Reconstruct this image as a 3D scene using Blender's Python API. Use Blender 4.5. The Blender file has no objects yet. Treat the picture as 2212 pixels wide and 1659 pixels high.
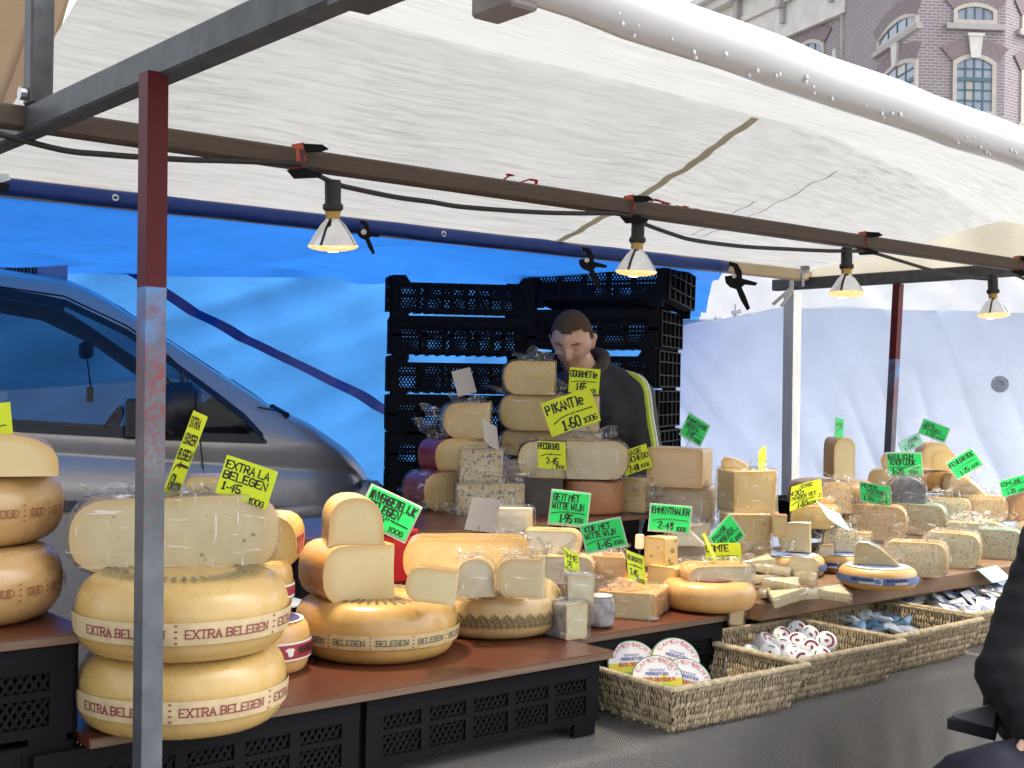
import bpy, bmesh, math, random
from math import sin, cos, pi, radians, sqrt, atan2, hypot
from mathutils import Vector, Matrix, noise, Euler

random.seed(7)
SC = bpy.context.scene
COL = SC.collection

# ------------------------------------------------------------------ camera
CAM_Z = 1.40
FPX, CX, CY = 2711.0, 1106.0, 829.5        # focal length and centre for a 2212 px wide frame
YAW, PITCH, ROLL = radians(39.6), radians(0.14), radians(0.9)
_F0 = Vector((sin(YAW), cos(YAW), 0)); _R0 = Vector((cos(YAW), -sin(YAW), 0)); _U0 = Vector((0, 0, 1))
FW = _F0 * cos(PITCH) + _U0 * sin(PITCH)
_UP = _U0 * cos(PITCH) - _F0 * sin(PITCH)
RT = _R0 * cos(ROLL) + _UP * sin(ROLL)
UP = _UP * cos(ROLL) - _R0 * sin(ROLL)
EYE = Vector((0, 0, CAM_Z))
cam = bpy.data.cameras.new('camera')
cam.sensor_width = 36.0
cam.lens = 36.0 * FPX / 2212.0
cam.clip_start = 0.05
cam.clip_end = 2000
camo = bpy.data.objects.new('camera', cam)
COL.objects.link(camo)
camo.matrix_world = Matrix(((RT.x, UP.x, -FW.x, EYE.x), (RT.y, UP.y, -FW.y, EYE.y), (RT.z, UP.z, -FW.z, EYE.z), (0, 0, 0, 1)))
SC.camera = camo

# ------------------------------------------------------------------ sky, sun, exposure
SUN_EL, SUN_AZ = radians(50), radians(125)     # veiled sun to the right of the stall; azimuth from +Y towards +X
w = bpy.data.worlds.new('World'); SC.world = w; w.use_nodes = True
nt = w.node_tree; nt.nodes.clear()
sky = nt.nodes.new('ShaderNodeTexSky'); sky.sky_type = 'NISHITA'; sky.sun_disc = False
sky.sun_elevation = SUN_EL; sky.sun_rotation = SUN_AZ
sky.air_density = 1.0; sky.dust_density = 3.0; sky.ozone_density = 1.0
hs = nt.nodes.new('ShaderNodeHueSaturation'); hs.inputs['Saturation'].default_value = 0.30
bg = nt.nodes.new('ShaderNodeBackground'); bg.inputs['Strength'].default_value = 0.15
wo = nt.nodes.new('ShaderNodeOutputWorld')
nt.links.new(sky.outputs[0], hs.inputs['Color']); nt.links.new(hs.outputs[0], bg.inputs['Color']); nt.links.new(bg.outputs[0], wo.inputs[0])
sl = bpy.data.lights.new('sun', 'SUN'); sl.energy = 0.6; sl.angle = radians(60); sl.color = (1, 0.96, 0.9)
so = bpy.data.objects.new('sun', sl); COL.objects.link(so)
sd = Vector((sin(SUN_AZ) * cos(SUN_EL), cos(SUN_AZ) * cos(SUN_EL), sin(SUN_EL)))
so.rotation_euler = sd.to_track_quat('Z', 'Y').to_euler()
so.location = (12, -5, 12)
vs = SC.view_settings
vs.view_transform = 'Standard'; vs.look = 'None'; vs.gamma = 1; vs.use_curve_mapping = False
vs.exposure = 1.55
SC.render.film_transparent = False
SC.cycles.max_bounces = 6; SC.cycles.diffuse_bounces = 4; SC.cycles.glossy_bounces = 3; SC.cycles.transparent_max_bounces = 12
SC.cycles.use_adaptive_sampling = True; SC.cycles.adaptive_threshold = 0.02
SC.cycles.caustics_reflective = False; SC.cycles.caustics_refractive = False

# ------------------------------------------------------------------ helpers
def ray(u, v):
    return FW + RT * ((u - CX) / FPX) - UP * ((v - CY) / FPX)
def at(u, v, z=None, Y=None, d=None, X=None):
    """point of the place seen at frame position (u, v), on height z, on plane Y or X, or at depth d"""
    r = ray(u, v)
    if z is not None: t = (z - CAM_Z) / r.z
    elif Y is not None: t = Y / r.y
    elif X is not None: t = X / r.x
    else: t = d
    return EYE + r * t
def depth(p): return (Vector(p) - EYE).dot(FW)
def proj(p):
    q = Vector(p) - EYE; k = q.dot(FW)
    return CX + FPX * q.dot(RT) / k, CY - FPX * q.dot(UP) / k
def vdir(p):
    q = Vector((p[0], p[1], 0)); return q.normalized()
def yaw_to_cam(p):
    """rotation about z that turns local -y towards the camera"""
    q = vdir(p); return atan2(-q.x, q.y)

def thing(name, label, cat, loc=(0, 0, 0), rz=0.0, group=None, rot=None):
    o = bpy.data.objects.new(name, None); COL.objects.link(o)
    o.location = loc; o.rotation_euler = rot if rot else (0, 0, rz)
    o.empty_display_size = 0.05
    o['label'] = label; o['category'] = cat
    if group: o['group'] = group
    return o
def tag(o, label, cat, group=None, kind=None):
    o['label'] = label; o['category'] = cat
    if group: o['group'] = group
    if kind: o['kind'] = kind
    return o
def link(name, me, parent=None, loc=None, rot=None):
    o = bpy.data.objects.new(name, me); COL.objects.link(o)
    if parent: o.parent = parent
    if loc is not None: o.location = loc
    if rot is not None: o.rotation_euler = rot
    return o
def mesh(name, V, Fc, mat, parent=None, smooth=False, mats=None, mi=None):
    me = bpy.data.meshes.new(name)
    me.from_pydata([tuple(v) for v in V], [], Fc)
    for m in (mats or [mat]): me.materials.append(m)
    if mi: me.polygons.foreach_set('material_index', mi)
    if smooth: me.polygons.foreach_set('use_smooth', [True] * len(me.polygons))
    me.update()
    return link(name, me, parent)
def copy_tree(o, parent=None):
    c = o.copy(); COL.objects.link(c)
    if parent: c.parent = parent
    for ch in o.children: copy_tree(ch, c)
    return c

class MB:
    """collects vertices and faces for one mesh"""
    def __init__(s): s.v = []; s.f = []
    def add(s, V, Fc):
        k = len(s.v); s.v += [Vector(p) for p in V]; s.f += [tuple(i + k for i in f) for f in Fc]
    def box(s, a, b, M=None, bev=0.0):
        x0, y0, z0 = a; x1, y1, z1 = b
        if bev <= 0:
            V = [(x0, y0, z0), (x1, y0, z0), (x1, y1, z0), (x0, y1, z0), (x0, y0, z1), (x1, y0, z1), (x1, y1, z1), (x0, y1, z1)]
            Fc = [(0, 3, 2, 1), (4, 5, 6, 7), (0, 1, 5, 4), (1, 2, 6, 5), (2, 3, 7, 6), (3, 0, 4, 7)]
        else:
            e = bev; V = []
            for zz, k in ((z0, e), (z0 + e, 0), (z1 - e, 0), (z1, e)):
                for px, py in ((x0, y0), (x1, y0), (x1, y1), (x0, y1)):
                    sx = 1 if px == x0 else -1; sy = 1 if py == y0 else -1
                    if k: V += [(px + sx * e, py + sy * e, zz)] * 2
                    else:
                        q = [(px + sx * e, py, zz), (px, py + sy * e, zz)]
                        if (px, py) in ((x0, y0), (x1, y1)): q = q[::-1]
                        V += q
            Fc = []
            for r in range(3):
                for i in range(8):
                    j = (i + 1) % 8
                    Fc.append((r * 8 + i, r * 8 + j, r * 8 + 8 + j, r * 8 + 8 + i))
            Fc.append(tuple(reversed(range(0, 8)))); Fc.append(tuple(range(24, 32)))
        if M is not None: V = [M @ Vector(p) for p in V]
        s.add(V, Fc)
    def bar(s, p, q, wd, ht, up=(0, 0, 1)):
        p = Vector(p); q = Vector(q); d = (q - p); L = d.length; d.normalize()
        upv = Vector(up); sd = d.cross(upv)
        if sd.length < 1e-6: sd = d.cross(Vector((1, 0, 0)))
        sd.normalize(); u2 = sd.cross(d)
        V = []
        for e in (p, q):
            for a, b in ((-1, -1), (1, -1), (1, 1), (-1, 1)): V.append(e + sd * a * wd / 2 + u2 * b * ht / 2)
        s.add(V, [(0, 1, 2, 3), (7, 6, 5, 4), (0, 4, 5, 1), (1, 5, 6, 2), (2, 6, 7, 3), (3, 7, 4, 0)])
    def tube(s, pts, r, n=8, cap=True):
        pts = [Vector(p) for p in pts]; m = len(pts)
        rr = r if isinstance(r, (list, tuple)) else [r] * m
        prev = None; V = []
        for i, p in enumerate(pts):
            t = (pts[min(i + 1, m - 1)] - pts[max(i - 1, 0)])
            if t.length < 1e-9: t = Vector((0, 0, 1))
            t.normalize()
            if prev is None:
                a = t.cross(Vector((0, 0, 1)))
                if a.length < 1e-3: a = t.cross(Vector((1, 0, 0)))
            else: a = prev - t * prev.dot(t)
            a.normalize(); prev = a; b = t.cross(a)
            for k in range(n): V.append(p + (a * cos(2 * pi * k / n) + b * sin(2 * pi * k / n)) * rr[i])
        Fc = []
        for i in range(m - 1):
            for k in range(n):
                j = (k + 1) % n
                Fc.append((i * n + k, i * n + j, (i + 1) * n + j, (i + 1) * n + k))
        if cap: Fc += [tuple(reversed(range(n))), tuple(range((m - 1) * n, m * n))]
        s.add(V, Fc)
    def lathe(s, prof, n=32, a0=0.0, a1=2 * pi, M=None):
        full = abs(a1 - a0 - 2 * pi) < 1e-6; cnt = n if full else n + 1
        V = []
        for i in range(cnt):
            a = a0 + (a1 - a0) * i / n
            for r, z in prof: V.append(Vector((r * cos(a), r * sin(a), z)))
        m = len(prof); Fc = []
        for i in range(n):
            j = (i + 1) % cnt
            for k in range(m - 1): Fc.append((i * m + k, j * m + k, j * m + k + 1, i * m + k + 1))
        if M is not None: V = [M @ p for p in V]
        s.add(V, Fc)
    def build(s, name, mat, parent=None, smooth=False, weld=False):
        o = mesh(name, s.v, s.f, mat, parent, smooth)
        if weld:
            bm = bmesh.new(); bm.from_mesh(o.data)
            bmesh.ops.remove_doubles(bm, verts=bm.verts, dist=1e-5)
            bmesh.ops.recalc_face_normals(bm, faces=bm.faces)
            bm.to_mesh(o.data); bm.free()
        return o

def n3(p, sc=1.0, sd=0.0): return noise.noise(Vector(p) * sc + Vector((sd, sd * 1.7, -sd)))

def grid(fn, nu, nv):
    V = [fn(i / nu, j / nv) for j in range(nv + 1) for i in range(nu + 1)]
    Fc = [(j * (nu + 1) + i, j * (nu + 1) + i + 1, (j + 1) * (nu + 1) + i + 1, (j + 1) * (nu + 1) + i) for j in range(nv) for i in range(nu)]
    return V, Fc

# ------------------------------------------------------------------ materials
MATS = {}
def nodes(name):
    m = bpy.data.materials.new(name); m.use_nodes = True
    t = m.node_tree; t.nodes.clear()
    out = t.nodes.new('ShaderNodeOutputMaterial')
    return m, t, out
def N(t, typ, **kw):
    n = t.nodes.new(typ)
    for k, v in kw.items():
        if k in n.inputs.keys() if hasattr(n.inputs, 'keys') else False: n.inputs[k].default_value = v
        else: setattr(n, k, v)
    return n
def lk(t, a, b): t.links.new(a, b)
def rgb(c): return (c[0], c[1], c[2], 1)
def srgb(r, g, b):
    f = lambda x: x / 255 / 12.92 if x / 255 <= 0.04045 else ((x / 255 + 0.055) / 1.055) ** 2.4
    return (f(r), f(g), f(b))
def coords(t, scale=(1, 1, 1), rot=(0, 0, 0), space='Object'):
    tc = t.nodes.new('ShaderNodeTexCoord'); mp = t.nodes.new('ShaderNodeMapping')
    mp.inputs['Scale'].default_value = scale; mp.inputs['Rotation'].default_value = rot
    lk(t, tc.outputs[space], mp.inputs['Vector']); return mp.outputs[0]
def noisetex(t, vec, scale, detail=4, rough=0.55):
    n = t.nodes.new('ShaderNodeTexNoise'); n.inputs['Scale'].default_value = scale
    n.inputs['Detail'].default_value = detail; n.inputs['Roughness'].default_value = rough
    lk(t, vec, n.inputs['Vector']); return n.outputs['Fac']
def ramp(t, fac, stops):
    r = t.nodes.new('ShaderNodeValToRGB'); lk(t, fac, r.inputs[0]); e = r.color_ramp.elements
    while len(e) < len(stops): e.new(0.5)
    for k, (p, c) in enumerate(stops): e[k].position = p; e[k].color = rgb(c) if not isinstance(c, (int, float)) else (c, c, c, 1)
    return r.outputs[0]
def mixc(t, fac, a, b, typ='MIX'):
    m = t.nodes.new('ShaderNodeMix'); m.data_type = 'RGBA'; m.blend_type = typ
    for s, v in ((0, fac), (6, a), (7, b)):
        if hasattr(v, 'is_output') or hasattr(v, 'links'): lk(t, v, m.inputs[s])
        else: m.inputs[s].default_value = v if s == 0 else rgb(v)
    return m.outputs[2]
def bump(t, h, strength, dist=0.002):
    b = t.nodes.new('ShaderNodeBump'); b.inputs['Strength'].default_value = strength; b.inputs['Distance'].default_value = dist
    lk(t, h, b.inputs['Height']); return b.outputs[0]
def pbsdf(t, out, color, rough=0.5, normal=None, metal=0.0, spec=0.5, coat=0.0):
    p = t.nodes.new('ShaderNodeBsdfPrincipled')
    for s, v in (('Base Color', color), ('Roughness', rough), ('Metallic', metal)):
        if hasattr(v, 'is_output'): lk(t, v, p.inputs[s])
        else: p.inputs[s].default_value = rgb(v) if s == 'Base Color' else v
    p.inputs['Specular IOR Level'].default_value = spec; p.inputs['Coat Weight'].default_value = coat
    if normal is not None: lk(t, normal, p.inputs['Normal'])
    if out is not None: lk(t, p.outputs[0], out.inputs[0])
    return p
def plain(name, c, rough=0.5, var=0.15, scale=30, bmp=0.1, metal=0, spec=0.5, coat=0, stretch=(1, 1, 1)):
    if name in MATS: return MATS[name]
    m, t, out = nodes(name)
    vec = coords(t, stretch); f = noisetex(t, vec, scale)
    dk = tuple(x * (1 - var) for x in c); lt = tuple(min(1, x * (1 + var * 0.6)) for x in c)
    col = ramp(t, f, [(0.3, dk), (0.7, lt)])
    nb = bump(t, noisetex(t, vec, scale * 3), bmp) if bmp else None
    pbsdf(t, out, col, rough, nb, metal, spec, coat)
    MATS[name] = m; return m
def flat(name, c, rough=0.6, emit=0):
    if name in MATS: return MATS[name]
    m, t, out = nodes(name)
    p = pbsdf(t, out, c, rough)
    if emit: p.inputs['Emission Color'].default_value = rgb(c); p.inputs['Emission Strength'].default_value = emit
    MATS[name] = m; return m

def cheese_rind(name, c, c2, rough=0.24, scale=9, spec=0.6, bmp=0.05):
    if name in MATS: return MATS[name]
    m, t, out = nodes(name); vec = coords(t)
    a = noisetex(t, vec, scale, 5); b = noisetex(t, vec, 70, 3)
    col = ramp(t, a, [(0.28, c2), (0.62, c)])
    col = mixc(t, ramp(t, b, [(0.35, 0.0), (0.8, 0.35)]), col, tuple(min(1, x * 1.18 + 0.02) for x in c))
    nb = bump(t, noisetex(t, vec, 38, 6), bmp, 0.003)
    rg = ramp(t, noisetex(t, vec, 22), [(0.3, rough * 0.8), (0.7, rough * 1.5)])
    p = pbsdf(t, out, col, rg, nb, spec=spec)
    p.inputs['Subsurface Weight'].default_value = 0.0
    MATS[name] = m; return m
def cheese_paste(name, c, edge=None, spots=None, spot_scale=60, spot_at=0.68, rough=0.42, bmp=0.15):
    if name in MATS: return MATS[name]
    m, t, out = nodes(name); vec = coords(t)
    a = noisetex(t, vec, 6, 4)
    col = ramp(t, a, [(0.25, tuple(x * 0.88 for x in c)), (0.75, tuple(min(1, x * 1.05) for x in c))])
    f2 = noisetex(t, vec, 150, 2)
    col = mixc(t, ramp(t, f2, [(0.4, 0.0), (0.75, 0.18)]), col, tuple(x * 0.8 for x in c))
    ea = t.nodes.new('ShaderNodeAttribute'); ea.attribute_name = 'edge'
    col = mixc(t, ramp(t, ea.outputs['Fac'], [(0.70, 0.0), (1.0, 0.85)]), col, edge or (c[0] * 0.84, c[1] * 0.66, c[2] * 0.42))
    h = noisetex(t, vec, 90, 5)
    if spots and spot_scale > 120:
        vo = t.nodes.new('ShaderNodeTexVoronoi'); vo.inputs['Scale'].default_value = spot_scale * 0.85; lk(t, vec, vo.inputs['Vector'])
        sz_ = t.nodes.new('ShaderNodeSeparateColor'); lk(t, vo.outputs['Color'], sz_.inputs[0])
        th = t.nodes.new('ShaderNodeMath'); th.operation = 'MULTIPLY_ADD'; lk(t, sz_.outputs[0], th.inputs[0]); th.inputs[1].default_value = -0.42; lk(t, vo.outputs['Distance'], th.inputs[2])
        col = mixc(t, ramp(t, th.outputs[0], [(0.0, 0.8), (0.06, 0.0)]), col, spots)
    elif spots:
        s = noisetex(t, vec, spot_scale, 3, 0.6)
        s2 = noisetex(t, vec, spot_scale * 0.3, 2)
        mk = t.nodes.new('ShaderNodeMath'); mk.operation = 'MULTIPLY_ADD'; lk(t, s2, mk.inputs[0]); mk.inputs[1].default_value = 0.35; lk(t, s, mk.inputs[2])
        col = mixc(t, ramp(t, mk.outputs[0], [(spot_at + 0.1, 0.0), (spot_at + 0.16, 0.9)]), col, spots)
    else:
        vo = t.nodes.new('ShaderNodeTexVoronoi'); vo.inputs['Scale'].default_value = 42; lk(t, vec, vo.inputs['Vector'])
        col = mixc(t, ramp(t, vo.outputs['Distance'], [(0.05, 0.55), (0.12, 0.0)]), col, tuple(x * 0.55 for x in c))
    pbsdf(t, out, col, rough, bump(t, h, bmp, 0.002))
    MATS[name] = m; return m

def tarp(name, c, trans, tl=0.55, rough=0.5, streak=None, scale=(1, 1, 1), bmp=0.3, weave=0):
    """thin cloth or PVC: part diffuse, part translucent"""
    if name in MATS: return MATS[name]
    m, t, out = nodes(name); vec = coords(t, scale)
    cd, ct = c, trans
    f = noisetex(t, vec, 3.0, 6, 0.6)
    cold = ramp(t, f, [(0.3, tuple(x * 0.86 for x in cd)), (0.7, cd)])
    colt = ramp(t, f, [(0.3, tuple(x * 0.84 for x in ct)), (0.7, ct)])
    if streak:
        v2 = coords(t, streak[1]); s = noisetex(t, v2, streak[2], 8, 0.7)
        mk = ramp(t, s, [(0.46, 0.0), (0.74, streak[3])])
        s3 = noisetex(t, coords(t, (1, 1, 1)), 1.3, 4); s3 = ramp(t, s3, [(0.35, 0.25), (0.65, 1.0)])
        mm = t.nodes.new('ShaderNodeMath'); mm.operation = 'MULTIPLY'; lk(t, mk, mm.inputs[0]); lk(t, s3, mm.inputs[1])
        cold = mixc(t, mm.outputs[0], cold, streak[0]); colt = mixc(t, mm.outputs[0], colt, streak[0])
    nb = bump(t, noisetex(t, vec, 9, 6, 0.6), bmp, 0.02) if bmp else bump(t, noisetex(t, coords(t, (1, 6, 6)), 40, 3), 0.1, 0.002)
    if weave:
        wv = noisetex(t, coords(t, (1, 14, 1)), weave, 2)
        b2 = t.nodes.new('ShaderNodeBump'); b2.inputs['Strength'].default_value = 0.15; b2.inputs['Distance'].default_value = 0.004
        lk(t, wv, b2.inputs['Height']); lk(t, nb, b2.inputs['Normal']); nb = b2.outputs[0]
    p = pbsdf(t, None, cold, rough, nb, spec=0.35)
    tr = t.nodes.new('ShaderNodeBsdfTranslucent'); lk(t, colt, tr.inputs[0]); lk(t, nb, tr.inputs['Normal'])
    mx = t.nodes.new('ShaderNodeMixShader'); mx.inputs[0].default_value = tl
    lk(t, p.outputs[0], mx.inputs[1]); lk(t, tr.outputs[0], mx.inputs[2]); lk(t, mx.outputs[0], out.inputs[0])
    MATS[name] = m; return m

def film_mat(name='cling_film', haze=0.05, bscale=26, stretch=(1, 1, 4), bd=0.0016, streak=0.55):
    """clear film: mostly transparent, a thin glossy layer, white streaks painted in as crease highlights"""
    if name in MATS: return MATS[name]
    m, t, out = nodes(name); vec = coords(t, stretch, (0.5, 0.3, 0.6))
    h = noisetex(t, vec, bscale, 4, 0.6)
    s1 = noisetex(t, coords(t, (1, 1, 9), (0.9, 0.25, 0.3)), 15, 3, 0.55); s2 = noisetex(t, coords(t, (9, 1, 1.2), (0.2, 0.75, 0.5)), 13, 3, 0.55)
    mxs = t.nodes.new('ShaderNodeMath'); mxs.operation = 'MAXIMUM'; lk(t, s1, mxs.inputs[0]); lk(t, s2, mxs.inputs[1])
    cr = ramp(t, mxs.outputs[0], [(0.63, 0.0), (0.69, 1.0)])
    nb = bump(t, h, 1.0, bd)
    tr = t.nodes.new('ShaderNodeBsdfTransparent'); tr.inputs[0].default_value = (0.98, 0.98, 0.98, 1)
    gl = t.nodes.new('ShaderNodeBsdfGlossy'); gl.inputs['Roughness'].default_value = 0.10; lk(t, nb, gl.inputs['Normal'])
    df = t.nodes.new('ShaderNodeBsdfDiffuse'); df.inputs[0].default_value = (0.95, 0.95, 0.96, 1)
    lw = t.nodes.new('ShaderNodeLayerWeight'); lw.inputs['Blend'].default_value = 0.25; lk(t, nb, lw.inputs['Normal'])
    m1 = t.nodes.new('ShaderNodeMixShader')
    sk = ramp(t, cr, [(0.0, haze * 0.5), (1.0, min(0.8, haze * 3 + streak * 0.5))]); lk(t, sk, m1.inputs[0])  # white diffuse streaks painted in as glints along taut creases
    lk(t, tr.outputs[0], m1.inputs[1]); lk(t, df.outputs[0], m1.inputs[2])
    rf = t.nodes.new('ShaderNodeMapRange'); lk(t, lw.outputs['Fresnel'], rf.inputs[0]); rf.inputs[3].default_value = 0.03; rf.inputs[4].default_value = 0.5
    m2 = t.nodes.new('ShaderNodeMixShader'); lk(t, rf.outputs[0], m2.inputs[0])
    lk(t, m1.outputs[0], m2.inputs[1]); lk(t, gl.outputs[0], m2.inputs[2]); lk(t, m2.outputs[0], out.inputs[0])
    MATS[name] = m; return m
def glass_mat(name, tint, ior=1.5):
    if name in MATS: return MATS[name]
    m, t, out = nodes(name)
    tr = t.nodes.new('ShaderNodeBsdfTransparent'); tr.inputs[0].default_value = rgb(tint)
    gl = t.nodes.new('ShaderNodeBsdfGlossy'); gl.inputs['Roughness'].default_value = 0.02
    fr = t.nodes.new('ShaderNodeFresnel'); fr.inputs['IOR'].default_value = ior
    mx = t.nodes.new('ShaderNodeMixShader'); lk(t, fr.outputs[0], mx.inputs[0]); lk(t, tr.outputs[0], mx.inputs[1]); lk(t, gl.outputs[0], mx.inputs[2])
    lk(t, mx.outputs[0], out.inputs[0]); MATS[name] = m; return m
def wood(name, c, c2, scale=(1, 12, 12), rough=0.6, bmp=0.3):
    if name in MATS: return MATS[name]
    m, t, out = nodes(name); vec = coords(t, scale)
    a = noisetex(t, vec, 6, 8, 0.65); b = noisetex(t, coords(t), 2.2, 3)
    col = ramp(t, a, [(0.3, c2), (0.68, c)])
    col = mixc(t, ramp(t, b, [(0.4, 0.0), (0.7, 0.4)]), col, tuple(x * 0.7 for x in c))
    pbsdf(t, out, col, rough, bump(t, a, bmp, 0.003)); MATS[name] = m; return m

M_rind = cheese_rind('gouda_rind', (0.52, 0.325, 0.105), (0.43, 0.25, 0.07))
M_rind_pale = cheese_rind('pale_rind', (0.60, 0.43, 0.20), (0.53, 0.36, 0.14))
M_rind_or = cheese_rind('orange_rind', (0.60, 0.33, 0.13), (0.50, 0.25, 0.085))
M_rind_red = cheese_rind('red_wax', (0.22, 0.012, 0.02), (0.13, 0.006, 0.012), 0.25)
M_rind_grey = cheese_rind('grey_mould_rind', (0.36, 0.35, 0.36), (0.07, 0.07, 0.075), 0.8, 42, 0.2, 0.8)
M_rind_brown = cheese_rind('basket_rind', (0.33, 0.15, 0.06), (0.22, 0.09, 0.035), 0.4)
M_rind_dark = cheese_rind('dark_rind', (0.055, 0.042, 0.036), (0.03, 0.024, 0.022), 0.5)
M_rind_lamp = cheese_rind('amber_rind', (0.56, 0.33, 0.115), (0.48, 0.26, 0.08), 0.35)
M_paste = cheese_paste('gouda_paste', (0.64, 0.50, 0.25))
M_paste_lt = cheese_paste('young_paste', (0.68, 0.57, 0.32))
M_paste_dk = cheese_paste('old_paste', (0.72, 0.52, 0.21))
M_paste_wh = cheese_paste('goat_paste', (0.76, 0.73, 0.60))
M_paste_sheep = cheese_paste('sheep_paste', (0.66, 0.60, 0.40))
M_paste_parm = cheese_paste('parmesan_paste', (0.66, 0.50, 0.30), bmp=0.5)
M_paste_blue = cheese_paste('blue_vein_paste', (0.70, 0.61, 0.38), spots=(0.05, 0.08, 0.09), spot_scale=95, spot_at=0.62)
M_paste_herb = cheese_paste('herb_paste', (0.70, 0.62, 0.42), spots=(0.12, 0.14, 0.09), spot_scale=190, spot_at=0.66)
M_paste_herb2 = cheese_paste('nettle_paste', (0.66, 0.64, 0.46), spots=(0.10, 0.13, 0.09), spot_scale=170, spot_at=0.63)
M_paste_spice = cheese_paste('spiced_paste', (0.70, 0.54, 0.33), spots=(0.22, 0.13, 0.06), spot_scale=180, spot_at=0.66)
M_paste_emm = cheese_paste('emmental_paste', (0.66, 0.49, 0.21))
M_paste_bit = cheese_paste('crumbly_paste', (0.68, 0.53, 0.25), spots=(0.42, 0.28, 0.10), spot_scale=60, spot_at=0.68)
M_film = film_mat()
M_film2 = film_mat('crumpled_film', 0.16, 18, (1, 1, 1), 0.003)
M_roof = tarp('roof_canvas', (0.66, 0.66, 0.64), (0.52, 0.52, 0.495), 0.60, 0.5, ((0.26, 0.25, 0.21), (1.0, 16, 16), 3.4, 0.85), (2.5, 14, 14), 0.0)
M_gable = tarp('cream_canvas', (0.62, 0.58, 0.46), (0.62, 0.57, 0.44), 0.55, 0.6)
M_brown_canvas = tarp('brown_canvas', (0.30, 0.21, 0.12), (0.36, 0.24, 0.13), 0.5, 0.7)
M_blue2 = tarp('blue_tarpaulin_darkened', (0.02, 0.13, 0.5), (0.025, 0.17, 0.58), 0.6, 0.38, None, (1, 1, 1), 0.7, 90)  # doubled upper layer; colour darkened further to imitate dimmer light than the hanging sheet
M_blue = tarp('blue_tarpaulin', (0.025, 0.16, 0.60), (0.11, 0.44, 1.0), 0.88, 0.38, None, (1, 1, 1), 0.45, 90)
M_blue_dk = tarp('blue_hem', (0.010, 0.045, 0.25), (0.012, 0.05, 0.25), 0.12, 0.4)
M_white_sheet = tarp('white_sheeting', (0.64, 0.69, 0.78), (0.72, 0.79, 0.92), 0.6, 0.45, None, (1, 1, 1), 0.4)
M_white_canopy = tarp('white_canopy', (0.80, 0.82, 0.85), (0.85, 0.87, 0.9), 0.6, 0.4)
M_pvc = plain('white_pvc', (0.58, 0.58, 0.59), 0.22, 0.05, 6, 0.05, spec=0.6)
M_galv = plain('galvanised_steel', (0.075, 0.077, 0.08), 0.5, 0.35, 22, 0.15, metal=0.25, spec=0.3)
M_steel = plain('bare_steel', (0.42, 0.42, 0.43), 0.35, 0.25, 30, 0.1, metal=0.8)
M_wire = plain('wire_metal', (0.30, 0.31, 0.34), 0.35, 0.1, 30, 0, metal=0.9)
M_wood_bar = wood('weathered_wood', (0.085, 0.055, 0.035), (0.042, 0.028, 0.019), (1, 14, 14))
M_rail = wood('pale_rail_wood', (0.62, 0.48, 0.32), (0.50, 0.37, 0.22), (1, 10, 10))
M_plank = wood('worn_plank', (0.20, 0.115, 0.058), (0.12, 0.066, 0.03), (1, 9, 9))
M_white_wood = wood('white_painted_wood', (0.66, 0.66, 0.64), (0.50, 0.49, 0.46), (12, 12, 1), 0.6, 0.15)
M_black_pl = plain('black_plastic', (0.0055, 0.0055, 0.007), 0.6, 0.2, 25, 0.08, spec=0.12)
M_black_rub = plain('black_rubber', (0.010, 0.010, 0.011), 0.55, 0.2, 40, 0.1)
M_orange_clamp = plain('orange_clamp_plastic', (0.42, 0.055, 0.02), 0.4, 0.2, 30, 0.1)
M_ink = flat('black_marker', (0.006, 0.006, 0.008), 0.6)
M_ink_red = flat('red_stamp_ink', (0.20, 0.015, 0.03), 0.6)
M_ink_br = flat('brown_stamp_ink', (0.19, 0.045, 0.02), 0.6)
M_ink_grn = flat('green_stamp_ink', (0.03, 0.09, 0.075), 0.6)
M_ink_dk = flat('dark_stamp_ink', (0.075, 0.055, 0.035), 0.6)
M_yel = plain('neon_yellow_card', (0.60, 0.72, 0.015), 0.55, 0.04, 5, 0)
M_grn = plain('neon_green_card', (0.012, 0.60, 0.13), 0.5, 0.05, 5, 0)
M_grn_pale = plain('pale_green_card', (0.30, 0.72, 0.55), 0.35, 0.08, 5, 0)
M_card_back = plain('grey_card', (0.42, 0.40, 0.38), 0.6, 0.05, 5, 0)
M_lamin = plain('clear_laminate', (0.45, 0.52, 0.47), 0.2, 0.1, 10, 0)
def board_mat():
    m, t, out = nodes('red_brown_plywood'); vec = coords(t)
    a = noisetex(t, vec, 5, 5); b = noisetex(t, vec, 160, 2)
    col = ramp(t, a, [(0.3, (0.085, 0.024, 0.013)), (0.7, (0.115, 0.034, 0.017))])
    vo = t.nodes.new('ShaderNodeTexVoronoi'); vo.inputs['Scale'].default_value = 26; lk(t, vec, vo.inputs['Vector'])
    col = mixc(t, ramp(t, vo.outputs['Distance'], [(0.02, 0.5), (0.035, 0.0)]), col, (0.5, 0.4, 0.3))
    rg = ramp(t, noisetex(t, vec, 12), [(0.3, 0.27), (0.7, 0.33)])
    pbsdf(t, out, col, rg, bump(t, b, 0.15, 0.002)); return m
M_board = board_mat()
M_board_edge = wood('plywood_edge', (0.20, 0.13, 0.08), (0.08, 0.045, 0.03), (1, 1, 90), 0.7)
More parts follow.
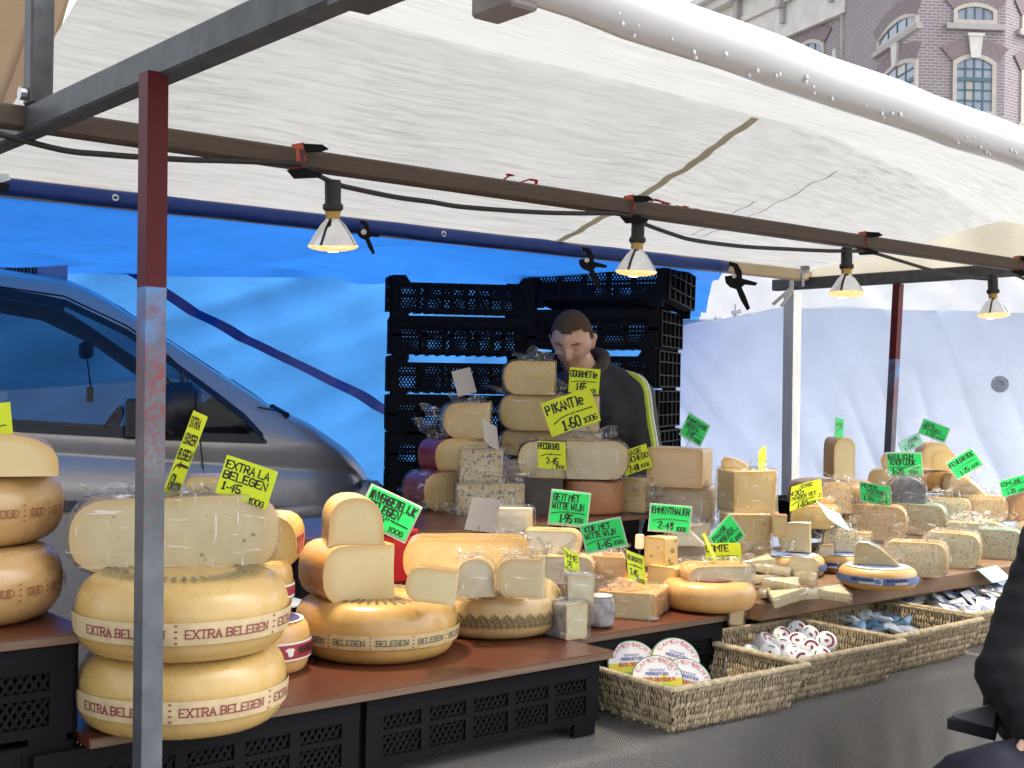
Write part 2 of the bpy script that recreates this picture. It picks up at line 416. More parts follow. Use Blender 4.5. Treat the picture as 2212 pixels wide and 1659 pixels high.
def burlap():
    m, t, out = nodes('grey_burlap'); vec = coords(t)
    sp = t.nodes.new('ShaderNodeSeparateXYZ'); lk(t, vec, sp.inputs[0])
    sm = t.nodes.new('ShaderNodeMath'); sm.operation = 'ADD'; lk(t, sp.outputs['Y'], sm.inputs[0]); lk(t, sp.outputs['Z'], sm.inputs[1])
    nz = noisetex(t, vec, 30, 2); nz2 = noisetex(t, vec, 7, 3)
    def thread(inp, per):
        a = t.nodes.new('ShaderNodeMath'); a.operation = 'MULTIPLY_ADD'; lk(t, nz, a.inputs[0]); a.inputs[1].default_value = per * 1.1; lk(t, inp, a.inputs[2])
        b = t.nodes.new('ShaderNodeMath'); b.operation = 'MULTIPLY'; lk(t, a.outputs[0], b.inputs[0]); b.inputs[1].default_value = 2 * pi / per
        c = t.nodes.new('ShaderNodeMath'); c.operation = 'SINE'; lk(t, b.outputs[0], c.inputs[0]); return c.outputs[0]
    h1, h2 = thread(sp.outputs['X'], 0.0072), thread(sm.outputs[0], 0.0058)
    mx = t.nodes.new('ShaderNodeMath'); mx.operation = 'MULTIPLY'; lk(t, h1, mx.inputs[0]); lk(t, h2, mx.inputs[1])
    a = noisetex(t, vec, 5, 5)
    col = ramp(t, a, [(0.3, (0.37, 0.35, 0.33)), (0.7, (0.46, 0.435, 0.405))])
    col = mixc(t, ramp(t, mx.outputs[0], [(0.0, 0.85), (0.75, 0.0)]), col, (0.09, 0.09, 0.09))
    pbsdf(t, out, col, 0.9, bump(t, mx.outputs[0], 0.8, 0.004), spec=0.1); return m
M_burlap = burlap()
M_grass = plain('seagrass', (0.47, 0.39, 0.26), 0.75, 0.40, 55, 0.3, spec=0.2)
M_grass_dk = plain('seagrass_core', (0.10, 0.075, 0.045), 0.85, 0.3, 50, 0.3, spec=0.1)

# ------------------------------------------------------------------ hand lettering (strokes on a 4 x 6 grid)
FONT = {
'A': ['00 26 40', '12 32'], 'B': ['00 06 36 45 44 33 03', '33 42 41 30 00'], 'C': ['45 36 16 05 01 10 30 41'],
'D': ['00 06 26 44 42 20 00'], 'E': ['46 06 00 40', '03 33'], 'F': ['46 06 00', '03 33'], 'G': ['45 36 16 05 01 10 30 41 43 23'],
'H': ['00 06', '40 46', '03 43'], 'I': ['20 26'], 'J': ['46 41 30 10 01'], 'K': ['00 06', '46 03 40'], 'L': ['06 00 40'],
'M': ['00 06 23 46 40'], 'N': ['00 06 40 46'], 'O': ['16 05 01 10 30 41 45 36 16'], 'P': ['00 06 36 45 44 33 03'],
'Q': ['16 05 01 10 30 41 45 36 16', '22 40'], 'R': ['00 06 36 45 44 33 03', '23 40'], 'S': ['45 36 16 05 04 13 33 42 41 30 10 01'],
'T': ['06 46', '26 20'], 'U': ['06 01 10 30 41 46'], 'V': ['06 20 46'], 'W': ['06 10 24 30 46'], 'X': ['00 46', '06 40'],
'Y': ['06 23 46', '23 20'], 'Z': ['06 46 00 40'], '0': ['16 05 01 10 30 41 45 36 16'], '#': ['10 16 36 30 10'], '1': ['15 26 20', '10 30'],
'2': ['05 16 36 45 44 00 40'], '3': ['05 16 36 45 44 33 23', '33 42 41 30 10 01'], '4': ['30 36 02 42'], '5': ['46 06 03 33 42 41 30 10 01'],
'6': ['36 16 02 01 10 30 41 42 33 13 02'], '7': ['06 46 10'], '8': ['13 04 05 16 36 45 44 33 13 02 01 10 30 41 42 33'],
'9': ['43 33 13 04 05 16 36 45 43 20'], '.': ['12 22'], '+': ['23 20', '12 32'], '/': ['00 46'], ' ': [],
'e': ['02 42 43 34 14 03 01 10 30'], 'j': ['24 20 10', '26 25'], 'r': ['00 04', '03 14 34'], 's': ['43 34 14 03 31 30 00'], 'i': ['20 24', '26 25'],
'h': ['00 06', '03 24 43 40'], 'c': ['43 34 14 03 01 10 30 41'], '|': ['23 20'], '$': ['35 26 15 12 21 32', '04 24', '03 23'],
}
ADV = {'I': 4.4, '.': 3.2, ' ': 2.6, '1': 4.4, 'j': 4.0, 'i': 4.2, 'M': 5.6, 'W': 5.6}
def text_strokes(txt, serif=False, jit=0.0):
    """polylines in units of cap height 1; returns list and width"""
    x = 0; L = []
    for ch in txt:
        k = {'M': 1.2, 'W': 1.2}.get(ch, 0.75 if ch in '.|' else 1.0)
        for st in FONT.get(ch, []):
            pts = [((int(q[0]) * k + x) / 6 + random.uniform(-jit, jit), int(q[1]) / 6 + random.uniform(-jit, jit)) for q in st.split()]
            L.append(pts)
            if serif:
                for e in (pts[0], pts[-1]):
                    if abs(e[1]) < 0.03 or abs(e[1] - 1) < 0.03: L.append([(e[0] - 0.13, e[1]), (e[0] + 0.13, e[1])])
        x += ADV.get(ch, 5.4)
    return L, max(x - 1.4, 1) / 6
def ribbons(mb, polys, wd, fn, sub=0.0):
    """flat pen strokes: polys in 2D, fn maps (x, y, lift) to 3D"""
    for n_, P in enumerate(polys):
        if len(P) < 2: continue
        if sub:
            Q = [P[0]]
            for a, b in zip(P, P[1:]):
                k = max(1, int(hypot(b[0] - a[0], b[1] - a[1]) / sub))
                Q += [(a[0] + (b[0] - a[0]) * i / k, a[1] + (b[1] - a[1]) * i / k) for i in range(1, k + 1)]
            P = Q
        V = []; m = len(P)
        for i, p in enumerate(P):
            a = P[max(i - 1, 0)]; b = P[min(i + 1, m - 1)]
            dx, dy = b[0] - a[0], b[1] - a[1]; l = hypot(dx, dy) or 1; dx /= l; dy /= l
            ext = wd * 0.45 * (-1 if i == 0 else 1 if i == m - 1 else 0)
            px, py = p[0] + dx * ext, p[1] + dy * ext
            wv = wd / 2
            if 0 < i < m - 1:
                d1 = (P[i][0] - a[0], P[i][1] - a[1]); l1 = hypot(*d1) or 1
                c = (d1[0] * dx + d1[1] * dy) / l1; wv = wd / 2 / max(0.55, abs(c))
            V.append(fn(px - dy * wv, py + dx * wv, n_ * 2e-5)); V.append(fn(px + dy * wv, py - dx * wv, n_ * 2e-5))
        mb.add(V, [(2 * i, 2 * i + 1, 2 * i + 3, 2 * i + 2) for i in range(m - 1)])
def lay(txt, x, y, wdt, h, serif=False, jit=0.02):
    L, tw = text_strokes(txt, serif, jit)
    return [[(x + px / tw * wdt, y + py * h) for px, py in P] for P in L]

# ------------------------------------------------------------------ ground and far building
gm = bpy.data.materials.new('brick_paving'); gm.use_nodes = True; t = gm.node_tree; t.nodes.clear(); out = t.nodes.new('ShaderNodeOutputMaterial')
br = t.nodes.new('ShaderNodeTexBrick'); br.inputs['Scale'].default_value = 5; br.inputs['Color1'].default_value = (0.34, 0.31, 0.28, 1); br.inputs['Color2'].default_value = (0.28, 0.26, 0.24, 1); br.inputs['Mortar'].default_value = (0.18, 0.17, 0.16, 1)
lk(t, coords(t), br.inputs['Vector']); pbsdf(t, out, br.outputs['Color'], 0.8)
g = mesh('ground', [(-300, -300, 0), (300, -300, 0), (300, 300, 0), (-300, 300, 0)], [(0, 1, 2, 3)], gm); g['kind'] = 'structure'

def brick_mat():
    m, t, out = nodes('dark_brick')
    vec = coords(t, (1, 1, 1))
    b = t.nodes.new('ShaderNodeTexBrick'); b.inputs['Scale'].default_value = 1.0
    b.inputs['Brick Width'].default_value = 0.24; b.inputs['Row Height'].default_value = 0.085; b.inputs['Mortar Size'].default_value = 0.016
    b.inputs['Color1'].default_value = (0.22, 0.185, 0.195, 1); b.inputs['Color2'].default_value = (0.29, 0.235, 0.245, 1); b.inputs['Mortar'].default_value = (0.42, 0.40, 0.42, 1)
    sp = t.nodes.new('ShaderNodeSeparateXYZ'); cb = t.nodes.new('ShaderNodeCombineXYZ'); lk(t, vec, sp.inputs[0])
    lk(t, sp.outputs['X'], cb.inputs['X']); lk(t, sp.outputs['Z'], cb.inputs['Y'])
    lk(t, cb.outputs[0], b.inputs['Vector'])
    f = noisetex(t, vec, 0.6, 5)
    col = mixc(t, ramp(t, f, [(0.3, 0.0), (0.7, 0.35)]), b.outputs['Color'], (0.25, 0.2, 0.2))
    pbsdf(t, out, col, 0.85, bump(t, b.outputs['Fac'], -0.3, 0.01)); return m
M_brick = brick_mat()
M_arch = plain('arch_brick', (0.26, 0.21, 0.22), 0.85, 0.35, 14, 0.3, stretch=(6, 1, 1))
M_stone = plain('white_stone', (0.66, 0.64, 0.60), 0.7, 0.12, 3, 0.1)
M_sill = plain('grey_sill', (0.42, 0.39, 0.38), 0.7, 0.1, 3, 0.1)
M_fr = plain('cream_window_frame', (0.50, 0.46, 0.40), 0.5, 0.1, 5, 0)
M_teal = plain('teal_glazing_bar', (0.075, 0.15, 0.17), 0.5, 0.1, 5, 0)
M_pane = plain('window_glass', (0.30, 0.35, 0.44), 0.08, 0.25, 0.8, 0)
M_pane2 = plain('window_glass_beige', (0.44, 0.42, 0.36), 0.10, 0.15, 0.8, 0)

def facade(parent, p0, p1, z0, z1, name='wall'):
    """wall sheet between two ground points; returns an object whose local x runs along it and -y faces out"""
    p0 = Vector(p0); p1 = Vector(p1); L = (p1 - p0).length; a = atan2(p1.y - p0.y, p1.x - p0.x)
    mb = MB(); mb.box((0, 0, z0), (L, 0.5, z1)); o = mb.build(name, M_brick, parent)
    o.location = p0 - Vector(parent.location); o.rotation_euler = (0, 0, a)
    return o, L
def arch_pts(w_, h, rise, n=8):
    P = [(-w_ / 2, 0), (w_ / 2, 0), (w_ / 2, h - rise)]
    R = (w_ * w_ / 4 + rise * rise) / (2 * rise); a = math.asin(w_ / 2 / R)
    P += [(R * sin(a - 2 * a * i / n), h - R + R * cos(a - 2 * a * i / n)) for i in range(1, n)]
    P.append((-w_ / 2, h - rise)); return P
def poly_prism(mb, P, y0, y1, dx=0, dz=0):
    m = len(P); V = [(p[0] + dx, y0, p[1] + dz) for p in P] + [(p[0] + dx, y1, p[1] + dz) for p in P]
    Fc = [tuple(range(m)), tuple(reversed(range(m, 2 * m)))] + [(i, i + m, (i + 1) % m + m, (i + 1) % m) for i in range(m)]
    mb.add(V, Fc)
def ring_prism(mb, A, B, y0, y1, dx=0, dz=0):
    m = len(A)
    V = [(p[0] + dx, y0, p[1] + dz) for p in A] + [(p[0] + dx, y0, p[1] + dz) for p in B] + [(p[0] + dx, y1, p[1] + dz) for p in A] + [(p[0] + dx, y1, p[1] + dz) for p in B]
    Fc = []
    for i in range(m):
        j = (i + 1) % m
        Fc += [(i, j, m + j, m + i), (2 * m + i, i, j, 2 * m + j) if False else (i, 2 * m + i, 2 * m + j, j), (m + i, m + j, 3 * m + j, 3 * m + i)]
    mb.add(V, Fc)
def window(par, x, z, w_, h, rise, rows, cols, key=False, pane2=()):
    """arched window on a facade: frame, panes, glazing bars, brick arch, sill, keystone (sub-parts of the window)"""
    A = arch_pts(w_, h, rise); k = 0.12
    B = [(px * (w_ - 2 * k) / w_, k + (pz) * (h - 2 * k) / h) for px, pz in A]
    mb = MB(); ring_prism(mb, A, B, -0.06, 0.02, x, z); win = mb.build('window', M_fr, par)
    iw, ih = w_ - 2 * k, h - 2 * k
    def top(xx):
        R = (iw * iw / 4 + rise * rise) / (2 * rise); return k + ih - R + sqrt(max(R * R - xx * xx, 0))
    for c in range(cols):
        for r in range(rows):
            xa = -iw / 2 + iw * c / cols; xb = xa + iw / cols; za = k + ih * r / rows; zb = k + ih * (r + 1) / rows
            P = [(xa, za), (xb, za), (xb, min(zb, top(xb))), ((xa + xb) / 2, min(zb, top((xa + xb) / 2))), (xa, min(zb, top(xa)))]
            mb = MB(); mb.add([(p[0] + x, -0.012 - 0.0006 * ((c + r) % 2), p[1] + z) for p in P], [tuple(range(5))])
            mb.build('pane', M_pane2 if (c, r) in pane2 else M_pane, win)
    mb = MB()
    for c in range(1, cols): xx = -iw / 2 + iw * c / cols; mb.box((x + xx - 0.022, -0.036, z + k), (x + xx + 0.022, -0.013, z + top(xx)))
    for r in range(1, rows):
        zz = k + ih * r / rows; th = 0.055 if (rows == 5 and r == 3) else 0.02
        mb.box((x - iw / 2, -0.03 - th * 0.3, z + zz - th), (x + iw / 2, -0.014, z + zz + th))
    mb.build('glazing_bar', M_teal, win)
    C = arch_pts(w_ + 0.7, h + 0.42, rise + 0.04)[2:]; A2 = arch_pts(w_ + 0.02, h + 0.01, rise)[2:]
    mb = MB(); m = len(C)
    V = [(p[0] + x, -0.045, p[1] + z) for p in A2] + [(p[0] + x, -0.045, p[1] + z) for p in C]
    V += [(p[0] + x, 0.01, p[1] + z) for p in A2] + [(p[0] + x, 0.01, p[1] + z) for p in C]
    Fc = []
    for i in range(m - 1): Fc += [(i, m + i, m + i + 1, i + 1), (m + i, 3 * m + i, 3 * m + i + 1, m + i + 1), (i, i + 1, 2 * m + i + 1, 2 * m + i)]
    mb.add(V, Fc); mb.build('brick_arch', M_arch, win)
    mb = MB(); mb.box((x - w_ / 2 - 0.22, -0.14, z - 0.16), (x + w_ / 2 + 0.22, 0.02, z - 0.005)); mb.build('sill', M_sill, win)
    if key:
        mb = MB(); P = [(-0.13, h - 0.12), (0.13, h - 0.12), (0.2, h + 0.48), (-0.2, h + 0.48)]
        poly_prism(mb, P, -0.12, 0.0, x, z); P2 = [(-0.24, h + 0.48), (0.24, h + 0.48), (0.24, h + 0.56), (-0.24, h + 0.56)]
        poly_prism(mb, P2, -0.14, 0.0, x, z); mb.build('keystone', M_stone, win)
    return win

BD = 35.0
bR = at(2062, 300, d=BD); 
pA = at(1945, 300, d=BD - 0.2); pB = at(2168, 300, d=BD + 0.0); pC = at(1812, 300, d=BD + 4.6); pD = at(1400, 300, d=BD + 16); pE = at(2330, 300, d=BD + 2.2)
for p in (pA, pB, pC, pD, pE): p.z = 0
bl = thing('brick_building', 'dark brick building with arched windows and white corner stones, far behind the canopy', 'building', (pA.x, pA.y, 0))
zt = lambda v, d: CAM_Z + (CY + 6 - v) / FPX * d
fB, LB = facade(bl, pA, pB, 0, 17)          # frontal bay
fA, LA = facade(bl, pC, pA, 0, 17)          # bay that runs back to the left
fC, LC = facade(bl, pB, pE, 0, 17)
fD, LD = facade(bl, pD, pC, 0, 11.6 + 0.0)
def xi(o, u, v=150):
    """local x on a facade seen at column u"""
    M = Matrix.Translation(o.location + Vector(bl.location)) @ Matrix.Rotation(o.rotation_euler.z, 4, 'Z')
    Mi = M.inverted(); e = Mi @ EYE; r = Mi.to_3x3() @ ray(u, v); k = -e.y / r.y
    return (e + r * k).x, (e + r * k).z
x0, zb = xi(fB, 2100, 250); x1, zt_ = xi(fB, 2100, 117)
sx0 = xi(fB, 2056, 200)[0]; sx1 = xi(fB, 2150, 200)[0]
cxw = (sx0 + sx1) / 2; ww = sx1 - sx0
window(fB, cxw, zb, ww, zt_ - zb, 0.22, 5, 4, True, ((1, 2), (1, 1)))
z2b = xi(fB, 2100, 53)[1]; z2t = xi(fB, 2100, 6)[1]
window(fB, cxw, z2b, ww, z2t - z2b, 0.2, 1, 4)
window(fB, cxw, zb - 4.6, ww, zt_ - zb, 0.22, 5, 4, True)
ax0 = xi(fA, 1897, 180)[0]; ax1 = xi(fA, 1982, 180)[0]; axc = (ax0 + ax1) / 2; aw = ax1 - ax0
za = xi(fA, 1940, 135)[1]; zA0 = xi(fA, 1940, 268)[1]
window(fA, axc, zA0, aw, za - zA0, 0.25, 5, 4, True, ((2, 4),))
za2 = xi(fA, 1940, 83)[1]; za3 = xi(fA, 1940, 40)[1]
window(fA, axc, za2, aw, za3 - za2, 0.3, 1, 4)
window(fA, axc, zA0 - 4.6, aw, za - zA0, 0.25, 5, 4, True)
cx0 = xi(fC, 2200, 150)[0]
window(fC, cx0 + 0.75, zb - 0.1, 1.35, zt_ - zb, 0.22, 5, 4, True); window(fC, cx0 + 0.75, z2b, 1.35, z2t - z2b, 0.2, 1, 4)
# left wing: window, quoins, cornice
dx0 = xi(fD, 1712, 110)[0]; dx1 = xi(fD, 1782, 110)[0]; dz1 = xi(fD, 1750, 86)[1]
window(fD, (dx0 + dx1) / 2, dz1 - 2.3, dx1 - dx0, 2.3, 0.3, 5, 4)
window(fD, (dx0 + dx1) / 2 - 4.5, dz1 - 2.3, dx1 - dx0, 2.3, 0.3, 5, 4)
qx0 = xi(fD, 1826, 110)[0]; qx1 = LD + 0.02
zc = xi(fD, 1800, 43)[1]
mb = MB(); mb.box((0, 0.003, 11.603), (LD, 0.5, zc + 0.2)); mb.build('upper_wall', M_brick, fD)
mb = MB(); mb.box((qx0, -0.2, 0), (qx1 + 0.25, 0.1, zc)); q = mb.build('corner_pilaster', M_stone, fD)
for i in range(int(zc / 0.9)):
    mb = MB(); mb.box((qx0 - 0.35, -0.24, i * 0.9 + 0.1), (qx1 + 0.05, 0.1, i * 0.9 + 0.5)); mb.build('quoin', M_stone, fD)
for k, (h0, h1, ov) in enumerate(((0, 0.35, 0.12), (0.36, 1.15, 0.06), (1.16, 1.36, 0.2), (1.37, 1.95, 0.12), (1.96, 2.25, 0.5), (2.26, 2.5, 0.8))):
    mb = MB(); mb.box((0, -ov - 0.1, zc + h0), (LD + 0.35 + ov, 0.3, zc + h1)); mb.build('cornice', M_stone, fD)
for i in range(7):
    mb = MB(); xx = LD - 0.2 - i * 2.6
    if xx < 0.3: break
    mb.box((xx - 0.12, -0.45, zc + 1.0), (xx + 0.12, -0.05, zc + 1.95)); mb.box((xx - 0.09, -0.3, zc + 0.5), (xx + 0.09, -0.05, zc + 1.0)); mb.build('cornice_bracket', M_sill, fD)

# ------------------------------------------------------------------ stall frame
XL, XR = 0.79, 4.50
ZB = 1.85                                    # underside of the cross beams
YF, YRID, YB = 1.25, 2.52, 3.42
ZRID, ZREAR, ZF = 2.26, 1.91, 1.885
fr = thing('market_stall_frame', 'galvanised tube frame of the cheese stall with a red painted post in front', 'stall frame', (XL, 1.767, 0))
O = Vector((XL, 1.767, 0))
def part(mb, name, m, par, org=O, smooth=False):
    mb.v = [p - org for p in mb.v]; return mb.build(name, m, par, smooth)
def post_mat():
    m, t, out = nodes('half_painted_post'); tc = t.nodes.new('ShaderNodeTexCoord')
    sp = t.nodes.new('ShaderNodeSeparateXYZ'); lk(t, tc.outputs['Object'], sp.inputs[0])
    vec = coords(t); nz = noisetex(t, vec, 110, 6, 0.75); nz2 = noisetex(t, vec, 14, 4)
    def gt(inp, v, soft):
        r = t.nodes.new('ShaderNodeMapRange'); lk(t, inp, r.inputs[0]); r.inputs[1].default_value = v - soft; r.inputs[2].default_value = v + soft; return r.outputs[0]
    j = t.nodes.new('ShaderNodeMath'); j.operation = 'MULTIPLY_ADD'; lk(t, nz2, j.inputs[0]); j.inputs[1].default_value = 0.012; lk(t, sp.outputs['Z'], j.inputs[2])
    up = gt(j.outputs[0], 1.545, 0.001)
    steel = ramp(t, nz2, [(0.3, (0.085, 0.095, 0.11)), (0.7, (0.15, 0.165, 0.185))])
    # flaked remains of red paint below the painted part, thinning downwards
    fl = t.nodes.new('ShaderNodeMapRange'); lk(t, sp.outputs['Z'], fl.inputs[0]); fl.inputs[1].default_value = 1.05; fl.inputs[2].default_value = 1.42; fl.inputs[3].default_value = 0.0; fl.inputs[4].default_value = 0.17
    ad = t.nodes.new('ShaderNodeMath'); ad.operation = 'ADD'; lk(t, nz, ad.inputs[0]); lk(t, fl.outputs[0], ad.inputs[1])
    flk = gt(ad.outputs[0], 0.66, 0.05)
    col = mixc(t, flk, steel, (0.19, 0.075, 0.085))
    bl_ = t.nodes.new('ShaderNodeMapRange'); lk(t, sp.outputs['Z'], bl_.inputs[0]); bl_.inputs[1].default_value = 1.42; bl_.inputs[2].default_value = 1.47; 
    b2 = t.nodes.new('ShaderNodeMath'); b2.operation = 'MULTIPLY'; lk(t, bl_.outputs[0], b2.inputs[0]); lk(t, ramp(t, nz2, [(0.4, 0.2), (0.55, 0.9)]), b2.inputs[1])
    col = mixc(t, b2.outputs[0], col, (0.10, 0.22, 0.42))
    col = mixc(t, up, col, (0.075, 0.007, 0.009))
    mt = t.nodes.new('ShaderNodeMath'); mt.operation = 'MULTIPLY_ADD'; lk(t, up, mt.inputs[0]); mt.inputs[1].default_value = -0.5; mt.inputs[2].default_value = 0.5
    pbsdf(t, out, col, 0.5, bump(t, nz, 0.15, 0.002), mt.outputs[0], spec=0.2); return m
M_post = post_mat()
pw = 0.032
mb = MB(); pb = at(324, 1640, Y=1.767); pt = at(352, 180, Y=1.767)
def leanpost(mb, p, q, w_, z0=0.0, z1=None):
    d = (q - p) / (q.z - p.z); a = p + d * (z0 - p.z); b = q if z1 is None else p + d * (z1 - p.z)
    mb.bar(a, b, w_, w_, up=(0, 1, 0))
leanpost(mb, at(318, 1640, Y=1.767), at(332, 175, Y=1.767), pw, 0.0, ZB + 0.004)
o = part(mb, 'post', M_post, fr); o['label'] = 'red painted top, bare flaking steel below'
mb = MB(); mb.box((XL - 0.021, 1.16, ZB), (XL + 0.021, 3.44, ZB + 0.05), bev=0.004); part(mb, 'cross_beam', M_galv, fr)
mb = MB(); mb.box((XL - 0.028, 1.19, ZB - 0.008), (XL + 0.028, 1.27, ZB + 0.058)); part(mb, 'beam_sleeve', M_galv, fr)
kp = at(82, 235, X=XL)
mb = MB(); mb.box((XL - 0.021, kp.y - 0.021, ZB + 0.051), (XL + 0.021, kp.y + 0.021, ZRID - 0.03), bev=0.004); part(mb, 'king_post', M_galv, fr)
mb = MB(); mb.tube([(XL - 0.022, kp.y, ZB + 0.07), (XL - 0.034, kp.y, ZB + 0.07)], 0.012, 10); part(mb, 'bolt', M_steel, fr)
mb = MB(); mb.box((XL - 0.021, YB - 0.02, 0), (XL + 0.021, YB + 0.02, ZB - 0.001)); part(mb, 'post', M_galv, fr)
mb = MB(); mb.box((XR - 0.021, 1.16, ZB), (XR + 0.021, 3.60, ZB + 0.05), bev=0.004); part(mb, 'cross_beam', M_galv, fr)
mb = MB(); leanpost(mb, at(1921, 985, X=XR), at(1940, 625, X=XR), 0.032, 0.0, ZB - 0.002)
o = part(mb, 'post', M_post, fr)
mb = MB(); mb.box((XR - 0.021, 1.76, 0), (XR + 0.021, 1.80, ZB - 0.001)); part(mb, 'post', M_galv, fr)
wp = at(1708, 700, Y=3.56)
mb = MB(); leanpost(mb, at(1706, 1150, Y=3.56), at(1712, 640, Y=3.56), 0.056, 0.0, ZB - 0.004); part(mb, 'white_post', M_white_wood, fr)
# front pipe with the canopy rolled over it, ridge tube and rear rail
PR = 0.038
pf0 = Vector((0.62, YF, ZF + 0.075)); pf1 = Vector((4.75, YF - 0.02, ZF - 0.105))
mb = MB(); n = 40
mb.tube([pf0.lerp(pf1, i / n) + Vector((0, 0, -0.012 * sin(pi * i / n))) for i in range(n + 1)], PR - 0.006, 14); part(mb, 'front_pipe', M_galv, fr, smooth=True)
brk = at(1092, 22, Y=YF + 0.03)
mb = MB(); mb.box((brk.x - 0.024, YF - 0.01, brk.z - 0.006), (brk.x + 0.024, YF + 0.075, brk.z + 0.03), bev=0.004); part(mb, 'pipe_bracket', plain('brown_grey_steel', (0.20, 0.18, 0.17), 0.5, 0.2, 20, 0.1), fr)
mb = MB(); mb.box((0.60, YB - 0.024, ZREAR - 0.026), (4.62, YB + 0.024, ZREAR + 0.022), bev=0.006); o = part(mb, 'rear_rail', M_rail, fr)
# wooden lamp bar
barL, barR = at(-160, 226, Y=2.36), at(2330, 592, Y=2.36)
mb = MB(); mb.box((0, -0.021, -0.021), ((barR - barL).length, 0.021, 0.021), bev=0.005)
bar = mb.build('wooden_bar', M_wood_bar)
bar.location = barL; bdv = (barR - barL).normalized(); bar.rotation_euler = Vector((1, 0, 0)).rotation_difference(bdv).to_euler()
tag(bar, 'long weathered brown wooden bar under the canopy that carries the lamps', 'bar')
def barp(u):
    """point of the bar axis seen at column u"""
    a, b = 0.0, 1.0
    for _ in range(40):
        m_ = (a + b) / 2
        if proj(barL.lerp(barR, m_))[0] < u: a = m_
        else: b = m_
    return barL.lerp(barR, a)

# ------------------------------------------------------------------ canopy
cp = thing('canopy', 'dirty white canvas canopy stretched over the cheese stall', 'canopy', (2.6, 2.4, 2.0))
OC = Vector((2.6, 2.4, 2.0))
XC0, XC1 = 0.975, 4.47
def ridz(X): return ZRID + 0.004 - (max(0, X - 3.05) / 1.4) ** 1.5 * 0.19
def roof_pt(a, b):
    X = XC0 + (XC1 - XC0) * a
    if b < 0.45:
        s = b / 0.45; pf = pf0.lerp(pf1, (X - pf0.x) / (pf1.x - pf0.x))
        y = pf.y + (YRID - pf.y) * s; z0 = pf.z + PR; z = z0 + (ridz(X) - z0) * s - 0.035 * sin(pi * s)
        X2 = X - 0.35 * (1 - s) * (1 - a) 
    else:
        s = (b - 0.45) / 0.55; y = YRID + (YB + 0.03 - YRID) * s; z = ridz(X) + (ZREAR + 0.026 - ridz(X)) * s - 0.03 * sin(pi * s) * (1 - 0.2 * sin(9 * X))
        X2 = X
    z += 0.008 * n3((X, y * 1.6, 0), 1.6)
    return Vector((X2, y, z)) - OC
V, Fc = grid(roof_pt, 120, 80); mesh('roof_sheet', V, Fc, M_roof, cp, True)
# roll of white PVC round the front pipe
mb = MB(); mb.tube([pf0.lerp(pf1, i / n) + Vector((0, 0, -0.012 * sin(pi * i / n) + 0.0015 * sin(i * 1.7))) - OC for i in range(n + 1)], [PR + 0.0012 * sin(i * 2.3) for i in range(n + 1)], 28)
mb.build('front_roll', M_pvc, cp, True)
mb = MB()
M_drop = glass_mat('water_drop', (0.9, 0.92, 0.95), 1.4)
for i in range(70):
    p = pf0.lerp(pf1, random.uniform(0.12, 0.8)) + Vector((0, 0, -0.012)); a = random.uniform(-2.5, -1.9) if random.random() < 0.75 else random.uniform(-2.9, -2.4)
    r = random.uniform(0.0015, 0.0035); c = p + Vector((0, cos(a), sin(a))) * (PR + 0.001)
    mb.lathe([(0, -r * 1.5), (r, -r * 0.5), (r * 0.8, r * 0.5), (0, r * 1.6)], 6, M=Matrix.Translation(c - OC))
o = mb.build('water_drops', plain('wet_drop', (0.6, 0.6, 0.6), 0.05, 0.0, 5, 0), cp, True); o['kind'] = 'stuff'
# tan seam tape and stitched repair on the rear slope
def on_roof(X, s, lift=-0.006):
    a = (X - XC0) / (XC1 - XC0); return roof_pt(a, 0.45 + 0.55 * s) + Vector((0, 0, lift))
def strip(name, X0, X1, wd, m, s0=0.0, s1=1.0, n=40, wob=0.0):
    V = []
    for i in range(n + 1):
        s = s0 + (s1 - s0) * i / n; X = X0 + (X1 - X0) * i / n + wob * n3((i * 0.35, X0, 0), 1.0)
        k = wd * (1 + 0.25 * n3((i * 0.5, 1, X0), 1)); V += [on_roof(X - k / 2, s), on_roof(X + k / 2, s)]
    return mesh(name, V, [(2 * i, 2 * i + 1, 2 * i + 3, 2 * i + 2) for i in range(n)], m, cp)
M_tape = tarp('tan_tape', (0.48, 0.43, 0.31), (0.46, 0.42, 0.31), 0.5, 0.7)
strip('seam_tape', 3.07, 3.04, 0.036, M_tape, 0.02, 0.98, 40, 0.02)
M_tear = tarp('tear_stitch', (0.12, 0.11, 0.08), (0.12, 0.1, 0.08), 0.3, 0.8)
strip('tear', 3.62, 3.58, 0.005, M_tear, 0.12, 0.78, 30, 0.03); strip('tear', 3.50, 3.52, 0.005, M_tear, 0.40, 0.75, 20, 0.02)
M_tapew = tarp('white_hem', (0.82, 0.81, 0.78), (0.86, 0.85, 0.82), 0.6, 0.5)
# red lettering printed on the rear slope, half hidden behind the bar
M_red = tarp('red_print', (0.42, 0.01, 0.015), (0.42, 0.01, 0.015), 0.4, 0.6)
def roof_at(u, v):
    r = ray(u, v); best = None; 
    lo, hi = 2.6, 3.42
    for _ in range(40):
        y = (lo + hi) / 2; k = y / r.y; p = EYE + r * k; s = (y - YRID) / (YB + 0.03 - YRID)
        q = on_roof(min(max(p.x, XC0), XC1), s, 0) + OC
        if p.z > q.z: hi = y
        else: lo = y
    return p.x, s
for ch, u, v in (('J', 1085, 372), ('C', 1150, 386), ('R', 1425, 432), ('U', 1452, 440), ('K', 1492, 447)):
    X, s = roof_at(u, v)
    L, tw = text_strokes(ch, True); mb = MB()
    ribbons(mb, L, 0.11, lambda x, y, l, X=X, s=s: on_roof(X + (x - 0.3) * 0.085, s + 0.115 - y * 0.115, -0.004 - l), 0.2)
    o = mb.build('red_letter', M_red, cp); o['kind'] = 'stuff'
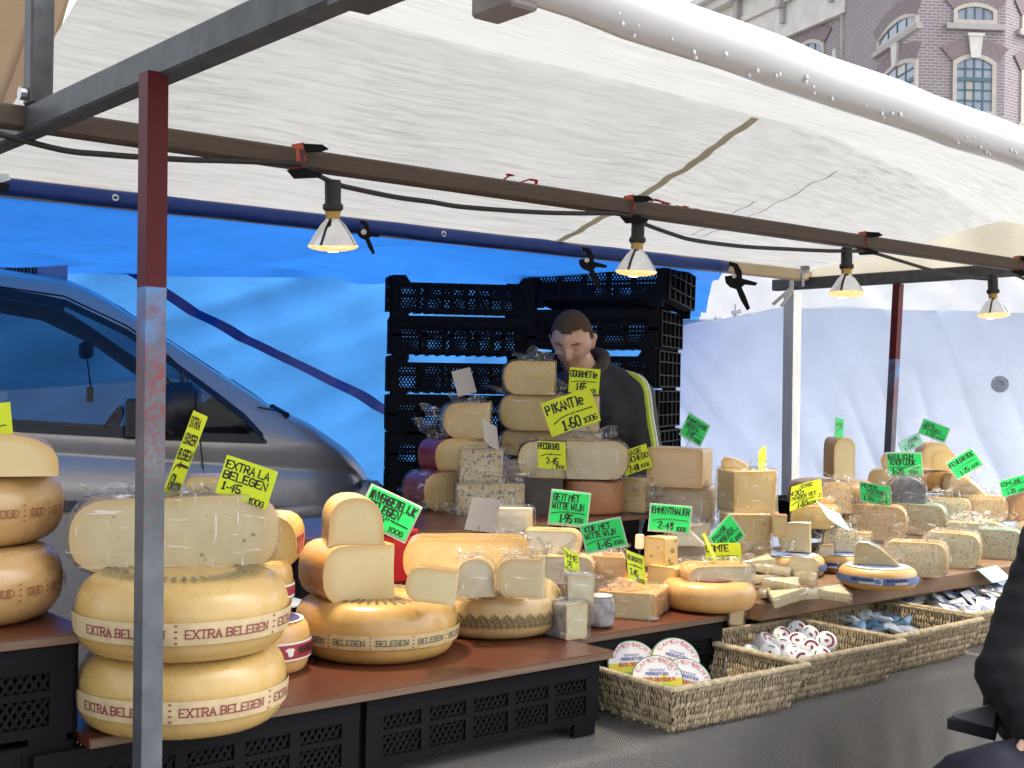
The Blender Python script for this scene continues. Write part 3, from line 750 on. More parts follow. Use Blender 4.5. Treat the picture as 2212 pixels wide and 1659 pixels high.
# right gable flap
def gab(a, b):
    Y = YF + 0.35 + (YB + 0.05 - YF - 0.35) * a
    top = (ridz(XC1) - 0.01) if abs(Y - YRID) < 1e-3 else (ridz(XC1) + (ZREAR + 0.02 - ridz(XC1)) * (Y - YRID) / (YB - YRID) if Y > YRID else ridz(XC1) - (YRID - Y) * 0.20)
    z = top * (1 - b) + (ZB + 0.02) * b
    return Vector((XC1 + 0.045 + 0.02 * sin(Y * 14) * b + 0.03 * n3((Y, z, 0), 4) + 0.06 * (1 - b) * 0, Y, z)) - OC
V, Fc = grid(gab, 50, 14); mesh('gable_flap', V, Fc, M_gable, cp, True)

# neighbour's brown canvas at the left edge
nb = [at(175, -60, d=3.9), at(-220, -60, d=3.4), at(-220, 330, d=3.4), at(30, 330, d=3.9)]
def ncv(a, b):
    p = nb[1].lerp(nb[0], a).lerp(nb[2].lerp(nb[3], a), b); return p + Vector((0, 0.05 * sin(a * 9 + b * 3), 0.02 * sin(b * 7)))
V, Fc = grid(ncv, 24, 24); o = mesh('neighbour_canvas', V, Fc, M_brown_canvas, None, True)
tag(o, 'brown canvas of the neighbouring stall in the upper left corner', 'canvas')
mb = MB(); V = []
for i in range(13):
    b = i / 12; p = ncv(0.98 - 0.05 * b, b); q = ncv(0.86 - 0.10 * b - 0.1 * b * b, b)
    V += [p + Vector((0, -0.02, 0)), q + Vector((0, -0.02, 0))]
mesh('flap_edge', V, [(2 * i, 2 * i + 1, 2 * i + 3, 2 * i + 2) for i in range(12)], tarp('light_brown_canvas', (0.42, 0.30, 0.2), (0.46, 0.33, 0.22), 0.5, 0.7), o)

# ------------------------------------------------------------------ blue tarpaulin behind the stall
YFOLD, ZFOLD = 6.6, 2.02
bt = thing('blue_tarpaulin', 'large blue tarpaulin hung from the rear rail over the van and down behind the crates', 'tarpaulin', (2.0, YB, 1.9))
OB = Vector((2.0, YB, 1.9))
def tp(a, b):
    """b: 0..0.4 runs back from the rail, 0.4..1 hangs down"""
    if b < 0.4:
        s = b / 0.4; y = YB - 0.02 + (YFOLD - YB + 0.02) * s; xl, xr = -1.6, 3.93 + (7.35 - 3.93) * s
        z = ZREAR - 0.018 + (ZFOLD - ZREAR + 0.018) * s - 0.10 * sin(pi * s) * (0.6 + 0.5 * sin(a * 17 + s * 2)) + 0.05 * s * sin(a * 11)
    else:
        s = (b - 0.4) / 0.6; y = YFOLD + 0.25 * s; xl, xr = -1.6, 7.35 - 0.1 * s
        z = ZFOLD + 0.05 * sin(a * 11) * (1 - s) - 2.0 * s
    x = xl + (xr - xl) * a
    k = min(1, b * 8) 
    fold = 0.03 * n3((x * 1.3 + z * 0.8, y * 0.5 + z * 1.2, 1.5), 1.6) + 0.020 * (1 - abs(n3((x * 0.9 - z * 2.2, y * 0.5 + z * 0.5, 4), 1.7)) * 2.5)
    if b < 0.4: z += fold * 2.0 * k
    else: y += fold * 2.2
    return Vector((x, y, z)) - OB
V, Fc = grid(lambda a, b: tp(a, 0.4 * b), 150, 40); o = mesh('darkened_upper_layer', V, Fc, M_blue2, bt, True); o['label'] = 'upper layer running back over the van, doubled and darkened as if dimmer lit'
V, Fc = grid(lambda a, b: tp(a, 0.4 + 0.6 * b), 150, 60); mesh('hanging_sheet', V, Fc, M_blue, bt, True)
mb = MB(); P = []
for i in range(61):
    x = 0.7 + (3.93 - 0.7) * i / 60
    P.append(Vector((x, YB - 0.022, ZREAR - 0.004 + 0.004 * n3((x, 0, 0), 5))) - OB)
mb.tube(P, [0.024 + 0.003 * n3((i * 0.3, 2, 0), 1) for i in range(61)], 12); mb.build('rolled_hem', M_blue_dk, bt, True)
for u, v in ((249, 427), (958, 505)):
    p = at(u, v, Y=YB - 0.043); mb = MB(); mb.lathe([(0.005, -0.002), (0.0095, -0.003), (0.0105, 0), (0.005, 0.001)], 14, M=Matrix.Translation(p - OB) @ Matrix.Rotation(radians(90), 4, 'X') @ Matrix.Rotation(pi, 4, 'X'))
    mb.build('eyelet', plain('brass_eyelet', (0.6, 0.6, 0.62), 0.3, 0.1, 20, 0, metal=0.7), bt, True)
# dark diagonal seam on the hanging part
V = []; ns = 60
for i in range(ns + 1):
    s = i / ns; u = 215 + (900 - 215) * s; v = 562 + (935 - 562) * s + 8 * sin(s * 6)
    for dv in (-11 - 2 * sin(s * 9), 11):
        p = at(u, v + dv, Y=YFOLD + 0.12); zz = (ZFOLD - p.z) / 2.0; x = p.x
        fold = 0.05 * n3((x * 1.3 + p.z * 0.8, 0, 0), 0)  
        y0 = YFOLD + 0.25 * zz
        fo = 0.03 * n3((x * 1.3 + p.z * 0.8, y0 * 0.5 + p.z * 1.2, 1.5), 1.6) + 0.020 * (1 - abs(n3((x * 0.9 - p.z * 2.2, y0 * 0.5 + p.z * 0.5, 4), 1.7)) * 2.5)
        p.y = y0 + fo * 2.2 - 0.04; V.append(p - OB)
mesh('seam_stripe', V, [(2 * i, 2 * i + 1, 2 * i + 3, 2 * i + 2) for i in range(ns)], M_blue_dk, bt, True)

# ------------------------------------------------------------------ white sheeting and canopy of the neighbour, right
a0, a1 = at(1420, 900, d=7.3), at(2420, 900, d=6.4); a0.z = a1.z = 0
wt = thing('white_sheeting', 'pale bluish white plastic sheeting draped as a wall behind the right end of the stall', 'sheeting', a0)
dv = (a1 - a0); nr = Vector((dv.y, -dv.x, 0)).normalized()
def ws(a, b):
    p = dv * a; zt0 = 1.70 + 0.15 * min(1, a / 0.28) ** 0.7 + 0.02 * sin(a * 5)
    if b < 0.12: s = b / 0.12; z = zt0; off = -0.30 * (1 - s)
    else: s = (b - 0.12) / 0.88; z = zt0 * (1 - s); off = 0.0
    x = a * 4; 
    q = x * 2.6 - (1.75 - z) * 2.3 / (0.35 + 0.3 * x) ; rid = abs(((q + 0.5 * n3((x, z, 0), 1.0)) % 1.0) - 0.5) * 2
    fo = 0.014 * (1 - rid) ** 3 * max(0, 0.25 + n3((x * 0.7, z * 0.8, 2), 1.3)) * 2 + 0.012 * n3((x + z * 1.4, z * 0.7, 5), 2.5)
    return p + nr * (off + fo) + Vector((0, 0, z + (0.03 * n3((x, 0, off), 2) if b < 0.12 else 0)))
V, Fc = grid(ws, 220, 90); mesh('sheet', V, Fc, M_white_sheet, wt, True)
rp = at(2160, 830, d=6.55) - a0
mb = MB(); mb.lathe([(0.0, 0), (0.035, 0.002), (0.04, 0.0), (0.045, 0.004), (0.02, 0.006)], 12, M=Matrix.Translation(rp + nr * 0.03) @ Matrix.Rotation(atan2(nr.y, nr.x) - pi / 2, 4, 'Z') @ Matrix.Rotation(radians(-90), 4, 'X'))
mb.build('tie_eyelet', plain('grey_plastic', (0.30, 0.33, 0.38), 0.5, 0.3, 60, 0.2), wt)
c0, c1 = at(1380, 700, d=10.5), at(2600, 700, d=9.0)
nc = thing('neighbour_canopy', 'bright white translucent canopy of the next stall behind the sheeting', 'canopy', (c0.x, c0.y, 0))
def ncp(a, b):
    p = c0.lerp(c1, a); p.z = 0; q = p - Vector((c0.x, c0.y, 0))
    return q + Vector((0, 0, 1.35 + 1.75 * b)) + Vector((FW.x, FW.y, 0)) * (1.2 * b + 0.04 * sin(a * 40 + b * 12)) + Vector((0, 0, 0.02 * sin(a * 30)))
V, Fc = grid(ncp, 60, 20); mesh('sheet', V, Fc, M_white_canopy, nc, True)
k0, k1 = at(1440, 700, d=8.6), at(1760, 682, d=8.6)
pl = thing('white_pole', 'white horizontal pole with a steel coupler above the sheeting', 'pole', k0)
mb = MB(); mb.tube([Vector((0, 0, 0)), k1 - k0], 0.022, 10); mb.build('tube', M_white_wood, pl, True)
dd = (k1 - k0); mb = MB(); mb.tube([dd * 0.33, dd * 0.37], 0.034, 10); mb.build('end_cap', M_steel, pl)
mb = MB(); mb.tube([dd * 0.45, dd * 0.50], 0.032, 10); mb.bar(dd * 0.47, dd * 0.47 + Vector((0, 0, 0.11)), 0.015, 0.02); mb.bar(dd * 0.44 + Vector((0, 0, 0.05)), dd * 0.5 + Vector((0, 0, 0.06)), 0.03, 0.03); mb.build('coupler', M_steel, pl)

# ------------------------------------------------------------------ van behind the stall
def lerp_tab(T, s):
    if s <= T[0][0]: return T[0][1]
    for (a, b), (c, d) in zip(T, T[1:]):
        if s <= c: return b + (d - b) * (s - a) / (c - a)
    return T[-1][1]
M_paint = plain('silver_car_paint', (0.50, 0.435, 0.36), 0.32, 0.05, 60, 0.0, metal=0.3, coat=0.5)
M_cglass = glass_mat('car_glass', (0.42, 0.46, 0.50))
M_ctrim = plain('black_car_trim', (0.010, 0.010, 0.012), 0.35, 0.1, 30, 0.05)
M_cint = plain('dark_car_interior', (0.035, 0.033, 0.032), 0.7, 0.2, 20, 0.1)
M_seat = plain('grey_car_seat', (0.12, 0.11, 0.10), 0.8, 0.2, 30, 0.1)
VH = at(651.5, 1295, d=5.3); VH.z = 0
van = thing('parked_van', 'silver grey van with sloping windscreen parked under the blue tarpaulin', 'van', VH, radians(-16))
ROOF = [(-3.8, 1.78), (-3.4, 1.83), (-1.2, 1.812), (-0.952, 1.786), (-0.83, 1.74), (-0.716, 1.671), (-0.588, 1.584), (-0.188, 1.325), (-0.105, 1.272), (0.05, 1.205), (0.176, 1.132), (0.27, 1.075), (0.343, 1.012), (0.40, 0.93), (0.43, 0.80), (0.44, 0.5)]
WTOP = [(-3.8, 1.70), (-1.2, 1.74), (-0.962, 1.706), (-0.702, 1.585), (-0.456, 1.412), (-0.255, 1.262), (-0.165, 1.165), (-0.14, 1.15)]
BELT = [(-3.8, 1.20), (-1.133, 1.196), (-0.581, 1.163), (-0.14, 1.146)]
STRP = [(-3.8, 1.13), (-1.013, 1.114), (0.238, 1.022), (0.44, 0.98)]
VW = 1.78
ss = [-3.8, -3.7, -3.4, -3.0, -2.6, -2.2, -1.9] + [round(-1.66 + 0.035 * i, 3) for i in range(60)]
ss = [s for s in ss if s < 0.44] + [0.44]
def vsec(s):
    zt = lerp_tab(ROOF, s); zb = min(lerp_tab(BELT, s), zt - 0.05); zw = min(max(lerp_tab(WTOP, s), zb + 0.001), zt - 0.03); zs = min(lerp_tab(STRP, s), zb - 0.03)
    ins = 0.34 * max(0, (s + 0.05) / 0.49) ** 2.4
    top_in = 0.16 if s < -0.95 else 0.16 - 0.10 * min(1, (s + 0.95) / 0.85)
    k = min(1, max(0, (zt - 0.9) / 0.3))
    P = [(0.05, 0.26), (0.012, 0.40), (-0.004, 0.62), (-0.010, max(0.64, zs - 0.16)), (-0.006, zs - 0.028), (0.010, zs - 0.012), (0.012, zs + 0.012), (0.004, zs + 0.024),
         (0.012, zb), (0.012 + (zw - zb) * 0.16, zw), (top_in * 0.72, zt - 0.012), (top_in, zt + 0.006), (top_in + 0.10, zt + 0.03), (0.55, zt + 0.062), (VW / 2, zt + 0.07)]
    P = [(y + ins, min(z, zt + 0.07)) for y, z in P]
    Q = P + [(VW - y, z) for y, z in reversed(P[:-1])]
    return Q
SECT = [vsec(s) for s in ss]; m = len(SECT[0]); h_ = 14
Vv = [Vector((s, y, z)) for s, S in zip(ss, SECT) for y, z in S]
body, gl, shield = [], [], []
for i in range(len(ss) - 1):
    sm = (ss[i] + ss[i + 1]) / 2
    for k in range(m - 1):
        f = (i * m + k, i * m + k + 1, (i + 1) * m + k + 1, (i + 1) * m + k)
        kk = k if k < h_ else m - 2 - k
        c = sum((Vv[q] for q in f), Vector()) / 4
        if kk == 8 and -3.3 < sm < -0.165 and not (-1.70 < sm < -1.60): gl.append(f); continue
        if kk in (11, 12, 13) and -0.86 < sm < -0.13: shield.append(f); continue
        if kk < 5 and hypot(c.x - 0.03, c.z - 0.40) < 0.44: continue
        if kk < 5 and hypot(c.x + 2.75, c.z - 0.40) < 0.44: continue
        body.append(f)
def sub(Vs, Fs):
    idx = {}; V = []; F2 = []
    for f in Fs:
        g = []
        for q in f:
            if q not in idx: idx[q] = len(V); V.append(Vs[q])
            g.append(idx[q])
        F2.append(tuple(g))
    return V, F2
Vb, Fb = sub(Vv, body)
capf = [tuple(range(m))]
mesh('body', Vb, Fb, M_paint, van, True)
mesh('tailgate', [Vv[i] for i in range(m)], [tuple(range(m))], M_paint, van)
mesh('nose_panel', [Vv[(len(ss) - 1) * m + i] for i in range(m)], [tuple(reversed(range(m)))], M_ctrim, van)
near = [f for f in gl if sum((Vv[q].y for q in f)) / 4 < VW / 2]; far = [f for f in gl if f not in near]
V, F2 = sub(Vv, near); mesh('side_window', V, F2, M_cglass, van, True)
V, F2 = sub(Vv, far); mesh('side_window', V, F2, M_cglass, van, True)
V, F2 = sub(Vv, shield); mesh('windscreen', V, F2, M_cglass, van, True)
# black window surround on the near side
def side_strip(name, T, w_, off, mat_, s0, s1, dy=-0.006):
    V = []; ns = 40
    for i in range(ns + 1):
        s = s0 + (s1 - s0) * i / ns; S = vsec(s); zc_ = lerp_tab(T, s) + off
        for e in (-w_ / 2, w_ / 2):
            z = zc_ + e; y = S[8][0] + (S[9][0] - S[8][0]) * (z - S[8][1]) / max(1e-3, S[9][1] - S[8][1]) if z > S[8][1] else S[8][0]
            if z > S[9][1]: y = S[9][0] + (z - S[9][1]) * 0.5
            V.append(Vector((s, min(y, 0.2) + dy, z)))
    return mesh(name, V, [(2 * i, 2 * i + 1, 2 * i + 3, 2 * i + 2) for i in range(ns)], mat_, van, True)
side_strip('window_trim', BELT, 0.036, 0.018, M_ctrim, -3.3, -0.17)
side_strip('window_trim', WTOP, 0.030, 0.004, M_ctrim, -3.3, -0.17)
mb = MB(); S = vsec(-0.49)
for s, wv in ((-0.50, 0.035), (-1.65, 0.10)):
    S = vsec(s); mb = MB(); mb.bar((s, S[8][0] - 0.004, S[8][1]), (s - 0.0, S[9][0] - 0.004, S[9][1]), wv, 0.012, up=(1, 0, 0)); mb.build('window_pillar', M_ctrim, van)
# door gap and mouldings
mb = MB(); P = [(-1.2, 1.762), (-0.96, 1.735), (-0.72, 1.625), (-0.587, 1.535), (-0.489, 1.445), (-0.45, 1.30), (-0.43, 1.156), (-0.415, 1.0), (-0.44, 0.75), (-0.46, 0.45)]
Q = []
for s, z in P:
    S = vsec(s); y = 0
    for (ya, za), (yb, zb_) in zip(S[:11], S[1:12]):
        if za <= z <= zb_: y = ya + (yb - ya) * (z - za) / max(1e-4, zb_ - za); break
    Q.append((s, y - 0.001, z))
mb.tube(Q, 0.0035, 6); mb.build('door_gap', M_ctrim, van)
mb = MB(); mb.bar((-3.3, -0.012, 0.935), (-0.46, -0.012, 0.90), 0.022, 0.045); mb.build('side_moulding', plain('grey_moulding', (0.06, 0.06, 0.065), 0.5, 0.1, 20, 0.05), van)
mb = MB(); mb.box((-3.5, 0.03, 0.18), (0.3, VW - 0.03, 0.27)); mb.build('sill', M_ctrim, van)
# arch lip, liner, wheels
for cx_ in (0.03, -2.75):
    mb = MB()
    for r0, r1, y0, y1 in ((0.435, 0.50, -0.022, -0.016),):
        nn = 30; V = []
        for i in range(nn + 1):
            a = radians(-8) + radians(196) * i / nn
            for r, y in ((0.425, 0.04), (0.430, -0.018), (0.465, -0.026), (0.505, 0.004)): V.append((cx_ + r * cos(a), y + 0.34 * max(0, (cx_ + r * cos(a) + 0.05) / 0.49) ** 2.4 * 0.9, 0.40 + r * sin(a)))
        mb.add(V, [(i * 4 + k, i * 4 + k + 1, i * 4 + 5 + k, i * 4 + 4 + k) for i in range(nn) for k in range(3)])
    mb.build('wheel_arch', M_paint, van, True)
    mb = MB(); mb.tube([(cx_, 0.30, 0.40), (cx_, 0.31, 0.40)], 0.47, 32); mb.build('arch_liner', M_black_rub, van)
    for ys in (0.0, 1):
        y0 = 0.03 if not ys else VW - 0.25
        mb = MB(); Mx = Matrix.Translation((cx_, y0, 0.37)) @ Matrix.Rotation(radians(-90), 4, 'X')
        mb.lathe([(0.22, 0.0), (0.30, -0.005), (0.352, 0.015), (0.37, 0.05), (0.37, 0.17), (0.35, 0.2), (0.22, 0.21)], 36, M=Mx); wh = mb.build('wheel', M_black_rub, van, True)
        mb = MB(); mb.lathe([(0, 0.01), (0.06, 0.008), (0.12, 0.03), (0.20, 0.014), (0.225, 0.004), (0.225, 0.1)], 30, M=Mx); mb.build('hub_cap', M_steel, wh, True)
        mb = MB()
        for i in range(26):
            a = 2 * pi * i / 26; mb.bar((cx_ + 0.366 * cos(a), y0 + 0.03, 0.37 + 0.366 * sin(a)), (cx_ + 0.366 * cos(a + 0.1), y0 + 0.10, 0.37 + 0.366 * sin(a + 0.1)), 0.03, 0.018)
        o = mb.build('tread', M_black_rub, wh); o['kind'] = 'stuff'
# mirror, wiper, lamp, interior
mb = MB(); mb.box((-0.60, -0.19, 1.19), (-0.46, -0.03, 1.40), bev=0.035); mb.box((-0.55, -0.05, 1.19), (-0.48, 0.03, 1.24)); mb.build('door_mirror', M_ctrim, van, True)
mb = MB(); mb.box((-0.73, -0.03, 1.17), (-0.60, -0.01, 1.33), bev=0.008); mb.build('mirror_base', M_ctrim, van)
mb = MB(); mb.tube([(-0.115, 0.12, 1.29), (-0.16, 0.3, 1.35), (-0.19, 0.62, 1.41)], 0.008, 6); mb.tube([(-0.06, 0.05, 1.262), (-0.115, 0.12, 1.30)], 0.014, 6); mb.build('wiper', M_ctrim, van)
mb = MB(); mb.tube([Vector((-0.19, 0.04, 1.30)), Vector((-0.06, 0.05, 1.275))], 0.003, 6); mb.build('bonnet_gap', M_ctrim, van)
mb = MB(); mb.box((0.27, 0.10, 0.82), (0.40, 0.34, 0.975), bev=0.03); mb.build('headlight', glass_mat('headlight_glass', (0.6, 0.65, 0.7)), van, True)
mb = MB(); mb.box((-0.62, 0.1, 0.75), (-0.22, VW - 0.1, 1.10), bev=0.06); mb.box((-3.3, 0.12, 0.45), (-0.3, VW - 0.12, 0.55)); mb.build('dashboard', M_cint, van)
for y0 in (0.22, 1.05):
    mb = MB(); mb.box((-1.45, y0, 0.7), (-0.95, y0 + 0.5, 0.85), bev=0.05); mb.box((-1.55, y0, 0.8), (-1.38, y0 + 0.5, 1.32), bev=0.06); mb.box((-1.52, y0 + 0.13, 1.36), (-1.42, y0 + 0.37, 1.56), bev=0.04); mb.build('seat', M_seat, van, True)
mb = MB(); Mw = Matrix.Translation((-0.78, 0.45, 1.12)) @ Matrix.Rotation(radians(-62), 4, 'Y')
mb.tube([Mw @ Vector((0.18 * cos(2 * pi * i / 24), 0.18 * sin(2 * pi * i / 24), 0)) for i in range(25)], 0.014, 6); mb.build('steering_wheel', M_cint, van, True)
mb = MB(); mb.box((-0.83, 0.8, 1.50), (-0.78, 1.02, 1.58), bev=0.015); mb.tube([(-0.80, 0.9, 1.5), (-0.79, 0.9, 1.42), (-0.78, 0.9, 1.36)], 0.004, 6); mb.box((-0.80, 0.885, 1.30), (-0.77, 0.915, 1.37)); mb.build('rear_view_mirror', M_cint, van)
# papers on the dashboard and box on the roof
mb = MB(); mb.box((-0.44, 0.12, 1.115), (-0.24, 0.34, 1.121)); o = mb.build('papers', flat('white_paper', (0.7, 0.72, 0.75), 0.7), van)
bx = at(25, 583, d=5.2)
o = thing('printed_box', 'pale box with dark printed bars on top of the van', 'box', bx, radians(-16))
mb = MB(); mb.box((-0.5, 0.0, -0.06), (0.22, 0.3, 0.075), bev=0.005); mb.build('carton', plain('pale_carton', (0.34, 0.38, 0.5), 0.7, 0.1, 10, 0.05), o)
mb = MB()
for i in range(9): mb.box((-0.02 + i * 0.014, -0.003, -0.05), (-0.013 + i * 0.014 + random.uniform(0, 0.004), 0.0, 0.06))
mb.build('printed_bars', M_ink, o)

# ------------------------------------------------------------------ table under its cloth
ZT = 0.648
tb = thing('trestle_table', 'long trestle table hidden under the grey burlap cloth', 'table', (2.4, 2.5, 0))
OT = Vector((2.4, 2.5, 0))
mb = MB(); mb.box((-1.0, 1.90, ZT - 0.03), (4.35, 3.22, ZT - 0.006)); part(mb, 'table_top', M_plank, tb, OT)
for x in (-0.8, 1.6, 4.2):
    for y in (2.0, 3.1): mb = MB(); mb.box((x - 0.03, y - 0.03, 0), (x + 0.03, y + 0.03, ZT - 0.031)); part(mb, 'leg', M_plank, tb, OT)
def cloth(a, b):
    x = -1.05 + 5.55 * a
    if b < 0.30: s = b / 0.30; y = 3.24 - (3.24 - 1.875) * s; z = ZT + 0.001 * sin(x * 9)
    elif b < 0.36: s = (b - 0.30) / 0.06; an = s * pi / 2; y = 1.875 - 0.022 * sin(an); z = ZT - 0.022 * (1 - cos(an))
    else:
        s = (b - 0.36) / 0.64; z = ZT - 0.022 - 0.56 * s
        y = 1.853 - (0.016 + 0.035 * s) * sin(x * 7 + 1.3 * sin(x * 2.3)) * s - 0.03 * s + (0.014 * n3((x, z, 0), 5) + 0.012 * n3((x * 2.2, z * 0.6, 4), 5)) * min(1, s * 5)
    return Vector((x, y, z)) - OT
V, Fc = grid(cloth, 260, 50)
cl = mesh('burlap_cloth', V, Fc, M_burlap, None, True); cl.location = OT
tag(cl, 'coarse grey burlap cloth hanging over the front of the table', 'tablecloth')

# ------------------------------------------------------------------ black plastic crates
CW, CD, CH = 0.60, 0.40, 0.165
def lattice(mb, x0, x1, z0, z1, y, slant=0.0, p=0.0145, w_=0.0058):
    """crossed thin bars filling a panel opening in the xz plane at y"""
    H = z1 - z0; W = x1 - x0; k = 0.62
    for sgn, yy in ((1, y - 0.0008), (-1, y + 0.0008)):
        i = -int(H * k / p) - 1
        while x0 + i * p < x1 + H * k:
            xa = x0 + i * p; za = z0; xb = xa + sgn * H * k; zb = z1
            # clip
            pts = [(xa, za), (xb, zb)]
            def cut(pa, pb, xc):
                tt = (xc - pa[0]) / (pb[0] - pa[0]); return (xc, pa[1] + (pb[1] - pa[1]) * tt)
            (ax, az), (bx_, bz) = pts
            if min(ax, bx_) < x1 and max(ax, bx_) > x0:
                if ax < x0: ax, az = cut(pts[0], pts[1], x0)
                if ax > x1: ax, az = cut(pts[0], pts[1], x1)
                if bx_ < x0: bx_, bz = cut(pts[0], pts[1], x0)
                if bx_ > x1: bx_, bz = cut(pts[0], pts[1], x1)
                if hypot(bx_ - ax, bz - az) > 0.004: mb.bar((ax, yy, az), (bx_, yy, bz), w_, 0.0025, up=(0, 1, 0))
            i += 1
def long_side(dip):
    a, b = MB(), MB(); x0, x1 = -CW / 2, CW / 2; T = 0.006
    a.box((x0, -T, 0.012), (x1, T, 0.030)); a.box((x0, -T, 0.078), (x1, T, 0.090)); a.box((x0, -T * 1.3, 0.122), (x1, T * 1.3, 0.136))
    if not dip: a.box((x0, -T * 1.3, 0.1362), (x1, T * 1.3, CH))
    for s in (-1, 1):
        if dip:
            P = [(s * CW / 2, 0.136), (s * (CW / 2 - 0.075), 0.136), (s * (CW / 2 - 0.055), CH), (s * CW / 2, CH)]
            if s < 0: P = P[::-1]
            poly_prism(a, P, -T * 1.3, T * 1.3)
        a.box((s * CW / 2 - 0.028 if s > 0 else x0, -T, 0.030), (x1 if s > 0 else x0 + 0.028, T, 0.122))
        a.box((s * CW / 2 - 0.07 if s > 0 else x0 + 0.01, -T, -0.022), (x1 - 0.01 if s > 0 else x0 + 0.07, T, 0.012))
    n = 5; xs = [x0 + 0.028 + (CW - 0.056) * i / n for i in range(n + 1)]
    for i in range(n):
        xa, xb = xs[i] + 0.010, xs[i + 1] - 0.010
        if i: a.box((xs[i] - 0.010, -T, 0.030), (xs[i] + 0.010, T, 0.122))
        lattice(b, xa - 0.0, xb, 0.030, 0.078, 0.0); lattice(b, xa, xb, 0.090, 0.122, 0.0)
    a.box((xs[0], -T, 0.030), (xs[0] + 0.010, T, 0.122)); a.box((xs[-1] - 0.010, -T, 0.030), (xs[-1], T, 0.122))
    return a, b
def short_side():
    a = MB(); y0, y1 = -CD / 2 + 0.008, CD / 2 - 0.008; T = 0.005
    a.box((-T, y0, 0.012), (T, y1, 0.06)); a.box((-T, y0, 0.115), (T, y1, CH - 0.002))
    a.box((-T, y0, 0.06), (T, y0 + 0.12, 0.115)); a.box((-T, y1 - 0.12, 0.06), (T, y1, 0.115))
    for z in (0.012, 0.058, 0.113, CH - 0.008): a.box((-T - 0.012, y0, z), (T + 0.010, y1, z + 0.005))
    for i in range(6): y = y0 + (y1 - y0 - 0.005) * i / 5; a.box((-T - 0.0115, y, 0.0125), (T + 0.0095, y + 0.005, CH - 0.003))
    return a
_sh = short_side().build('short_side', M_black_pl)
f = MB()
for i in range(13): x = -CW / 2 + 0.02 + i * (CW - 0.05) / 12; f.box((x, -CD / 2 + 0.007, 0.006), (x + 0.012, CD / 2 - 0.007, 0.011))
for i in range(9): y = -CD / 2 + 0.02 + i * (CD - 0.05) / 8; f.box((-CW / 2 + 0.007, y, 0.0115), (CW / 2 - 0.007, y + 0.012, 0.016))
_fb = f.build('base_grid', M_black_pl)
CM = {'sh': _sh.data, 'fb': _fb.data}
for dip in (False, True):
    a, b = long_side(dip); la = a.build('long_side', M_black_pl); lb = b.build('mesh_panel', M_black_pl)
    CM[dip] = (la.data, lb.data)
    for o in (la, lb): bpy.data.objects.remove(o)
for o in (_sh, _fb): bpy.data.objects.remove(o)
def crate(loc, rz, label, group, tilt=0.0, sz=1.0, dip=False):
    c = thing('plastic_crate', label, 'crate', loc, 0, group, (tilt, 0, rz)); c.scale = (1, 1, sz)
    for s in (-1, 1):
        o = link('long_side', CM[dip][0], c, (0, s * (CD / 2), 0), (0, 0, 0 if s < 0 else pi))
        q = link('mesh_panel', CM[dip][1], o); q['kind'] = 'stuff'
        link('short_side', CM['sh'], c, (s * (CW / 2 - 0.004), 0, 0), (0, 0, 0 if s < 0 else pi))
    link('base_grid', CM['fb'], c)
    return c
# under the boards: feet stand on the cloth
Y1F = 1.975; ZC1 = ZT + 0.0215; S1 = (0.812 - ZC1) / CH; S2 = (0.977 - ZC1) / CH / 2
c_r = at(1340, 1412, z=0.831); c_l = at(205, 1598, z=0.831)
ex = c_r.x
crate((ex - 0.31, Y1F + 0.21, ZC1), 0, 'black mesh crate under the red brown board, just left of the first basket', 'crates under the boards', sz=S1)
crate((ex - 0.925, Y1F + 0.21, ZC1), 0, 'black mesh crate under the red brown board below the large stamped wheels', 'crates under the boards', sz=S1)
b2r = at(1572, 1326, z=0.831)
crate((b2r.x - 0.31, b2r.y + 0.215, ZC1), 0, 'black mesh crate under the set back board, behind the nearest basket', 'crates under the boards', sz=S1)
b0c = at(205, 1362, z=0.996)
for k, w_ in enumerate(('lower', 'upper')):
    crate((b0c.x - 0.33, b0c.y + 0.215, ZC1 + k * CH * S2), 0, f'{w_} black mesh crate of the pair at the far left under the aged wheels', 'crates under the boards', sz=S2)
SF = at(1400, 1110, z=0.996)
for k, w_ in enumerate(('lower', 'upper')):
    crate((SF.x - 0.34, SF.y + 0.21, ZC1 + k * CH * S2), 0, f'{w_} crate under the right half of the raised shelf', 'crates under the shelf', sz=S2)
    crate((SF.x - 0.95, SF.y + 0.21, ZC1 + k * CH * S2), 0, f'{w_} crate under the left half of the raised shelf', 'crates under the shelf', sz=S2)
B3a, B3b = at(1640, 1300, z=0.831), at(2212, 1213, z=0.831)
for i in range(2): crate((B3a.x + 0.36 + i * 0.66, B3a.y + 0.33, ZC1), 0, ('black crate under the left half' if not i else 'black crate under the right half') + ' of the thick worn plank', 'crates under the boards', sz=(0.775 - ZC1) / CH)
# two tall stacks behind the seller
ca, cb_ = at(993, 700, d=5.45), at(1296, 700, d=5.40)
ya, yb2 = yaw_to_cam(ca) + radians(5), yaw_to_cam(cb_) + radians(-17)
topL = at(1000, 684, d=5.25).z; topR = at(1290, 668, d=5.2).z
ORD = ['topmost', 'second from top', 'third from top', 'fourth from top', 'fifth from top', 'sixth from top', 'seventh from top', 'eighth from top', 'ninth from top', 'lowest', 'hidden']
for (c, yw, zt_, nm) in ((ca, ya, topL, 'left stack behind the seller'), (cb_, yb2, topR, 'right stack behind the seller')):
    for k in range(1, 10):
        z = zt_ - CH * k
        crate((c.x + random.uniform(-.006, .006), c.y + random.uniform(-.006, .006), z), yw + random.uniform(-.012, .012), f'black crate, {ORD[k]} of the {nm}', 'stacked crates behind the seller', dip=k == 2)
crate((ca.x - 0.005, ca.y, topL + 0.012), ya + radians(1), 'tilted black crate on top of the left stack behind the seller', 'stacked crates behind the seller', radians(3), dip=True)
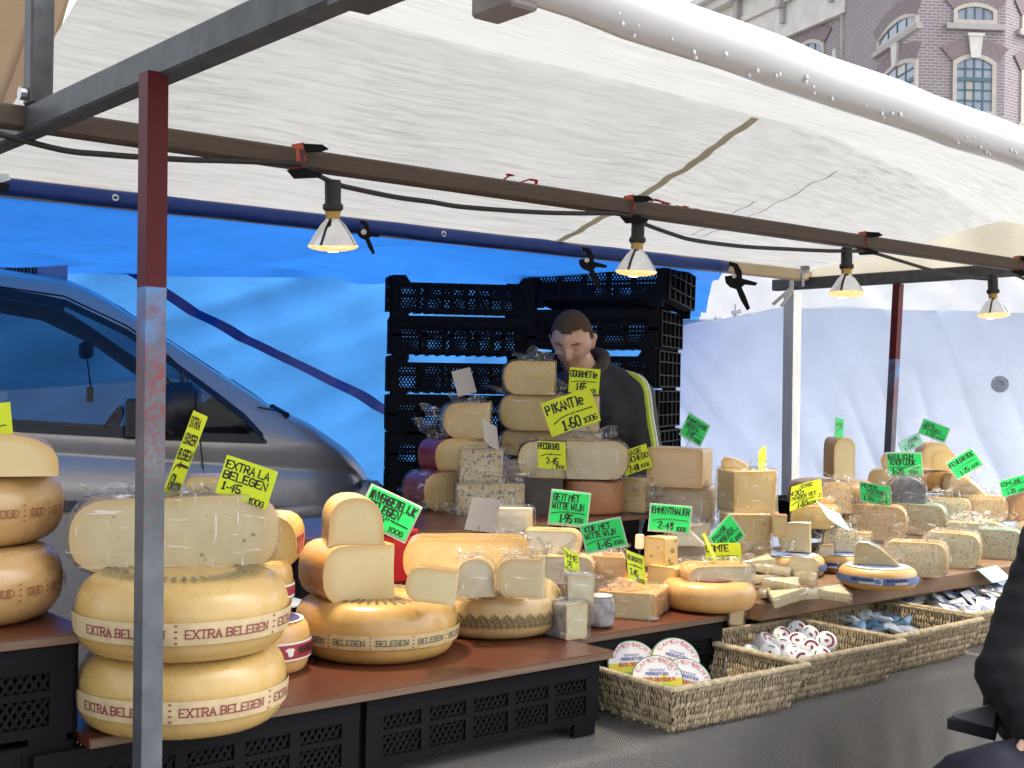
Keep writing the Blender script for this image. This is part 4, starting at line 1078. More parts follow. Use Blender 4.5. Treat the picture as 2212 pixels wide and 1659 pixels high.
crate((cb_.x + 0.02, cb_.y - 0.05, topR + 0.015), yb2 - radians(3), 'tilted black crate on top of the right stack behind the seller', 'stacked crates behind the seller', radians(-4), dip=True)

# ------------------------------------------------------------------ boards
def board(name, label, x0, x1, y0, y1, z, th=0.018):
    o = thing(name, label, 'board', (x0, y0, z - th))
    mb = MB(); mb.box((0, 0, 0.0005), (x1 - x0, y1 - y0, th), bev=0.0015); mb.build('panel', M_board, o)
    for yy, nm in ((-0.0012, 'edge'),):
        mb = MB(); mb.box((0.002, yy, 0.002), (x1 - x0 - 0.002, -0.0002, th - 0.003)); mb.build('plywood_edge', M_board_edge, o)
    return o
Z1 = 0.831
board('plywood_board', 'red brown plywood board on crates, carrying the large stamped wheels', c_l.x - 0.005, ex + 0.012, Y1F - 0.018, Y1F + 0.52, Z1)
board('plywood_board', 'red brown plywood board set back beside the grey rind cheeses', b2r.x - 0.64, b2r.x + 0.012, b2r.y, b2r.y + 0.6, Z1 - 0.0005)
Z0 = 0.996
board('plywood_board', 'red brown plywood board at the far left under the aged wheels', b0c.x - 0.8, b0c.x, b0c.y, b0c.y + 0.5, Z0)
board('plywood_board', 'raised red brown shelf board carrying the wrapped cheeses in front of the seller', SF.x - 1.27, SF.x, SF.y, SF.y + 0.45, Z0)
mb = MB(); L3 = (B3b.x - B3a.x) + 0.35
mb.box((0, 0, -0.055), (L3, 0.75, 0), bev=0.006); pk = mb.build('thick_plank', M_plank); pk.location = (B3a.x, B3a.y - 0.005, Z1)
tag(pk, 'thick worn wooden plank carrying the cheeses on the right', 'plank')

# ------------------------------------------------------------------ cheese builders
def gouda_prof(R, H, n=22, e=0.27, ex=2.3):
    Rc = R * (1 - e); P = [(0, 0)]
    for i in range(n + 1):
        a = -pi / 2 + pi * i / n; c, s = cos(a), sin(a)
        P.append((Rc + R * e * abs(c) ** (2 / ex), H / 2 + H / 2 * (abs(s) ** (2 / ex)) * (1 if s >= 0 else -1)))
    P.append((0, H)); return P
def flat_prof(R, H, e=0.012):
    P = [(0, 0), (R - e, 0)]
    for i in range(1, 5): a = -pi / 2 + pi / 2 * i / 4; P.append((R - e + e * cos(a), e + e * sin(a)))
    for k in (0.35, 0.65): P.append((R + 0.003 * sin(pi * k), H * k))
    for i in range(5): a = pi / 2 * i / 4; P.append((R - e + e * cos(a), H - e + e * sin(a)))
    P.append((0, H)); return P
def r_at(prof, z):
    best = 0
    for (r0, z0), (r1, z1) in zip(prof[1:], prof[2:-1]):
        if (z0 - z) * (z1 - z) <= 0 and abs(z1 - z0) > 1e-6: best = max(best, r0 + (r1 - r0) * (z - z0) / (z1 - z0))
    return best
def fit(u0, u1, vb, z, k=0.85):
    """centre and radius of a round thing standing on height z, outline columns u0..u1, lowest row vb"""
    uc = (u0 + u1) / 2; R = 0.15
    for _ in range(12):
        p = at(uc, vb, z=z); c = p + vdir(p) * R * k; R = (u1 - u0) / 2 / FPX * depth(c)
    c.z = z; return c, R
def wobble(me, amp, sd):
    for v in me.vertices:
        n_ = n3(v.co, 9, sd); r = Vector((v.co.x, v.co.y, 0)); 
        if r.length > 1e-4: v.co += r.normalized() * n_ * amp
        v.co.z += n3(v.co, 7, sd + 3) * amp * 0.5
def wheel(label, u0, u1, vb, z, H, m=None, e=0.27, band=None, flatp=False, k=0.85, group=None, name='round_cheese', ex=2.3, tilt=None, c=None, R=None):
    if c is None: c, R = fit(u0, u1, vb, z, k)
    T = thing(name, label, 'cheese', c, yaw_to_cam(c), group)
    if tilt: T.rotation_euler = (radians(tilt[0]), radians(tilt[1]), T.rotation_euler.z)
    P = flat_prof(R, H) if flatp else gouda_prof(R, H, 22, e, ex)
    mb = MB(); mb.lathe(P, 72); o = mb.build('rind', m or M_rind, T, True, True); wobble(o.data, 0.0040, c.x * 5)
    T['R'] = R; T['H'] = H
    if band: stamp_band(T, P, R, H, **band)
    return T, c, R
def stamp_band(T, P, R, H, txt, ink, z0=0.30, z1=0.52, col=None, hh=None, rep=None, dots=True, serif=True, shift=0.0, wd=0.14, slant=0):
    zb0, zb1 = H * z0, H * z1
    if col:
        V = []; nn = 90
        for i in range(nn + 1):
            a = radians(-185) + radians(190) * i / nn
            for q in range(7):
                zz = zb0 + (zb1 - zb0) * q / 6; r = r_at(P, zz) + 0.0042; V.append((r * cos(a), r * sin(a), zz))
        mesh('stamp_band', V, [(i * 7 + q, (i + 1) * 7 + q, (i + 1) * 7 + q + 1, i * 7 + q + 1) for i in range(nn) for q in range(6)], col, T, True)
    h = hh or (zb1 - zb0) * 0.36; mid = (zb0 + zb1) / 2
    mb = MB(); L, tw = text_strokes(txt, serif); wl = tw * h * (1 + 0.05); gap = h * (1.9 if dots else 0.7); n_ = rep or int(pi * R / (wl + gap)) + 1
    step = (wl + gap) / R
    def f(x, y, l):
        a = -pi / 2 + x / R; zz = mid + y; return Vector(((r_at(P, zz) + 0.0052 + l) * cos(a), (r_at(P, zz) + 0.0052 + l) * sin(a), zz))
    for i in range(-n_ // 2, n_ // 2 + 2):
        x0 = i * step * R + shift * R
        if abs(x0 / R) > 1.7: continue
        ribbons(mb, [[(x0 + px * h + (py * h * slant), py * h - h / 2) for px, py in Q] for Q in L], h * wd, f, h * 0.3)
        if dots:
            for q in range(4):
                y = (q - 1.5) * (zb1 - zb0) * 0.26; x = x0 + wl + gap * 0.42
                ribbons(mb, [[(x - h * 0.08, y), (x + h * 0.08, y)]], h * 0.2, f)
    mb.build('stamp_lettering', ink, T)
def top_print(T, R, H, inks=(M_ink_grn, M_ink_dk), n=44, r0=0.50, r1=0.80):
    for kx, ink in enumerate(inks):
        mb = MB()
        for i in range(n):
            if i % 2 != kx: continue
            a = 2 * pi * i / n; rr0 = R * (r0 + 0.03 * random.random()); rr1 = R * (r1 - 0.05 * random.random()); q = 4
            for j in range(q):
                ra = rr0 + (rr1 - rr0) * j / q; rb = rr0 + (rr1 - rr0) * (j + 0.75) / q; w_ = R * 0.016 * (1 + 0.6 * random.random())
                d = Vector((cos(a), sin(a), 0)); s = Vector((-sin(a), cos(a), 0)); zz = Vector((0, 0, H + 0.0030))
                mb.add([d * ra - s * w_ + zz, d * rb - s * w_ * 0.8 + zz, d * rb + s * w_ * 0.8 + zz, d * ra + s * w_ + zz], [(0, 1, 2, 3)])
        mb.build('top_print', ink, T)
def band_ring(T, P, R, H, z0, z1, m, name='paper_band', lift=0.0045, rows=6):
    V = []; nn = 80
    for i in range(nn):
        a = 2 * pi * i / nn
        for q in range(rows + 1): zz = H * (z0 + (z1 - z0) * q / rows); r = r_at(P, zz) + lift; V.append((r * cos(a), r * sin(a), zz))
    k = rows + 1
    return mesh(name, V, [(i * k + q, ((i + 1) % nn) * k + q, ((i + 1) % nn) * k + q + 1, i * k + q + 1) for i in range(nn) for q in range(rows)], m, T, True)
def disc(T, r, z, m, name='top_label', r_in=0.0):
    mb = MB(); mb.lathe([(r_in, z), (r * 0.5 + r_in * 0.5, z + 0.0003), (r, z)], 40); return mb.build(name, m, T, True)

def half_outline(w_, h, e):      # flat bottom and top, both ends rounded (cut through the whole wheel)
    P = []
    for s in (1, -1):
        for i in range(11):
            a = (-pi / 2 + pi * i / 10) if s > 0 else (pi / 2 + pi * i / 10)
            c, q = cos(a), sin(a); r = 2 / 2.4
            P.append((s * (w_ / 2 - e) + e * abs(c) ** r * (1 if c > 0 else -1), h / 2 + h / 2 * abs(q) ** r * (1 if q > 0 else -1), 1))
    return P
def quarter_outline(w_, h, e, mirror=False, sharp=0.004):    # rounded rind on the left, straight cut on the right
    P = [(w_ / 2, 0, 0), (w_ / 2, h * 0.5, 0), (w_ / 2, h, 1)]
    for i in range(11):
        a = pi / 2 + pi * i / 10; c, q = cos(a), sin(a); r = 2 / 2.4
        P.append((-w_ / 2 + e + e * -(abs(c) ** r), h / 2 + h / 2 * abs(q) ** r * (1 if q > 0 else -1), 1))
    if mirror: P = [(-x, z, f) for x, z, f in reversed(P)]
    return P
def arch_outline(w_, h, e=None):     # piece standing on a cut side, rind arched over the top
    e = e or min(h * 0.75, w_ / 2); P = [(-w_ / 2, 0, 0), (w_ / 2, 0, 1), (w_ / 2, h - e, 1)]
    for i in range(1, 14):
        a = pi * i / 14; c, q = cos(a), sin(a); r = 2 / 2.3
        P.append((w_ / 2 * abs(c) ** r * (1 if c > 0 else -1), h - e + e * abs(q) ** r, 1))
    P.append((-w_ / 2, h - e, 1)); return P
def box_outline(w_, h, e=0.006):
    P = []
    for (x, z, a0) in ((w_ / 2 - e, e, -pi / 2), (w_ / 2 - e, h - e, 0), (-w_ / 2 + e, h - e, pi / 2), (-w_ / 2 + e, e, pi)):
        for i in range(4): a = a0 + pi / 2 * i / 3; P.append((x + e * cos(a), z + e * sin(a), 1))
    return P
def wedge_outline(w_, h):            # long triangle on its side, blunt at the left
    return [(-w_ / 2, 0, 1), (w_ / 2, 0, 0), (w_ / 2, h * 0.10, 0), (0.1 * w_, h * 0.72, 1), (-0.2 * w_, h * 0.98, 1), (-w_ / 2 + 0.012, h, 1), (-w_ / 2, h - 0.015, 1)]
def densify(P, ds):
    Q = []
    for i in range(len(P)):
        a, b = P[i], P[(i + 1) % len(P)]; k = max(1, int(hypot(b[0] - a[0], b[1] - a[1]) / ds))
        for j in range(k): Q.append((a[0] + (b[0] - a[0]) * j / k, a[1] + (b[1] - a[1]) * j / k, a[2]))
    return Q
def shell(P, D, off=0.0, amp=0.0, sd=0.0, taper=1.0, shear=0.0, rings=5, dseg=6, bev=0.003, ds=0.010):
    """closed body from an outline (front face at y=0, back at y=D): returns verts, faces, and flags (0 front, 1 side rind, 2 side cut, 3 back)"""
    P = densify(P, ds); m = len(P); cx_ = sum(p[0] for p in P) / m; cz = sum(p[1] for p in P) / m
    area = sum(P[i][0] * P[(i + 1) % m][1] - P[(i + 1) % m][0] * P[i][1] for i in range(m)); sg = 1 if area > 0 else -1
    nrm = []
    for i in range(m):
        a, b = P[i - 1], P[(i + 1) % m]; dx, dz = b[0] - a[0], b[1] - a[1]; l = hypot(dx, dz) or 1; nrm.append((sg * dz / l, -sg * dx / l))
    V = []; layers = []
    def ring(s, y, o):
        i0 = len(V); tp_ = 1 - (1 - taper) * max(0, y / D)
        for (x, z, f), (nx, nz) in zip(P, nrm):
            xx = cx_ + (x - cx_) * s + nx * o * s; zz = cz + (z - cz) * s + nz * o * s
            V.append(Vector((xx * tp_ + shear * max(y, 0), y, zz)))
        layers.append(i0)
    for i in range(1, rings + 1): ring(i / rings * (1 if i < rings else 1 - bev * 2.0), -off, off)
    ring(1.0, -off + bev + 0.0 if off else bev, off)
    for i in range(1, dseg): ring(1.0, D * i / dseg, off)
    ring(1.0, D - bev, off)
    for i in range(rings, 0, -1): ring(i / rings * (1 if i < rings else 1 - bev * 2.0), D + off, off)
    c0 = len(V); V.append(Vector((cx_, -off, cz))); c1 = len(V); tp_ = taper; V.append(Vector((cx_ * tp_ + shear * D, D + off, cz)))
    Fc = []; fl = []
    for i in range(m):
        j = (i + 1) % m; Fc.append((c0, layers[0] + i, layers[0] + j) if sg > 0 else (c0, layers[0] + j, layers[0] + i)); fl.append(0)
    for q in range(len(layers) - 1):
        for i in range(m):
            j = (i + 1) % m; a, b = layers[q], layers[q + 1]
            f = (a + i, b + i, b + j, a + j); Fc.append(f if sg > 0 else f[::-1])
            fl.append(0 if q < rings - 1 else 3 if q > len(layers) - 1 - rings else (1 if P[i][2] else 2))
    for i in range(m):
        j = (i + 1) % m; f = (c1, layers[-1] + j, layers[-1] + i); Fc.append(f if sg > 0 else f[::-1]); fl.append(3)
    if amp:
        for k, v in enumerate(V):
            q = Vector((v.x * 0.55 + v.z * 0.6, v.y, v.z * 0.55 - v.x * 0.5)); n_ = n3(v, 14, sd) * 0.7 + (1 - abs(n3(q, 26, sd + 2)) * 2.2) * 0.55 + (1 - abs(n3((q.z * 1.6, q.y, q.x * 0.4), 40, sd + 5)) * 2.2) * 0.35
            dr = Vector((v.x - cx_, (v.y - D / 2), v.z - cz)); dr.normalize()
            V[k] = v + dr * n_ * amp
    return V, Fc, fl
def sub_idx(Fs):
    idx = []; seen = set()
    for f in Fs:
        for q in f:
            if q not in seen: seen.add(q); idx.append(q)
    return idx
def piece(label, c, rz, P, D, rind, paste, film=0.0, name='cheese_piece', taper=1.0, shear=0.0, group=None, tilt=(0, 0), gather=None, rough=0.0026, sd=None, back=None, fmat=None, side=None):
    """cut cheese: rind and cut faces are parts, cling film is another"""
    T = thing(name, label, 'cheese', c, 0, group, (radians(tilt[0]), radians(tilt[1]), rz))
    sd = c[0] * 7.3 if sd is None else sd
    V, Fc, fl = shell(P, D, 0, 0, sd, taper, shear)
    wx, wz = 0.05 * n3((sd, 1, 0), 3.1), 0.05 * n3((sd, 2, 0), 2.7)
    V = [Vector((v.x * (1 + wx * v.z / 0.1) , v.y, v.z * (1 + wz * v.x / 0.1))) + Vector((n3(v, 14, sd), n3(v, 18, sd + 5) * 0.5, n3(v, 12, sd + 9) * (1 if v.z > 0.01 else 0))) * rough for v in V]
    for nm, keep, m in (('rind', (1, 3), rind), ('cut_face', (0, 2), paste)):
        F2 = [f for f, q in zip(Fc, fl) if q in keep]
        if not F2: continue
        Vn, F3 = sub(V, F2); o = mesh(nm, Vn, F3, m, T, nm == 'rind')
        if nm == 'cut_face':
            Pd = densify(P, 0.010); mm = len(Pd); at_ = o.data.attributes.new('edge', 'FLOAT', 'POINT'); vals = []
            for q in sub_idx(F2):
                ly = q // mm; fl_ = Pd[q % mm][2] if q < len(V) - 2 else 0
                vals.append(0.0 if q >= len(V) - 2 else (min(1.0, (ly + 1) / 5) if fl_ else 0.0))
            at_.data.foreach_set('value', vals)
    if film:
        V, Fc, fl = shell(P, D, 0.0030 + film * 0.35, film * 1.25, sd + 1, taper, shear, 8, 9, 0.003, 0.0065)
        V = [v + Vector((0, 0, 0.0012)) for v in V]
        mesh('cling_film', V, Fc, fmat or M_film, T, True)
        for gx, gy, gz, gs in (gather or []): crumple('film_gather', T, (gx, gy, gz), gs, sd)
    return T
def crumple(name, T, c, s, sd):
    """a bunched tail of film: folded fan of thin sheet"""
    V = []; nu, nv = 14, 8
    for j in range(nv + 1):
        for i in range(nu + 1):
            a = i / nu; b = j / nv
            x = (a - 0.5) * s * (1.0 + 0.9 * b) + 0.25 * s * n3((a * 5, b * 4, sd), 1.1)
            y = 0.35 * s * sin(a * 17 + sd) * (0.25 + 0.5 * b) + 0.2 * s * n3((a * 6, b * 5, sd + 4), 1.2)
            z = b * s * 0.62 * (0.75 + 0.5 * n3((a * 4, 0.5, sd + 7), 1.3)) + 0.1 * s * n3((a * 8, b * 8, sd), 1)
            V.append(Vector(c) + Vector((x, y, z)))
    Fc = [(j * (nu + 1) + i, j * (nu + 1) + i + 1, (j + 1) * (nu + 1) + i + 1, (j + 1) * (nu + 1) + i) for j in range(nv) for i in range(nu)]
    return mesh(name, V, Fc, M_film2, T, True)
def face_fit(u0, u1, vb, vt, z=None, d=None):
    """bottom-centre, width and height of an upright face standing on height z (or at depth d)"""
    uc = (u0 + u1) / 2
    p = at(uc, vb, z=z) if z is not None else at(uc, vb, d=d)
    dd = depth(p); return p, (u1 - u0) / FPX * dd, (vb - vt) / FPX * dd
def block(label, u0, u1, vb, vt, kind='box', z=None, d=None, D=0.12, yaw=0.0, rind=None, paste=None, e=0.45, wk=1.0, hk=1.0, **kw):
    p, w_, h = face_fit(u0, u1, vb, vt, z, d); w_ *= wk; h *= hk
    P = {'box': lambda: box_outline(w_, h), 'half': lambda: half_outline(w_, h, min(h * e, w_ * 0.45)), 'quarter': lambda: quarter_outline(w_, h, min(h * e, w_ * 0.5)),
         'quarter_r': lambda: quarter_outline(w_, h, min(h * e, w_ * 0.5), True), 'arch': lambda: arch_outline(w_, h), 'wedge': lambda: wedge_outline(w_, h)}[kind]()
    if kw.get('film') and 'gather' not in kw: kw['gather'] = [(random.uniform(-.2, .2) * w_, D * 0.4, h * 0.98, min(0.10, w_ * 0.5))]
    T = piece(label, p, yaw_to_cam(p) + radians(yaw), P, D, rind or M_rind, paste or M_paste, **kw)
    T['w'] = w_; T['h'] = h
    return T, p, w_, h

# ------------------------------------------------------------------ price cards
def card(label, TL, TR, BL, d, lines, col, dTR=0.0, dBL=0.0, sleeve=False, ink=None, pin=None, group='price cards', curve=0.004, wd=0.115):
    P0 = at(TL[0], TL[1], d=d); P1 = at(TR[0], TR[1], d=d + dTR); P2 = at(BL[0], BL[1], d=d + dBL)
    ex_, ey = P1 - P0, P0 - P2; nr_ = ex_.cross(ey).normalized(); asp = ex_.length / ey.length
    base = P2 + ex_ * 0.5
    T = thing('price_card', label, 'price card', base, 0, group)
    def f(x, y, l=0.0): return P2 - base + ex_ * x + ey * y + nr_ * (l + curve * (4 * (x - 0.5) ** 2))
    nx, ny = 8, 2
    def slab(name, x0, x1, y0, y1, l0, l1, m):
        V = []
        for l in (l0, l1):
            for j in range(ny + 1):
                for i in range(nx + 1): V.append(f(x0 + (x1 - x0) * i / nx, y0 + (y1 - y0) * j / ny, l))
        k = (nx + 1) * (ny + 1); Fc = []
        for j in range(ny):
            for i in range(nx):
                a = j * (nx + 1) + i; Fc += [(a + k, a + 1 + k, a + nx + 2 + k, a + nx + 1 + k), (a, a + nx + 1, a + nx + 2, a + 1)]
        for i in range(nx): Fc += [(i, i + 1, i + 1 + k, i + k), (ny * (nx + 1) + i + k, ny * (nx + 1) + i + 1 + k, ny * (nx + 1) + i + 1, ny * (nx + 1) + i)]
        for j in range(ny):
            a = j * (nx + 1); b = a + nx + 1; Fc += [(a + k, b + k, b, a), (a + nx, b + nx, b + nx + k, a + nx + k)]
        return mesh(name, V, Fc, m, T)
    slab('card_sheet', 0, 1, 0, 1, 0.0003, 0.0014, col)
    if sleeve: slab('plastic_sleeve', -0.035, 1.035, -0.075, 1.05, -0.0012, -0.0001, M_lamin)
    if lines:
        mb = MB()
        for ln in lines:
            if ln[0] == '~':
                _, x, y, w_, s = ln
                polys = [[(x, y - s), (x + w_ * 0.22, y - s * 0.2), (x + w_ * 0.42, y)], [(x + w_ * 0.58, y), (x + w_, y - 0.01)], [(x + w_ * 0.48, y + 0.025), (x + w_ * 0.47, y - 0.03)], [(x + w_ * 0.53, y + 0.02), (x + w_ * 0.525, y - 0.03)]]
            elif ln[0] == '-': _, x, y, x2, y2 = ln; polys = [[(x, y), ((x + x2) / 2, (y + y2) / 2 + 0.02), (x2, y2)]]
            else: polys = lay(ln[0], ln[1], ln[2], ln[3], ln[4], False, 0.035)
            hh = ln[4] if ln[0] not in '~-' else 0.16
            pw_ = max(0.026, min(0.050, hh * 0.20))
            ribbons(mb, [[(px * asp, py) for px, py in Q] for Q in polys], pw_, lambda x, y, l: f(x / asp, y, 0.0019 + l))
        mb.build('lettering', ink or M_ink, T)
    if pin:
        q = at(pin[0], pin[1], d=d) - base; s = f(0.5, 0.06, 0.003)
        mb = MB(); mb.tube([q, q.lerp(s, 0.5), s, s + (s - q).normalized() * 0.012 + Vector((0.004, 0, 0)), s + Vector((0.006, 0, 0.004))], 0.0009, 5); mb.build('wire_pin', M_wire, T)
    return T

# ------------------------------------------------------------------ cheeses: far left board
PALEBAND = plain('pale_stamp_band', (0.56, 0.42, 0.22), 0.4, 0.15, 40, 0.05)
PALEBAND2 = plain('whitish_stamp_band', (0.53, 0.41, 0.24), 0.45, 0.15, 40, 0.05)
M_oud = cheese_rind('aged_rind', (0.48, 0.30, 0.125), (0.40, 0.235, 0.09))
bo = dict(txt='OUD', ink=M_ink_br, z0=0.34, z1=0.62, dots=True)
wheel('lower of two aged wheels stamped OUD in brown at the left edge', -310, 122, 1366, Z0, 0.122, M_oud, band=bo)
wheel('upper of two aged wheels stamped OUD in brown at the left edge', -312, 123, 1190, Z0 + 0.123, 0.122, M_oud, band=dict(bo, shift=0.06))
block('cut pale cheese with rounded top on the upper aged wheel at the left edge', -110, 119, 1030, 938, 'arch', d=2.06, D=0.13, paste=M_paste, rind=M_rind)
card('blank yellow card with one pen dash above the aged wheels at the left edge', (-45, 876), (24, 868), (-38, 950), 2.12, [('-', 0.60, 0.33, 0.80, 0.34)], M_yel)

# ------------------------------------------------------------------ front board
eb = dict(txt='EXTRA BELEGEN', ink=M_ink_red, z0=0.28, z1=0.56, col=PALEBAND2)
M_eb = cheese_rind('young_gouda_rind', (0.50, 0.335, 0.115), (0.43, 0.27, 0.08), 0.24)
T, c, R = wheel('lowest extra mature wheel of the big front stack, red stamped, overhanging the board', 175, 613, 1604, Z1, 0.127, M_eb, band=dict(eb, shift=-0.03)); top_print(T, R, 0.127)
T, c, R = wheel('upper extra mature wheel of the front stack with red stamp and printed top', 171, 618, 1437, Z1 + 0.128, 0.126, M_eb, band=dict(eb, shift=0.02)); top_print(T, R, 0.126)
T, p, w_, h = block('large cling filmed half wheel with pale cut face on top of the front stack', 157, 598, 1236, 1074, 'half', d=2.13, D=0.14, paste=M_paste_lt, film=0.002, rind=M_rind, e=0.5,
                    gather=[(-0.10, 0.03, 0.118, 0.06), (-0.04, 0.03, 0.121, 0.05), (0.03, 0.03, 0.121, 0.05), (0.10, 0.03, 0.118, 0.06)])
HOLE = plain('cheese_eye', (0.34, 0.23, 0.08), 0.6, 0.1, 30, 0)
def eyes(T, spots):
    for x, z, r in spots:
        mb = MB(); mb.lathe([(0, 0), (r * 0.8, 0.0003), (r, 0.0001)], 10, M=Matrix.Translation((x, -0.0022, z)) @ Matrix.Rotation(radians(90), 4, 'X')); mb.build('eye_hole', HOLE, T)
eyes(T, [(0.045, 0.030, 0.0035), (0.115, 0.052, 0.003), (0.13, 0.062, 0.0032), (-0.10, 0.095, 0.002), (0.05, 0.02, 0.002), (-0.06, 0.055, 0.0022)])
block('small buttery wedge lying behind the filmed half wheel of the front stack', 403, 560, 1068, 1030, 'quarter', d=2.30, D=0.10, paste=M_paste, rind=M_rind)
card('yellow card EXTRA LA BELEGEN 1.45 behind the filmed half wheel', (492, 982), (602, 1019), (466, 1064), 2.16,
     [('EXTRA LA', 0.05, 0.70, 0.82, 0.19), ('BELEGEN', 0.05, 0.44, 0.84, 0.19), ('1.45', 0.07, 0.16, 0.36, 0.20), ('100G', 0.62, 0.02, 0.30, 0.14)], M_yel)
card('narrow looking yellow card EXTRA LEKKER BELEGEN turned sideways beside the red post', (413, 884), (443, 898), (346, 1063), 2.13,
     [('EXTRA', 0.08, 0.82, 0.72, 0.11), ('LEKKER', 0.06, 0.62, 0.84, 0.11), ('BELEGEN', 0.04, 0.43, 0.9, 0.11), ('~', 0.1, 0.36, 0.85, 0.08), ('1.5#', 0.1, 0.06, 0.45, 0.17), ('100G', 0.58, 0.05, 0.36, 0.09)], M_yel, dTR=0.10, pin=(372, 1085))
# small stack behind the big one
M_redband = plain('red_paper_band', (0.30, 0.03, 0.04), 0.5, 0.1, 10, 0); M_purple = plain('purple_label', (0.085, 0.055, 0.17), 0.45, 0.2, 20, 0)
M_white_ink = flat('white_print', (0.72, 0.70, 0.66)); M_blue_ink = flat('blue_print', (0.05, 0.08, 0.25))
T, c, R = wheel('small cheese wheel with purple top label and red cow band behind the front stack', 470, 667, 1464, Z1, 0.10, M_rind_lamp, e=0.22)
P = gouda_prof(R, 0.10, 22, 0.22); band_ring(T, P, R, 0.10, 0.30, 0.66, M_white_ink, 'band_border', 0.0040); band_ring(T, P, R, 0.10, 0.34, 0.62, M_redband)
disc(T, R * 0.86, 0.1016, M_white_ink, 'label_border'); disc(T, R * 0.78, 0.1024, M_purple)
def on_band(P, R, lift=0.0052):
    def f(x, y, l): a = -pi / 2 + x / R; return Vector(((r_at(P, y) + lift + l) * cos(a), (r_at(P, y) + lift + l) * sin(a), y))
    return f
mb = MB(); f = on_band(P, R)
cow = [(-.011, .0), (-.006, .004), (.004, .004), (.009, .0), (.006, -.003), (.005, -.011), (.001, -.013), (-.004, -.012), (-.006, -.004)]
V = [f(0.052 + x * 1.1, 0.052 + y, 0.0003) for x, y in cow]; mb.add(V, [tuple(range(len(V)))]); mb.build('cow_emblem', M_white_ink, T)
mb = MB(); ribbons(mb, lay('BEEMSTER', 0.072, 0.044, 0.05, 0.012, True), 0.0022, f, 0.004); mb.build('band_lettering', M_ink, T)
T, c, R = wheel('small wheel with red band resting on the purple labelled wheel', 440, 630, 1345, Z1 + 0.102, 0.115, M_rind, e=0.22)
P = gouda_prof(R, 0.115, 22, 0.22); band_ring(T, P, R, 0.115, 0.36, 0.6, M_white_ink, 'band_border', 0.0040); band_ring(T, P, R, 0.115, 0.40, 0.56, M_redband)
T, p, w_, h = block('quarter wheel with red label topping the small stack behind the front stack', 480, 640, 1236, 1114, 'quarter_r', d=2.52, D=0.12, paste=M_paste_dk, rind=M_rind, yaw=-10)
mb = MB(); mb.box((w_ / 2 - 0.001, 0.01, h * 0.32), (w_ / 2 + 0.001, 0.09, h * 0.62)); mb.build('red_label', M_redband, T)
mb = MB(); mb.box((0, 0, 0), (0.14, 0.10, 0.004)); o = mb.build('paper_sheet', flat('bluish_paper', (0.55, 0.62, 0.7)), None); o.location = at(600, 1318, z=Z1 + 0.001) ; o.rotation_euler = (0, 0, 0.2)
tag(o, 'pale blue paper lying on the board behind the purple labelled wheel', 'paper')

# mature wheel and its pieces
bb = dict(txt='BELEGEN', ink=M_ink_grn, z0=0.30, z1=0.54, col=PALEBAND)
T, c, R = wheel('mature wheel stamped BELEGEN in green in the middle of the front board', 637, 987, 1439, Z1, 0.122, M_rind, band=bb); top_print(T, R, 0.122)
block('thick quarter wheel with orange rind standing on the green stamped wheel', 690, 858, 1307, 1178, 'quarter', d=2.60, D=0.15, yaw=22, paste=M_paste_lt, rind=cheese_rind('deep_orange_rind', (0.56, 0.32, 0.105), (0.48, 0.25, 0.07)))
block('arch shaped cheese piece on top of the thick quarter wheel', 709, 829, 1186, 1075, 'arch', d=2.62, D=0.13, yaw=8, paste=M_paste_lt, rind=M_rind)
block('small tilted wedge at the right edge of the green stamped wheel', 872, 981, 1303, 1228, 'quarter', d=2.50, D=0.07, yaw=-4, tilt=(0, 6), paste=M_paste_lt, rind=M_rind)
card('laminated green card ONVERGETELIJK BELEGEN leaning behind the arch shaped piece', (805, 1049), (908, 1097), (771, 1119), 2.86,
     [('#NVERGETELIJK', 0.03, 0.70, 0.94, 0.22), ('BELEGEN', 0.10, 0.42, 0.62, 0.22), ('~', 0.1, 0.34, 0.85, 0.05), ('1.2#', 0.12, 0.06, 0.36, 0.22), ('100G', 0.62, 0.05, 0.30, 0.13)], M_grn, sleeve=True)
mb = MB(); rb = at(862, 1262, d=3.25); mb.box((-0.03, 0, 0), (0.06, 0.2, 0.135), bev=0.008)
o = thing('red_box', 'bright red plastic box behind the half wheel in the middle', 'box', rb, 0.1); mb.build('shell', plain('red_plastic', (0.42, 0.006, 0.012), 0.35, 0.1, 10, 0), o)
mb = MB(); mb.box((-0.034, -0.004, 0.125), (0.064, 0.204, 0.14), bev=0.004); mb.build('rim', plain('red_plastic', (0.42, 0.006, 0.012)), o)
# pale wheel with diagonal stamps and what lies on it
T, c, R = wheel('pale wheel with dark diagonal stamps all round, right of the green stamped wheel', 925, 1214, 1385, Z1, 0.118, M_rind_pale, e=0.30)
P = gouda_prof(R, 0.118, 22, 0.30); f = on_band(P, R, 0.0050); mb = MB()
for i in range(-9, 10):
    for rr, tx in ((0, 'REMEKER'), (1, 'OEVERE')):
        L, tw = text_strokes(tx); h = 0.0085; ca_, sa_ = cos(radians(42)), sin(radians(42))
        x0 = i * 0.027 + rr * 0.013; y0 = 0.030
        ribbons(mb, [[(x0 + (px * h * 0.8 * ca_ - py * h * sa_), y0 + (px * h * 0.8 * sa_ + py * h * ca_)) for px, py in Q] for Q in L], 0.0013, f, 0.006)
mb.build('stamp_lettering', M_ink_dk, T)
M_greytop = plain('grey_label_top', (0.30, 0.30, 0.31), 0.5, 0.2, 20, 0.1)
block('half wheel with two toned cut face behind the wrapped wedges on the pale wheel', 870, 1150, 1256, 1166, 'half', d=2.95, D=0.13, paste=M_paste, rind=M_rind, e=0.42)
